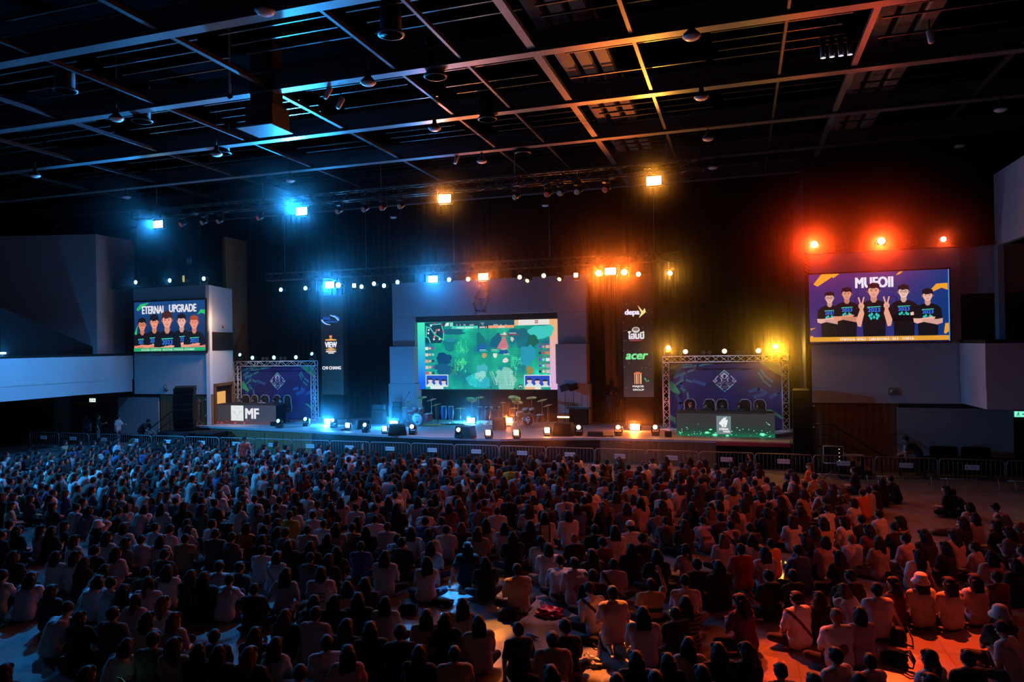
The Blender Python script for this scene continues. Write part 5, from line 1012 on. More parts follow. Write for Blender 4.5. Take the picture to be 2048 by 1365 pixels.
for x, y, lab in ((1860, 78, 'small tilted ceiling spotlight at upper right'), (655, 190, 'pair of small ceiling fittings beside the blue beam'), (680, 210, 'small ceiling fitting beside the projector box'), (912, 322, 'small white tilted ceiling spotlight beyond the second beam')):
    p = atz(x, y, 12.8); t = thing('ceiling_spotlight', p, lab, 'ceiling spotlight', 'small ceiling spotlights'); MB().cyl((0, -.12, -.12), (.02, .1, .22), .07, .09).build('housing', M['steel'], t); MB().cyl((0, .05, .15), (0, .05, .5), .02).build('stem', M['black'], t)
# ------------------------------------------------------------------ doors, signs, small wall things
def exit_sign(x, y, Y, lab, col):
    p = aty(x, y, Y); t = thing('exit_sign', p, lab, 'exit sign'); MB().bbox((0, .03, 0), (.50, .06, .26), .01).build('housing', M['white_wall'], t); MB().box((0, -.006, 0), (.45, .01, .20)).build('lit_face', em('exit_glow', col, 1.2), t)
    m = MB(); m.disc(-.1, .06, .022, -.013, 0, 10); m.stroke([(-.1, .03), (-.12, -.02), (-.16, -.06)], .02, -.013); m.stroke([(-.11, -.02), (-.07, -.07)], .02, -.013); m.stroke([(-.15, .0), (-.1, .03), (-.06, .0)], .018, -.013); m.flat([(.02, .02), (.12, .02), (.12, .05), (.17, 0), (.12, -.05), (.12, -.02), (.02, -.02)], -.013); m.build('running_figure', M['pgreen'], t)
exit_sign(185, 801, 32.2, 'small white lit exit sign under the left balcony', (.75, 1.0, .82)); exit_sign(2043, 829, 31.2, 'small green lit exit sign under the right balcony', (.2, .95, .6))
# side door beside the MF desk
a = Vector((-27.97, 32.75, 0)); b = Vector((-28.72, 35.2, 0)); t = thing('door_1', (a.x, a.y, 1.1), 'brown door frame with lit window beside the MF desk', 'door'); t['kind'] = 'structure'
d = (b-a).normalized(); ang = math.atan2(d.y, d.x); l = (b-a).length; R = Matrix.Rotation(ang, 3, 'Z')
m = MB()
for c, s_ in (((.08, -.03, 1.1), (.16, .1, 2.2)), ((l-.08, -.03, 1.1), (.16, .1, 2.2)), ((l/2, -.03, 2.16), (l, .1, .14))): m.box(R@Vector(c), s_, 0, 0, R)
m.build('door_frame', M['wood'], t); MB().box(R@Vector((l/2, .02, 1.05)), (l-.3, .05, 2.05), 0, 0, R).build('door_leaf', M['dark_wall'], t); MB().box(R@Vector((l*.36, -.02, 1.35)), (l*.42, .03, .85), 0, 0, R).build('lit_pane', em('warm_window', srgb(240, 176, 96), .9), t)
m = MB(); [m.box(R@Vector((l*.12+k*.14, -.05, 1.95)), (.06, .03, .12), 0, 0, R) for k in range(12)]; m.build('coat_hooks', M['black'], t)
for i, x in enumerate((-41.0, -36.9)):
    t = thing('door_%d' % (i+2), (x, 32.3, 0), 'dark double door under the left balcony, %s pair' % ('left', 'right')[i], 'door'); t['kind'] = 'structure'
    for k in (-1, 1):
        MB().bbox((k*.5, 0, 1.05), (.96, .06, 2.1), .01).build('leaf', M['dark_wall'], t); MB().box((k*.5, -.035, 1.45), (.5, .02, .8)).build('pane', M['black_gloss'], t)
    MB().box((0, 0, 2.2), (2.1, .1, .12)).build('lintel', M['wood'], t)
for x, y, Y, lab in ((447, 655, 33.9, 'grey air grille on the side of the left wing wall'), (332, 775, 32.25, 'small white wall box left of the speaker tower'), (378, 522, 32.5, 'small pale speaker on the dark wall above the left screen'), (1783, 783, 31.25, 'small round camera on the white wall below the MUFOII screen'), (367, 558, 32.0, 'small upright yellow lit slot above the left screen')):
    p = aty(x, y, Y); t = thing('wall_box', p, lab, 'wall fitting', 'small wall fittings'); MB().bbox((0, .0, 0), (.3 if 'slot' not in lab else .1, .1, .3 if 'slot' not in lab else .36), .02).build('case', M['grey_wall'] if 'slot' not in lab else em('slot_glow', srgb(190, 180, 120), .8), t)
    if 'slot' not in lab: MB().lathe([(.001, -.03), (.05, -.02), (.06, 0)], (0, -.05, 0), (0, 1, 0)).build('front_dot', M['black_gloss'] if 'grille' in lab else M['steel'], t)
for x, y, Y in ((1628, 813, 31.3), (1628, 855, 31.3), (411, 800, 32.3), (411, 832, 32.3)):
    p = aty(x, y, Y); tag(MB().lathe([(.001, -.03), (.03, -.025), (.04, 0)], (0, 0, 0), (0, 1, 0)).build('wall_stud', M['steel'], None, p), 'round metal stud on the brown wood panel, %s, %s one' % ('right wing' if x > 1000 else 'left wing', 'upper' if y in (813, 800) else 'lower'), 'wall stud', 'wall studs')
p = aty(4, 707, 26.0); t = thing('light_bar', p, 'glaring blue light bar on the left balcony rail', 'stage light'); MB().box((0, .05, -(p.z-5.1)/2), (.06, .06, max(.1, p.z-5.1))).build('bracket', M['black'], t); MB().bbox((0, 0, 0), (.75, .12, .14), .02).build('housing', M['black_gloss'], t); MB().bbox((.05, -.08, 0), (.62, .04, .09), .012).build('lens', M['lens'], t, color=(.3, .75, 1.0))
point_lamp('lamp_light', aty(8, 706, 26.0)+Vector((.3, -.3, .05)), BLUE, 60, .1)
# ------------------------------------------------------------------ people
def remesh(mb, name, voxel, smooth=4, mats=(), disp=0):
    me = mb.mesh('raw', []); o = bpy.data.objects.new('raw', me); COL.objects.link(o)
    r = o.modifiers.new('r', 'REMESH'); r.mode = 'VOXEL'; r.voxel_size = voxel; r.use_smooth_shade = True
    if smooth: s = o.modifiers.new('s', 'SMOOTH'); s.factor = .5; s.iterations = smooth
    if disp:
        tx = bpy.data.textures.new('folds', 'CLOUDS'); tx.noise_scale = .09
        d = o.modifiers.new('d', 'DISPLACE'); d.texture = tx; d.strength = disp; d.mid_level = .5
    dg = bpy.context.evaluated_depsgraph_get(); n = bpy.data.meshes.new_from_object(o.evaluated_get(dg)); n.name = name
    n.materials.clear()
    for m in mats: n.materials.append(m)
    n.polygons.foreach_set('use_smooth', [True]*len(n.polygons))
    bpy.data.objects.remove(o); bpy.data.meshes.remove(me); return n
def dirv(a): return Vector((0, math.sin(a), math.cos(a)))
def hand(mb, p, d, side, curl=.5):
    p = Vector(p); d = Vector(d).normalized(); sd = Vector((side, 0, 0)); sd = (sd-d*sd.dot(d)).normalized(); n = d.cross(sd) if side > 0 else sd.cross(d)
    n = n.normalized()
    if n.z > 0: n = -n
    mb.caps(p, p+d*.055, .030, .036); mb.caps(p+sd*.018+d*.03, p-sd*.018+d*.03, .026)
    for i, (off, ln) in enumerate(((-.030, .068), (-.010, .080), (.010, .075), (.029, .058))):
        a = p+d*.085+sd*off; b = a+(d*math.cos(curl*.6)+n*math.sin(curl*.6))*ln*.5; c = b+(d*math.cos(curl*1.6)+n*math.sin(curl*1.6))*ln*.5
        mb.caps(a-d*.03, b, .0095, .009, 8); mb.caps(b, c, .009, .0078, 8)
    a = p+d*.02-sd*.03; b = a-sd*.035+d*.035+n*.01; mb.caps(a, b, .013, .010, 8); mb.caps(b, b+d*.03+n*.012, .010, .0085, 8)
LEGS = dict(cross=lambda s: [(.10, .03), (.36*1, .27, .15), (-.06, .33, .07), (-.17, .27, .05)], hug=lambda s: [(.10, .03), (.12, .40, .47), (.10, .50, .08), (.10, .64, .045)], side=lambda s: [(.10, .03), (.34 if s > 0 else .06, .33, .12), (.46 if s > 0 else .26, -.04, .07), (.5 if s > 0 else .34, -.17, .045)], out=lambda s: [(.10, .03), (.15, .50, .17), (.17, .92, .08), (.19, .97, .2)], kneel=lambda s: [(.10, .03), (.13, .40, .09), (.11, -.10, .08), (.10, -.24, .05)], chair=lambda s: [(.10, .03), (.14, .44, .50), (.14, .42, .09), (.14, .56, .045)], stand=lambda s: [(.10, 0), (.11, .03, .49), (.11, -.02, .09), (.12, .13, .045)], step=lambda s: [(.10, 0), (.11, .12 if s > 0 else .0, .48), (.11, .20 if s > 0 else -.25, .10), (.12, .35 if s > 0 else -.12, .05)])
def build_pose(lean, legs, arms, hyaw=0, hpit=0, twist=0, pz=.12, fem=False, bare=True):
    P = Vector((0, 0, pz)); Wt = P+dirv(lean*.5)*.20; Ch = Wt+dirv(lean)*.17; N = Ch+dirv(lean*1.15)*.15; sw = .165 if fem else .185
    Hd = N+dirv(lean*.6+.08)*.155
    Rt = Matrix.Rotation(twist, 3, 'Z'); sh = {}
    body, shirt, tr = MB(), MB(), MB()
    def tor(mb, g):
        for k in (-1, -.5, 0, .5, 1):
            mb.caps(P+Vector((k*.085, -.005, .02)), Wt+Vector((k*(.055 if fem else .075), 0, 0)), .115+g-(.0 if k else .0), .098+g-(.008 if fem else 0)); mb.caps(Wt+Vector((k*(.055 if fem else .075), 0, 0)), Ch+Rt@Vector((k*.095, -.005, 0)), .098+g-(.008 if fem else 0), .104+g)
            mb.caps(Ch+Rt@Vector((k*.095, -.005, 0)), N+Rt@Vector((k*.075, -.01, -.055)), .104+g, .072+g)
        mb.caps(N+Rt@Vector((-sw, 0, -.055)), N+Rt@Vector((sw, 0, -.055)), .058+g)
    tor(body, 0); tor(shirt, .032)
    body.caps(N-Vector((0, .005, .04)), Hd-Vector((0, .012, .04)), .056, .050)
    RH = Matrix.Rotation(hyaw, 3, 'Z')@Matrix.Rotation(-hpit, 3, 'X')
    hv = lambda v: Hd+RH@Vector(v)
    body.ell(hv((0, -.012, .028)), (.077, .097, .098), 16, 10, 0, RH); body.ell(hv((0, .028, -.048)), (.058, .064, .066), 14, 9, 0, RH); body.ell(hv((0, .05, -.09)), (.034, .034, .028), 12, 8, 0, RH)
    body.caps(hv((0, .088, .02)), hv((0, .106, -.022)), .010, .016); body.caps(hv((-.018, .086, -.062)), hv((.018, .086, -.062)), .012); body.caps(hv((-.04, .075, .035)), hv((.04, .075, .035)), .016)
    for k in (-1, 1): body.ell(hv((k*.078, -.005, -.005)), (.012, .022, .034), 8, 6, 0, RH); body.ell(hv((k*.045, .06, -.03)), (.024, .022, .024), 8, 6, 0, RH)
    for s in (-1, 1):
        S = N+Rt@Vector((s*sw, 0, -.055)); A = arms if not isinstance(arms, tuple) else arms[0 if s < 0 else 1]
        if A == 'lap': E_, H_ = P+Vector((s*.25, .10, .20)), P+Vector((s*.07, .33, .13))
        elif A == 'phone': E_, H_ = P+Vector((s*.23, .17, .22)), P+Vector((s*.055, .37, .30))
        elif A == 'hug': E_, H_ = P+Vector((s*.26, .26, .24)), P+Vector((s*.07, .50, .22))
        elif A == 'back': E_, H_ = P+Vector((s*.29, -.13, .22)), P+Vector((s*.31, -.32, -.07))
        elif A == 'raise': E_, H_ = S+Vector((s*.10, .20, .10)), S+Vector((s*.04, .26, .36))
        elif A == 'head': E_, H_ = S+Vector((s*.17, .12, .16)), Hd+Vector((s*.08, -.02, .06))
        elif A == 'desk': E_, H_ = S+Vector((s*.09, .10, -.26)), S+Vector((s*-.02, .36, -.25))
        elif A == 'down': E_, H_ = S+Vector((s*.06, -.03, -.29)), S+Vector((s*.04, .05, -.54))
        elif A == 'reach': E_, H_ = S+Vector((s*.05, .10, -.27)), S+Vector((s*-.02, .30, -.38))
        d1, d2 = (E_-S), (H_-E_); E_ = S+d1.normalized()*.285; H_ = E_+(H_-E_).normalized()*min(.25, max(.2, (H_-E_).length))
        body.caps(S, E_, .050, .040); body.caps(E_, H_, .039, .027); hand(body, H_, H_-E_, s, .9 if A in ('phone', 'desk') else .5)
        shirt.caps(S, S.lerp(E_, .66), .074, .076)
        g = LEGS[legs](s); hp = Vector((s*.10, g[0][1], pz-.01)); kn = Vector((s*g[1][0] if legs != 'side' else g[1][0], g[1][1], g[1][2])); an = Vector((s*g[2][0] if legs != 'side' else g[2][0], g[2][1], g[2][2])); to = Vector((s*g[3][0] if legs != 'side' else g[3][0], g[3][1], g[3][2]))
        body.caps(hp, kn, .082, .056); body.caps(kn, an, .055, .036); body.caps(an, to, .038, .028)
        tr.caps(hp+Vector((0, 0, .01)), kn, .100, .072); tr.caps(kn, kn.lerp(an, .86), .071, .055)
    for k in (-1, 0, 1): tr.caps(P+Vector((k*.075, -.005, .0)), P+Vector((k*.07, 0, .10)), .122, .112)
    b = remesh(body, 'person', .0105, 3, [M['skin'], M['eye']])
    bm = bmesh.new(); bm.from_mesh(b)
    for k in (-1, 1):     # eyes and brows set into the face
        for c, r in ((hv((k*.032, .083, .008)), (.013, .009, .007)), (hv((k*.034, .089, .03)), (.018, .008, .005))):
            n = len(bm.verts); t = bmesh.ops.create_uvsphere(bm, u_segments=8, v_segments=5, radius=1); 
            for v in t['verts']: v.co = c+RH@Vector((v.co.x*r[0], v.co.y*r[1], v.co.z*r[2]))
            for f in {f for v in t['verts'] for f in v.link_faces}: f.material_index = 1; f.smooth = True
    bm.to_mesh(b); bm.free()
    return dict(body=b, shirt=remesh(shirt, 'top', .016, 7, [M['cloth']], .018), trousers=remesh(tr, 'trousers', .017, 3, [M['trouser']], .014), head=Matrix.Translation(Hd)@RH.to_4x4(), hang=Matrix.Translation(Hd)@Matrix.Rotation(hyaw, 4, 'Z')@Matrix.Rotation(-min(hpit, .12), 4, 'X'), hz=Hd, low=None)
def hair_mesh(k):
    m = MB()
    if k in 'slbtuqah':
        m.ell((0, -.026, .040), (.090, .100, .100), 16, 10); m.ell((0, -.055, -.015), (.080, .062, .07), 14, 8); m.ell((0, .052, .082), (.066, .042, .034), 12, 8)
        for s in (-1, 1): m.ell((s*.074, -.012, .022), (.024, .058, .06), 10, 8)
    if k in 'lbtah':
        for s in (-1, 1): m.caps((s*.078, -.025, .02), (s*.086, -.03, -.10), .034, .030); m.ell((s*.05, .058, .07), (.04, .035, .04), 10, 8)
    if k == 'b': m.caps((-.05, -.075, -.02), (-.052, -.078, -.13), .056, .050); m.caps((.05, -.075, -.02), (.052, -.078, -.13), .056, .050); m.caps((0, -.085, -.02), (0, -.09, -.13), .056, .05)
    if k in 'lah':
        for x in (-.062, -.02, .02, .062): m.caps((x, -.078, .0), (x*1.25, -.115, -.20), .056, .050); m.caps((x*1.25, -.115, -.20), (x*.95, -.135, -.40 if abs(x) < .05 else -.34), .050, .022)
    if k == 't': m.caps((0, -.10, .03), (.0, -.15, -.06), .036, .042); m.caps((0, -.15, -.06), (.01, -.16, -.34), .042, .014)
    if k == 'u': m.ell((0, -.085, .115), (.048, .048, .042))
    return remesh(m, 'hair', .012, 2, [M['hair']], .008)
HAIR = {k: hair_mesh(k) for k in 'slbtu'}
HAIR['a'] = HAIR['l']; HAIR['q'] = HAIR['s']; HAIR['h'] = HAIR['l']; HAIR['c'] = HAIR['s']; HAIR['k'] = HAIR['s']
_m = MB().lathe([(.098, .04), (.104, .07), (.094, .115), (.06, .142), (.001, .15)], (0, -.016, .01), n=20); _m.lathe([(.085, .0), (.08, .085), (.001, .088)], (0, .035, .035), (0, .96, -.28), 16) if False else None
_m.slab([(-.075, .0), (-.07, .05), (-.035, .085), (.035, .085), (.07, .05), (.075, .0)], 0, .008) if False else None
_v = []
for j in range(9): a = PI*j/8; _v.append((.088*math.cos(a), .062+.075*math.sin(a)))
_m.prism([(p[0], p[1]) for p in _v], .044, .052); CAP = _m.mesh('cap', M['cloth'])
BUCKET = MB().lathe([(.001, .152), (.072, .148), (.095, .125), (.106, .05), (.150, -.012), (.156, -.012), (.158, -.004), (.112, .06), (.102, .13), (.076, .156), (.001, .160)], (0, -.014, .0), n=22).mesh('bucket_hat', M['cloth'])
BACKPACK = MB().bbox((0, 0, 0), (.27, .13, .36), .05)
for s in (-1, 1): BACKPACK.tube([(s*.09, .06, .15), (s*.10, .16, .17), (s*.11, .23, .05), (s*.11, .18, -.12), (s*.10, .07, -.15)], .016, 6)
BACKPACK = BACKPACK.mesh('backpack', M['cloth'])
POSES = dict(
    c=build_pose(.10, 'cross', 'lap', 0, -.12), c2=build_pose(.22, 'cross', 'phone', .25, .30, fem=True), c3=build_pose(.04, 'cross', 'lap', -.35, -.15, fem=True),
    d=build_pose(.38, 'cross', 'phone', 0, .62), h=build_pose(.30, 'hug', 'hug', .15, .05, fem=True), h2=build_pose(.34, 'hug', 'hug', -.2, .35),
    b=build_pose(-.30, 'out', 'back', .1, -.1), L=build_pose(.12, 'side', ('back', 'lap'), .3, 0, .1, fem=True), f=build_pose(.62, 'cross', 'lap', .2, .5, .1), k=build_pose(.12, 'kneel', 'lap', 0, -.05, 0, .24, fem=True), r=build_pose(.08, 'cross', ('lap', 'raise'), .1, -.2))
EXTRA = dict(desk=build_pose(.14, 'chair', 'desk', 0, .22, 0, .58), stand=build_pose(.04, 'stand', ('phone', 'down'), .2, .15, 0, .95), bend=build_pose(.85, 'stand', 'reach', 0, .5, 0, .93), keys=build_pose(.25, 'chair', 'desk', .3, .35, 0, .58), walk=build_pose(.45, 'step', ('reach', 'down'), 0, .3, 0, .90))
for k_, p_ in EXTRA.items():
    if k_ in ('stand', 'bend', 'walk'): pass
SH = dict(w=(.46, .44, .45), k=(.012, .012, .014), g=(.10, .10, .11), p=(.42, .29, .30), r=(.42, .045, .03), o=(.62, .18, .03), y=(.42, .36, .04), b=(.05, .09, .24), n=(.03, .07, .04), t=(.36, .26, .17), m=(.13, .035, .035), s=(.40, .26, .12))
SW = dict(w='white', k='black', g='grey', p='pale pink', r='red', o='orange', y='yellow', b='blue', n='dark green', t='beige', m='maroon', s='banded tan and black')
HW = dict(s='short black hair', l='long black hair', b='a black bob', t='a black ponytail', u='a black bun', a='long brown hair', q='short reddish hair', h='a pale bucket hat', c='a dark cap', k='a white cap')
PW = dict(c='cross-legged', c2='cross-legged', c3='cross-legged', d='head down', h='hugging knees', h2='hugging knees', b='leaning back', L='legs aside', f='bent forward', k='kneeling', r='one hand raised')
def make_person(pose, loc, rz, shirt, hair, label, group, scale=1.0, rng=random, trous=None, name='person', cat='person'):
    P = POSES.get(pose) or EXTRA[pose]; o = bpy.data.objects.new(name, P['body']); COL.objects.link(o); o.location = loc; o.rotation_euler = (0, 0, rz); o.scale = (scale,)*3
    tag(o, label, cat, group); v = rng.uniform(.8, 1.15)
    def kid(n, me, col, mtx=None):
        c = bpy.data.objects.new(n, me); COL.objects.link(c); c.parent = o; c.color = (*[q*v for q in col], 1)
        if mtx is not None: c.matrix_local = mtx
        return c
    kid('top', P['shirt'], SH[shirt]); kid('trousers', P['trousers'], trous or rng.choice([(.015, .015, .02), (.02, .03, .07), (.012, .012, .012), (.20, .17, .13), (.03, .03, .035)]))
    hc = {'a': (.09, .04, .018), 'q': (.22, .07, .025)}.get(hair, rng.choice([(.004, .0035, .0035), (.005, .004, .004), (.010, .006, .005)]))
    kid('hair', HAIR[hair], hc, P['hang' if hair in 'lahbt' else 'head'])
    if hair == 'h': kid('hat', BUCKET, (.60, .56, .54), P['head'])
    if hair in 'ck': kid('cap', CAP, (.6, .58, .58) if hair == 'k' else (.02, .02, .03), P['head'])
    return o
# ------------------------------------------------------------------ the seated audience: head position seen in the photograph, top, hair, pose
AUD = """
12 1342 k l c|135 1217 w s f|160 1235 k l c3|227 1227 g s c|223 1165 w s c|272 1199 p t L|297 1237 t l c|328 1205 w a c3|350 1237 p a c|307 1278 g s c|350 1290 p l c3|255 1290 w l f|176 1348 k l c|68 1328 g s d|398 1300 k l c
429 1272 k s c|457 1272 k s d|511 1268 k l c|572 1231 k a b|632 1227 p s c|671 1203 k l c3|693 1175 w l f|716 1198 k l c|628 1203 k l h|771 1205 w l c|693 1252 k l h|740 1258 k l c|779 1258 w a c3|439 1305 k l c|501 1309 k a c3|552 1288 w l c2|654 1285 w s c|695 1305 p l L|600 1345 n s h
853 1231 t l c|892 1239 k l c3|925 1209 t l L|956 1244 w l c|909 1307 t s c|839 1305 k b c|1036 1258 k s L|1105 1278 t u c|1130 1254 k s c2|1179 1178 w s f|1101 1346 k l c|800 1264 k s h
1225 1185 p u k|1301 1169 s s r|1286 1227 w l c|1350 1227 k s c|1372 1205 s l c3|1370 1163 w s d|1272 1317 k l c|1378 1289 w l c3|1335 1321 k l c|1479 1201 m l c2|1436 1301 k l c|1491 1299 k l c2|1403 1346 k b c|1561 1342 k s c2|1592 1196 w s c|1310 1358 k s c|1233 1363 k s c
1672 1232 w q c|1720 1228 p b c3|1753 1179 w s c|1670 1311 w s c|1740 1322 w s c3|1858 1315 w t c|1935 1315 k s c|2005 1258 w s d|1998 1228 k h c|1637 1195 k l c|1685 1179 w a f|1786 1165 m l L|1840 1161 w h c|1897 1166 w l c|1948 1159 w l c|1992 1153 m s c|1626 1362 k s c|1718 1362 k s c|1860 1364 k s c
20 1048 w s c|4 1069 k s c|35 1060 k l c|82 1059 p l c3|105 1061 k l c2|129 1051 k l c|150 1079 w l c|154 1042 w l c3|197 1051 k h c|215 1030 w s f|215 1073 w l c|248 1055 w b c|283 1079 w s c|311 1055 w s c3|322 1079 w l c|340 1059 p s c2|371 1077 t s c|377 1059 p b h|375 1046 w l c|330 1108 k s c|252 1085 g l c|191 1100 k s c|234 1104 p l c|152 1112 w l c|170 1124 k l c2|113 1112 w l c|29 1112 k l c|4 1118 k s h|211 1139 w l f|64 1155 w l d|104 1180 k l c|291 1145 n s c|297 1165 w t c|336 1140 w l c|6 1151 w s h|383 1151 k l c|197 1161 w l f|248 1180 k l h
431 1067 g s c|425 1048 p s c|459 1055 k l c3|464 1075 g s c2|494 1055 o b c|527 1059 k l c2|525 1079 k l c|535 1036 w b c|556 1046 m l c|580 1030 y s c|556 1063 g l h|572 1065 g s c|615 1059 w s c|627 1030 w s c3|648 1048 w s c|656 1077 k l c|673 1055 w l c|621 1092 k l c|621 1116 g s c2|705 1055 t s c|732 1061 k l c|750 1038 w s c|716 1042 p l c3|775 1053 w s c|722 1092 b s c|771 1112 w l c|525 1100 w s c|554 1112 w b c2|535 1090 p s c3|658 1118 k l c|439 1132 p s c|480 1134 k s c|459 1159 w s h|572 1147 w l L|642 1145 w b c|408 1155 k l c|509 1178 k s c|576 1089 k l c|673 1104 k l c2|795 1077 w s c|730 1167 k l c
823 1063 w l c|851 1042 b s c|884 1042 w u c|892 1059 w s c|859 1067 w l c3|923 1053 k a c|956 1063 t a c|972 1046 p l c2|1009 1053 w l c|1025 1073 k l c|1036 1051 g h c|1060 1050 k l c|1081 1081 w t c|1097 1096 w b c|1148 1077 k q c|863 1092 p l c|853 1124 w l c2|935 1094 k l L|962 1092 k s c|970 1124 k l c|1034 1139 t s c|1120 1122 w s f|1148 1126 w s c|1183 1108 k l c|1089 1034 w b k|1136 1030 w b c|804 1085 k s c|820 1085 k l c3|1189 1059 k s c|905 1051 k l c|1185 1151 k s c|1140 1112 w s c2
1229 1061 w l c|1260 1053 w k c|1284 1077 k s c2|1262 1096 k l c|1309 1081 w q c|1313 1110 k l c|1331 1042 g s c2|1368 1048 k l c|1370 1098 p t c2|1405 1042 p s f|1393 1128 k s c|1436 1132 k l c|1446 1077 p a c|1460 1050 p s c|1440 1034 k s c|1481 1098 r s k|1499 1055 k s c|1505 1077 w l c3|1528 1104 w l c|1541 1087 o s c|1536 1151 k s c|1585 1151 k s c3|1596 1101 b s c2|1227 1128 p s c|1282 1050 k s c|1204 1085 m s c2|1583 1040 w l c
1626 1061 k l c|1646 1043 t l c|1687 1041 w l c|1722 1038 k s c|1757 1028 w s c|1736 1058 m l c|1799 1041 s l c|1788 1054 k s c2|1810 1076 p s c|1847 1069 k l h|1832 1045 k l c|1703 1078 w q c|1650 1082 p b c|1609 1076 b l c2|1757 1082 t l c3|1836 1109 w l b|1626 1106 w s c|1676 1111 k l c|1889 1093 k l c|1906 1069 p l c2|1948 1034 p l c|1924 1043 k l c|1948 1093 p s c|1981 1111 p l c|2016 1063 g l d|1992 1050 k b c|2037 1054 m q c|2044 1100 p s c|2029 1128 k l c|1700 1152 k s h|1771 1152 m l c3
1891 978 k l c|1904 985 k s f|1937 1012 w l c|1990 1015 p s f|1780 958 k s d|1748 975 k s c|1735 980 w s c|1762 962 k b c|1724 985 o s c|1650 1000 k s c|1665 975 k l c|1680 980 w u f|1707 940 k k c|1618 932 o a c|1580 945 w s f|1600 1020 k l c|1590 975 k l c|1560 1000 k l c|1520 990 p l c|1515 945 w l c|1470 940 k l c|1640 1005 o s c
1020 937 y u c|1033 950 w q c|1052 935 w s c|1075 945 g l c|998 945 p a c|575 968 r h c|640 966 w s c|560 1000 w s c|108 962 w k c
"""
PEOPLE = []      # (x, y, z=head), attributes
def facing(p, r):
    t = Vector((-12.5, 36, 0))-Vector((p.x, p.y, 0)); return math.atan2(-t.x, t.y)+r.uniform(-.28, .28)
rc = random.Random(21); spots = []
def place(px, py, s, h, ps, r):
    P = POSES[ps]; hz = P['hz']; sc = r.uniform(.95, 1.06)
    w = atz(px, py, hz.z*sc+.02); rz = facing(w, r)
    off = Matrix.Rotation(rz, 3, 'Z')@Vector((hz.x, hz.y, 0))*sc
    return (w.x-off.x, w.y-off.y, rz, sc)
for row in AUD.strip().splitlines():
    for e in row.split('|'):
        f = e.split(); x, y, rz, sc = place(int(f[0]), int(f[1]), f[2], f[3], f[4], rc)
        if any((x-q[0])**2+(y-q[1])**2 < .13 for q in spots): continue
        spots.append((x, y)); PEOPLE.append((x, y, rz, sc, f[2], f[3], f[4], (int(f[0]), int(f[1]))))
NHAND = len(PEOPLE)
def inside(pt, poly):
    c = False; n = len(poly)
    for i in range(n):
        a, b = poly[i], poly[i-1]
        if (a[1] > pt[1]) != (b[1] > pt[1]) and pt[0] < (b[0]-a[0])*(pt[1]-a[1])/(b[1]-a[1])+a[0]: c = not c
    return c
ZONE = [(-60, 1044), (-60, 925), (0, 912), (90, 905), (150, 888), (260, 880), (400, 886), (520, 890), (600, 896), (700, 902), (820, 910), (900, 913), (1100, 916), (1300, 920), (1480, 926), (1560, 938), (1660, 960), (1690, 985), (1745, 1000), (1700, 1030), (1500, 1034), (1200, 1028), (900, 1030), (600, 1028), (300, 1030)]
yy = 15.5
while yy < 28.3:
    xx = -38.0+rc.uniform(0, .5)
    while xx < 4:
        x, y = xx+rc.uniform(-.17, .17), yy+rc.uniform(-.2, .2); q = proj((x, y, .75))
        if inside(q, ZONE) and y < 28.05 and rc.random() < .93 and all((x-s[0])**2+(y-s[1])**2 > .20 for s in spots):
            spots.append((x, y)); p = Vector((x, y, 0))
            PEOPLE.append((x, y, facing(p, rc), rc.uniform(.94, 1.06), rc.choice('wwwwwwkkkkkkkkggnpptmbk'), rc.choice('sssslllllllbbtua'), rc.choice(['c', 'c', 'c2', 'c3', 'c3', 'd', 'h', 'h2', 'L', 'f', 'k', 'c', 'r' if rc.random() < .3 else 'c']), None))
        xx += .70
    yy += .74
PEOPLE.sort(key=lambda p: proj((p[0], p[1], .4))[2])
NIND = 282
# words that single each seated person out, from things one can find near them
ANCH = [('the red plastic bag', 1101, 1232), ('the open backpack on the floor', 1788, 1322), ('the black handbag at bottom centre', 815, 1228), ('the bag with a strap at bottom centre', 1018, 1238), ('the lit phone at lower left', 86, 1180), ('the black bottle', 1118, 1100), ('the flat black folder', 1177, 1086), ('the clear food box', 988, 1112), ('the white light stick', 1350, 1062), ('the clear plastic bag at lower left', 497, 1236), ('the crumpled white bag', 784, 1187), ('the yellow top', 580, 1068), ('the orange top in the middle', 1541, 1125), ('the plain red top', 1481, 1135), ('the white bucket hat', 1840, 1185), ('the blue top left of centre', 722, 1130), ('the pale bottle at left', 343, 1020), ('the black bag at right', 1660, 1050), ('the banded tan top', 1301, 1200), ('the pink bag at far right', 1878, 1070), ('the orange headscarf', 1618, 950), ('the white cap at the fence', 1707, 955), ('the bright yellow top near the fence', 1020, 955), ('the red top with pale hat', 575, 985), ('the white cap at left', 108, 980), ('the standing person in white', 485, 950), ('the black bag below the blue patch', 533, 1240), ('the fallen bottle', 1054, 1272), ('the plastic bag with bottle', 1185, 1328), ('the long black bag', 1177, 1288), ('the small black bag at lower right', 1797, 1285)]
AW = [(n, atz(x, y, 0)) for n, x, y in ANCH]
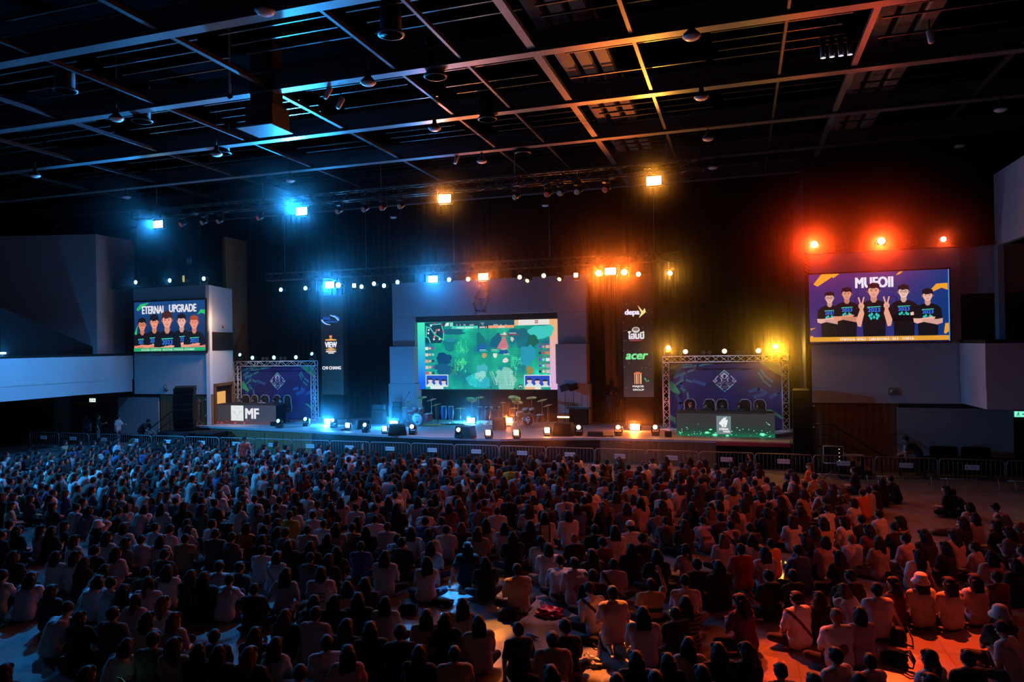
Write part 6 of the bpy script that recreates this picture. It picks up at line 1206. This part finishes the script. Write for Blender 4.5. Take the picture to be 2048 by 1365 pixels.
MARKS = {(1148, 1126): ('person in white top with a red disc printed on the back', 'back_print', 'disc', (.25, .015, .02)), (1301, 1169): ('person with one hand raised in a tan and black banded top', 'dark_bands', 'bands', (.01, .01, .01)), (1227, 1128): ('person in pale top with a dark strap across the back, beside dark rows', 'bag_strap', 'strap', (.012, .01, .01)),
         (1179, 1178): ('person in patterned white top with a dark strap, right of the red plastic bag', 'bag_strap', 'strap', (.012, .01, .01)), (1592, 1196): ('person in white top with a dark strap at lower right of centre', 'bag_strap', 'strap', (.05, .02, .02)), (1460, 1050): ('person in pale pink top with a strap among the right rows', 'bag_strap', 'strap', (.012, .01, .01)), (554, 1112): ('person bent over in white top with a pale pink strap', 'bag_strap', 'strap', (.3, .1, .12)),
         (1089, 1034): ('person in white top with two black pinafore straps', 'straps', 'straps', (.01, .01, .012)), (642, 1145): ('person in white top with lines of dark print on the back', 'back_print', 'lines', (.05, .03, .04)), (439, 1305): ('person in black top with pale print on the back at bottom left', 'back_print', 'lines', (.25, .24, .26)), (654, 1285): ('person in white top with grey print on the back at the bottom', 'back_print', 'lines', (.12, .10, .14)),
         (1405, 1042): ('person in wide pale top with a dark line of print on the back', 'back_print', 'bar', (.12, .05, .05)), (658, 1118): ('person in black top with two pale round marks on the back', 'back_marks', 'twin', (.5, .42, .38)), (1799, 1041): ('person in a striped top among the right hand rows', 'dark_stripes', 'stripes', (.03, .02, .02)), (1672, 1232): ('person with short reddish hair in white top with a small dark print', 'back_print', 'disc', (.12, .07, .08)), (1372, 1205): ('person with long hair in a brown striped top below the dark bag', 'dark_stripes', 'stripes', (.03, .015, .015))}
NUM = ('', 'second ', 'third ', 'fourth ', 'fifth ', 'sixth ', 'seventh ', 'eighth ', 'ninth ', 'tenth ')
def describe(inds):
    used = {}; labels = []
    for x, y, rz, sc, s, h, ps, px in inds:
        if px in MARKS:
            labels.append(MARKS[px][0]); used[MARKS[px][0]] = 1; continue
        base0 = 'person, %s top, %s' % (SW[s], HW[h].replace('a ', ''))
        order = sorted(AW, key=lambda a: (a[1].x-x)**2+(a[1].y-y)**2); done = None
        for n, a in order[:4]:
            dx, dy = x-a.x, y-a.y
            w = ('just by ' if abs(dx)+abs(dy) < .5 else ('behind ' if dy > 0 else 'before ') if abs(dy) > abs(dx)*1.2 else ('right of ' if dx > 0 else 'left of '))
            l = '%s, %s%s' % (base0, w, n)
            if l not in used and len(l.split()) <= 16: done = l; break
        if not done:
            for n, a in order[:6]:
                dx, dy = x-a.x, y-a.y; w = ('beyond ' if dy > 0 else 'nearer than ') if abs(dy) > abs(dx)*1.2 else ('right of ' if dx > 0 else 'left of ')
                for k in NUM[1:]:
                    l = '%sperson %s%s, %s top, %s' % (k, w, n, SW[s], HW[h].replace('a ', ''))
                    if l not in used and len(l.split()) <= 16: done = l; break
                if done: break
        used[done] = 1; labels.append(done)
    return labels
# marks on some of the tops: bands, straps and prints that follow the cloth
def patch(pose, key, pred):
    k = (pose, key)
    if k not in PATCH:
        me = POSES[pose]['shirt']; mb = MB()
        for p in me.polygons:
            c, n = p.center, p.normal
            if pred(c.x, c.z, n.y): mb.add([me.vertices[i].co+me.vertices[i].normal*.004 for i in p.vertices], [tuple(range(len(p.vertices)))], 0, True)
        PATCH[k] = mb.mesh('print', M['cloth'])
    return PATCH[k]
PATCH = {}
PRED = dict(disc=lambda x, z, n: n < -.2 and x*x+(z-.36)**2 < .0072, twin=lambda x, z, n: n < -.2 and (abs(x)-.09)**2+(z-.46)**2 < .0012, bands=lambda x, z, n: .16 < z < .25 or .34 < z < .42, strap=lambda x, z, n: abs((x+.02)*.75+(z-.40)*.66) < .024,
            straps=lambda x, z, n: abs(abs(x)-.10) < .018 and z > .3, lines=lambda x, z, n: n < -.25 and abs(x) < .11 and (.30 < z < .335 or .37 < z < .405 or .44 < z < .465) and int((x+1)*60) % 3 > 0, bar=lambda x, z, n: n < -.2 and abs(x) < .10 and .33 < z < .40, stripes=lambda x, z, n: int((z+1)*30) % 2 == 0)
INDS = PEOPLE[:NIND]; LABS = describe(INDS)
ri = random.Random(5)
for (x, y, rz, sc, s, h, ps, px), lab in zip(INDS, LABS):
    o = make_person(ps, (x, y, 0), rz, s, h, lab, 'seated audience on the hall floor', sc, ri)
    if px in MARKS:
        _, nm, kd, col = MARKS[px]; c = bpy.data.objects.new(nm, patch(ps, kd, PRED[kd])); COL.objects.link(c); c.parent = o; c.color = (*col, 1)
# the far rows: too many and too small to tell apart, one crowd
def lite(me, ratio):
    o = bpy.data.objects.new('tmp', me); COL.objects.link(o); m = o.modifiers.new('d', 'DECIMATE'); m.ratio = ratio
    dg = bpy.context.evaluated_depsgraph_get(); n = bpy.data.meshes.new_from_object(o.evaluated_get(dg)); bpy.data.objects.remove(o)
    n.calc_loop_triangles(); v = [tuple(q.co) for q in n.vertices]; f = [tuple(p.vertices) for p in n.polygons]; bpy.data.meshes.remove(n); return v, f
LITE = {}
def get_lite(key, me, r):
    if key not in LITE: LITE[key] = lite(me, r)
    return LITE[key]
def vcol_mat(name, rough):
    m, nt, b = _nt(name); at = nt.nodes.new('ShaderNodeAttribute'); at.attribute_name = 'tint'; n = nt.nodes.new('ShaderNodeTexNoise'); n.inputs['Scale'].default_value = 12
    mr = nt.nodes.new('ShaderNodeMapRange'); mr.inputs[3].default_value = .82; mr.inputs[4].default_value = 1.15; vm = nt.nodes.new('ShaderNodeVectorMath'); vm.operation = 'SCALE'
    nt.links.new(n.outputs['Fac'], mr.inputs[0]); nt.links.new(at.outputs['Color'], vm.inputs[0]); nt.links.new(mr.outputs[0], vm.inputs['Scale']); nt.links.new(vm.outputs[0], b.inputs['Base Color']); b.inputs['Roughness'].default_value = rough; return m
import numpy as np
def far_crowd(people):
    V, F, C = [], [], []; off = 0; r = random.Random(8)
    for x, y, rz, sc, s, h, ps, px in people:
        P = POSES[ps]; Mw = Matrix.Translation((x, y, 0))@Matrix.Rotation(rz, 4, 'Z')@Matrix.Scale(sc, 4)
        tc = r.choice([(.015, .015, .02), (.02, .03, .07), (.012, .012, .012), (.20, .17, .13)]); hc = {'a': (.09, .04, .018), 'q': (.22, .07, .025)}.get(h, (.009, .007, .007)); k = r.uniform(.8, 1.15)
        for key, me, ra, mt, col in ((('b', ps), P['body'], .05, Mw, (.44, .26, .185)), (('s', ps), P['shirt'], .10, Mw, tuple(c*k for c in SH[s])), (('t', ps), P['trousers'], .10, Mw, tc), (('h', h if h in HAIR else 's'), HAIR[h], .12, Mw@P['hang'], hc)):
            v, f = get_lite(key, me, ra); a = np.array(v); m = np.array(mt); a = a@m[:3, :3].T+m[:3, 3]
            V.append(a); F += [tuple(i+off for i in q) for q in f]; C.append(np.tile(np.array([*col, 1.0]), (len(v), 1))); off += len(v)
    V = np.concatenate(V); C = np.concatenate(C); me = bpy.data.meshes.new('crowd'); me.from_pydata(V.tolist(), [], F); at = me.color_attributes.new('tint', 'FLOAT_COLOR', 'POINT'); at.data.foreach_set('color', C.ravel().astype(np.float32))
    me.polygons.foreach_set('use_smooth', [True]*len(me.polygons)); me.materials.append(vcol_mat('far_crowd_cloth', .85)); o = bpy.data.objects.new('crowd', me); COL.objects.link(o)
    tag(o, 'far rows of the seated audience up to the barriers, in blue and red light', 'crowd', None, 'stuff')
far_crowd(PEOPLE[NIND:]); print('people', len(PEOPLE), 'by hand', NHAND)
# ------------------------------------------------------------------ players, staff, musicians
HEADSET = MB().tube([(.094*math.sin(a), -.01, .02+.105*math.cos(a)) for a in [(-1.55+3.1*k/10) for k in range(11)]], .012, 6)
for s_ in (-1, 1): HEADSET.lathe([(.001, -.02), (.035, -.018), (.04, 0), (.035, .02)], (s_*.095, -.005, .0), (s_, 0, 0), 12)
HEADSET = HEADSET.mesh('headset', M['black_gloss'])
for Y, y_, row, dk in ((33.95, 812, ((475, 's', 'k'), (502, 's', 'k'), (519, 's', 'w'), (543, 's', 'k'), (557, 's', 'k')), 'MF desk'), (33.45, 821, ((1380, 'q', 'k'), (1411, 's', 'k'), (1445, 's', 'k'), (1479, 's', 'k'), (1516, 's', 'k')), 'green desk')):
    for i, (x, h, s) in enumerate(row):
        p = aty(x, y_, Y); o = make_person('desk', (p.x, Y+.28, 1.1), PI+random.Random(x).uniform(-.15, .15), s, h, 'player with headset sitting %s from left behind the %s' % (('first', 'second', 'third', 'fourth', 'fifth')[i], dk), 'players at the %s' % dk, 1.0, ri)
        c = bpy.data.objects.new('headset', HEADSET); COL.objects.link(c); c.parent = o; c.matrix_local = EXTRA['desk']['head']
p = atz(484, 953, 0); make_person('walk', (p.x, p.y, 0), -2.0, 'w', 's', 'person in white shirt standing bent among the seated crowd at left', None, 1.0, ri)
p = aty(1820, 940, 30.2); make_person('bend', (p.x+.3, 30.2, 0), 1.45, 'k', 's', 'person in black bending over a box behind the fence at far right', None, 1.0, ri)
t = thing('cardboard_box', (p.x+.1, 30.3, 0), 'pale box on a dark table behind the fence at right', 'box'); MB().bbox((0, 0, .95), (.5, .4, .5), .01).build('carton', M['grey_wall'], t); MB().bbox((0, 0, .66), (.9, .5, .05), .01).build('table_top', M['black'], t); [MB().box((q*.4, 0, .32), (.04, .4, .64)).build('leg', M['black'], t) for q in (-1, 1)]
for i, x in enumerate((1.25, 2.3)):
    t = thing('folding_chair', (p.x+x, 30.4, 0), 'dark chair behind the fence at far right, %s of two' % ('left', 'right')[i], 'chair', 'chairs at far right'); MB().bbox((0, 0, .46), (.85, .6, .14), .05).build('seat', M['black_cloth'], t); MB().bbox((0, .3, .85), (.95, .16, .62), .06).build('backrest', M['black_cloth'], t)
    for q in (-1, 1): MB().cyl((q*.38, -.2, 0), (q*.38, -.2, .42), .025).build('leg', M['black'], t); MB().cyl((q*.38, .25, 0), (q*.38, .25, .42), .025).build('leg', M['black'], t)
for x, y_, Y, ps, s, lab, rz in ((236, 880, 30.6, 'stand', 'w', 'person in white standing behind the fence at far left', -1.2), (196, 880, 30.8, 'stand', 'k', 'person in dark clothes standing under the left exit sign', -.8), (172, 880, 31.0, 'stand', 'k', 'dim person in black left of the exit sign', .6), (283, 884, 30.6, 'bend', 'k', 'person in black bending behind the fence at left', -1.4)):
    p = aty(x, y_, Y); make_person(ps, (p.x, Y, 0), rz, s, 's', lab, None, 1.0, ri)
for x, Y, lab in ((1224, 37.0, 'dark person standing in the wings before the beige curtain'), (1233, 37.2, 'second dark person standing beside the beige curtain, right one')):
    p = aty(x, 820, Y); make_person('stand', (p.x, Y, 1.1), .5, 'k', 's', lab, None, 1.0, ri)
p = on_stage(1170, 847); make_person('keys', (p.x, p.y+.3, 1.1), 1.9, 'k', 'c', 'keyboard player in dark clothes and cap seated beside the portal', None, 1.0, ri)
# ------------------------------------------------------------------ things lying on the floor
def bag(px, py, lab, w=.36, h=.2, d=.26, straps=2, rz=0, m=None):
    p = atz(px, py, 0); t = thing('bag', (p.x, p.y, 0), lab, 'bag', 'bags on the floor', rz); b = MB(); b.loft([[Vector((w/2*k*math.copysign(abs(math.cos(a))**.6, math.cos(a)), d/2*k*math.copysign(abs(math.sin(a))**.6, math.sin(a)), z*h)) for a in [2*PI*j/16 for j in range(16)]] for z, k in ((0, .85), (.25, 1), (.6, .95), (.9, .7), (1, .4))], True, 0, True); b.build('pouch', m or M['black'], t)
    for k in range(straps): s = MB(); s.tube([(w*.3-.1*k, d*.2, h*.8), (w*.55, .05-.1*k, h*1.0), (w*.75, -.1-.08*k, .12), (w*.7, -.22, .03), (w*.3, -.2-.03*k, .05), (w*.2, -.1, h*.4)], .014, 6); s.build('strap', m or M['black'], t)
    return t
bag(815, 1227, 'black handbag with white print on the floor at bottom centre', .36, .2, .24); bag(884, 1209, 'flat black backpack lying in the blue light patch', .5, .12, .3, 2, -.3); bag(837, 1195, 'small dark bag lying behind the black handbag', .4, .1, .22, 1, .2); bag(1015, 1237, 'black bag with long strap beside the orange light patch', .38, .2, .28, 2, .1)
bag(533, 1240, 'round black bag on the blue lit floor at lower left', .3, .22, .26, 1); bag(1788, 1323, 'black backpack with loose straps on the bright red floor', .42, .2, .3, 3, -.3); bag(1797, 1285, 'small black bag leaning beside the seated group at right', .26, .26, .24, 1); bag(1177, 1287, 'long black bag behind the dark seated pair at bottom', .5, .14, .22, 1); bag(1661, 1049, 'black bag on the floor among right hand rows', .36, .2, .24, 1); bag(1880, 1070, 'dark pinkish bag on the empty floor at right', .46, .16, .28, 1, .2, M['dark_wall']); bag(1344, 1188, 'black bag beside the white top and red light', .4, .22, .26, 1)
def crumple(px, py, lab, col, s=.34, rough=.35):
    p = atz(px, py, 0); r = random.Random(px); b = bmesh.new(); bmesh.ops.create_icosphere(b, subdivisions=3, radius=s/2)
    for v in b.verts: k = 1+r.uniform(-.3, .35); v.co = Vector((v.co.x*k*1.2, v.co.y*k*.85, max(0, v.co.z*.45*k+s*.16)))
    me = bpy.data.meshes.new('plastic_bag'); b.to_mesh(me); b.free(); me.materials.append(M['plastic']); o = bpy.data.objects.new('plastic_bag', me); COL.objects.link(o); o.location = (p.x, p.y, 0); o.color = (*col, 1); tag(o, lab, 'plastic bag', 'crumpled plastic bags')
    h = MB(); h.tube([(-s*.3, 0, s*.2), (-s*.5, .05, s*.4), (-s*.35, .1, s*.5), (-s*.15, .05, s*.25)], .012, 6); q = h.build('handle', M['plastic'], o); q.color = (*col, 1)
crumple(1101, 1232, 'crumpled red plastic bag on the floor at bottom centre', (.55, .03, .06), .42); crumple(497, 1236, 'crumpled clear plastic bag on the floor at lower left', (.25, .24, .28), .44); crumple(784, 1187, 'crumpled white bag left of the blue light patch', (.6, .55, .55), .3); crumple(1185, 1330, 'crumpled pale plastic bag with a bottle at the bottom', (.4, .36, .36), .3)
def bottle(px, py, lab, col, lying=False, h=.22):
    p = atz(px, py, 0); t = thing('bottle', (p.x, p.y, 0 if not lying else .035), lab, 'bottle', 'bottles on the floor'); 
    if lying: t.rotation_euler = (PI/2, 0, 1.2)
    MB().lathe([(.03, 0), (.035, .01), (.035, h*.65), (.014, h*.85), (.014, h*.92)], n=14).build('body', M['plastic'], t, color=col); MB().lathe([(.016, h*.92), (.016, h)], n=12).build('cap', M['plastic'], t, color=(.5, .5, .55))
bottle(1118, 1101, 'black bottle standing on the floor before the dark seated person', (.01, .01, .012), h=.28); bottle(1131, 1076, 'clear water bottle on the floor left of the folder', (.4, .4, .42)); bottle(1054, 1273, 'water bottle lying on the floor at bottom centre', (.3, .3, .32), True, .26); bottle(1199, 1320, 'tall clear bottle by the pale plastic bag', (.35, .35, .4), False, .32); bottle(343, 1040, 'pale bottle held up in the left rows', (.5, .6, .8)); bottle(370, 1040, 'blue bottle standing in the left rows', (.05, .12, .6))
p = atz(1177, 1084, 0); t = thing('folder', (p.x, p.y, 0), 'flat black folder lying on the floor in the right half', 'folder', None, .3); MB().bbox((0, 0, .015), (.42, .3, .03), .008).build('cover', M['black'], t); MB().box((0, .0, .032), (.36, .02, .006)).build('band', M['black_gloss'], t)
p = atz(988, 1112, 0); t = thing('food_box', (p.x, p.y, 0), 'clear plastic food box on the floor at centre', 'food box'); MB().loft([[Vector((k*x, k*y, z)) for x, y in ((-.12, -.09), (.12, -.09), (.12, .09), (-.12, .09))] for z, k in ((0, .8), (.06, 1.0))], True).build('tray', M['plastic'], t, color=(.45, .42, .4)); MB().bbox((0, 0, .075), (.25, .19, .03), .008).build('lid', M['plastic'], t, color=(.55, .5, .48))
for x, y, rz, lab in ((1350, 1064, .5, 'white light stick on the floor in the right half'), (1546, 1080, -.6, 'white light stick lying on a dark cushion at right'), (742, 1098, .2, 'pale light stick upright among the middle rows')):
    p = atz(x, y, .0); t = thing('light_stick', (p.x, p.y, 0), lab, 'light stick', 'unlit light sticks'); d_ = Vector((math.sin(rz)*.5, .1, .5)); MB().cyl((0, 0, 0), d_*.4, .016).build('handle', M['plastic'], t, color=(.1, .1, .1)); MB().caps(d_*.4, d_, .026).build('tube', M['plastic'], t, color=(.3, .27, .28))
def phone(px, py, z, lab, col, k, rz=.0, tilt=-.9):
    p = atz(px, py, z); t = thing('phone', p, lab, 'phone', 'lit phones in the crowd'); t.rotation_euler = (tilt, 0, rz); MB().bbox((0, 0, 0), (.078, .16, .009), .003).build('case', M['black_gloss'], t); MB().box((0, 0, .0055), (.068, .145, .002)).build('lit_screen', M['dimlens'], t, color=[c*k for c in col])
for x, y, c, k, lab in ((85, 1178, (.55, .8, .6), .35, 'bright phone screen held at lower left'), (2003, 1073, (.7, .9, .8), .3, 'bright phone screen in the right hand rows'), (1972, 1291, (1, .7, .6), .3, 'lit phone in the hands of a person in white at lower right'), (243, 1362, (.3, 1, .7), .35, 'green lit phone at the bottom edge'), (50, 1152, (.2, .6, 1), .2, 'small blue lit phone at the left edge'), (1157, 1142, (.9, .9, 1), .2, 'lit phone beside the white shirt in the middle'), (966, 975, (.8, .8, .8), .25, 'small lit phone in the middle of the far rows'), (1379, 1103, (1, .9, .8), .25, 'lit phone in the hands of a person in pink')):
    phone(x, y, .42, lab, c, k)
# ------------------------------------------------------------------ stage haze
hz = MB().box((-12.5, 30.2, 6.9), (46, 15.5, 11.4)).build('stage_haze', M['void'])
hm = bpy.data.materials.new('thin_haze'); hm.use_nodes = True; nt = hm.node_tree; nt.nodes.remove(nt.nodes['Principled BSDF'])
vs_ = nt.nodes.new('ShaderNodeVolumeScatter'); vs_.inputs['Density'].default_value = .0024; vs_.inputs['Anisotropy'].default_value = .93; nt.links.new(vs_.outputs[0], nt.nodes['Material Output'].inputs['Volume'])
hz.data.materials[0] = hm; hz.visible_shadow = True
tag(hz, 'thin haze hanging round the lamps over the stage', 'haze', None, 'stuff')
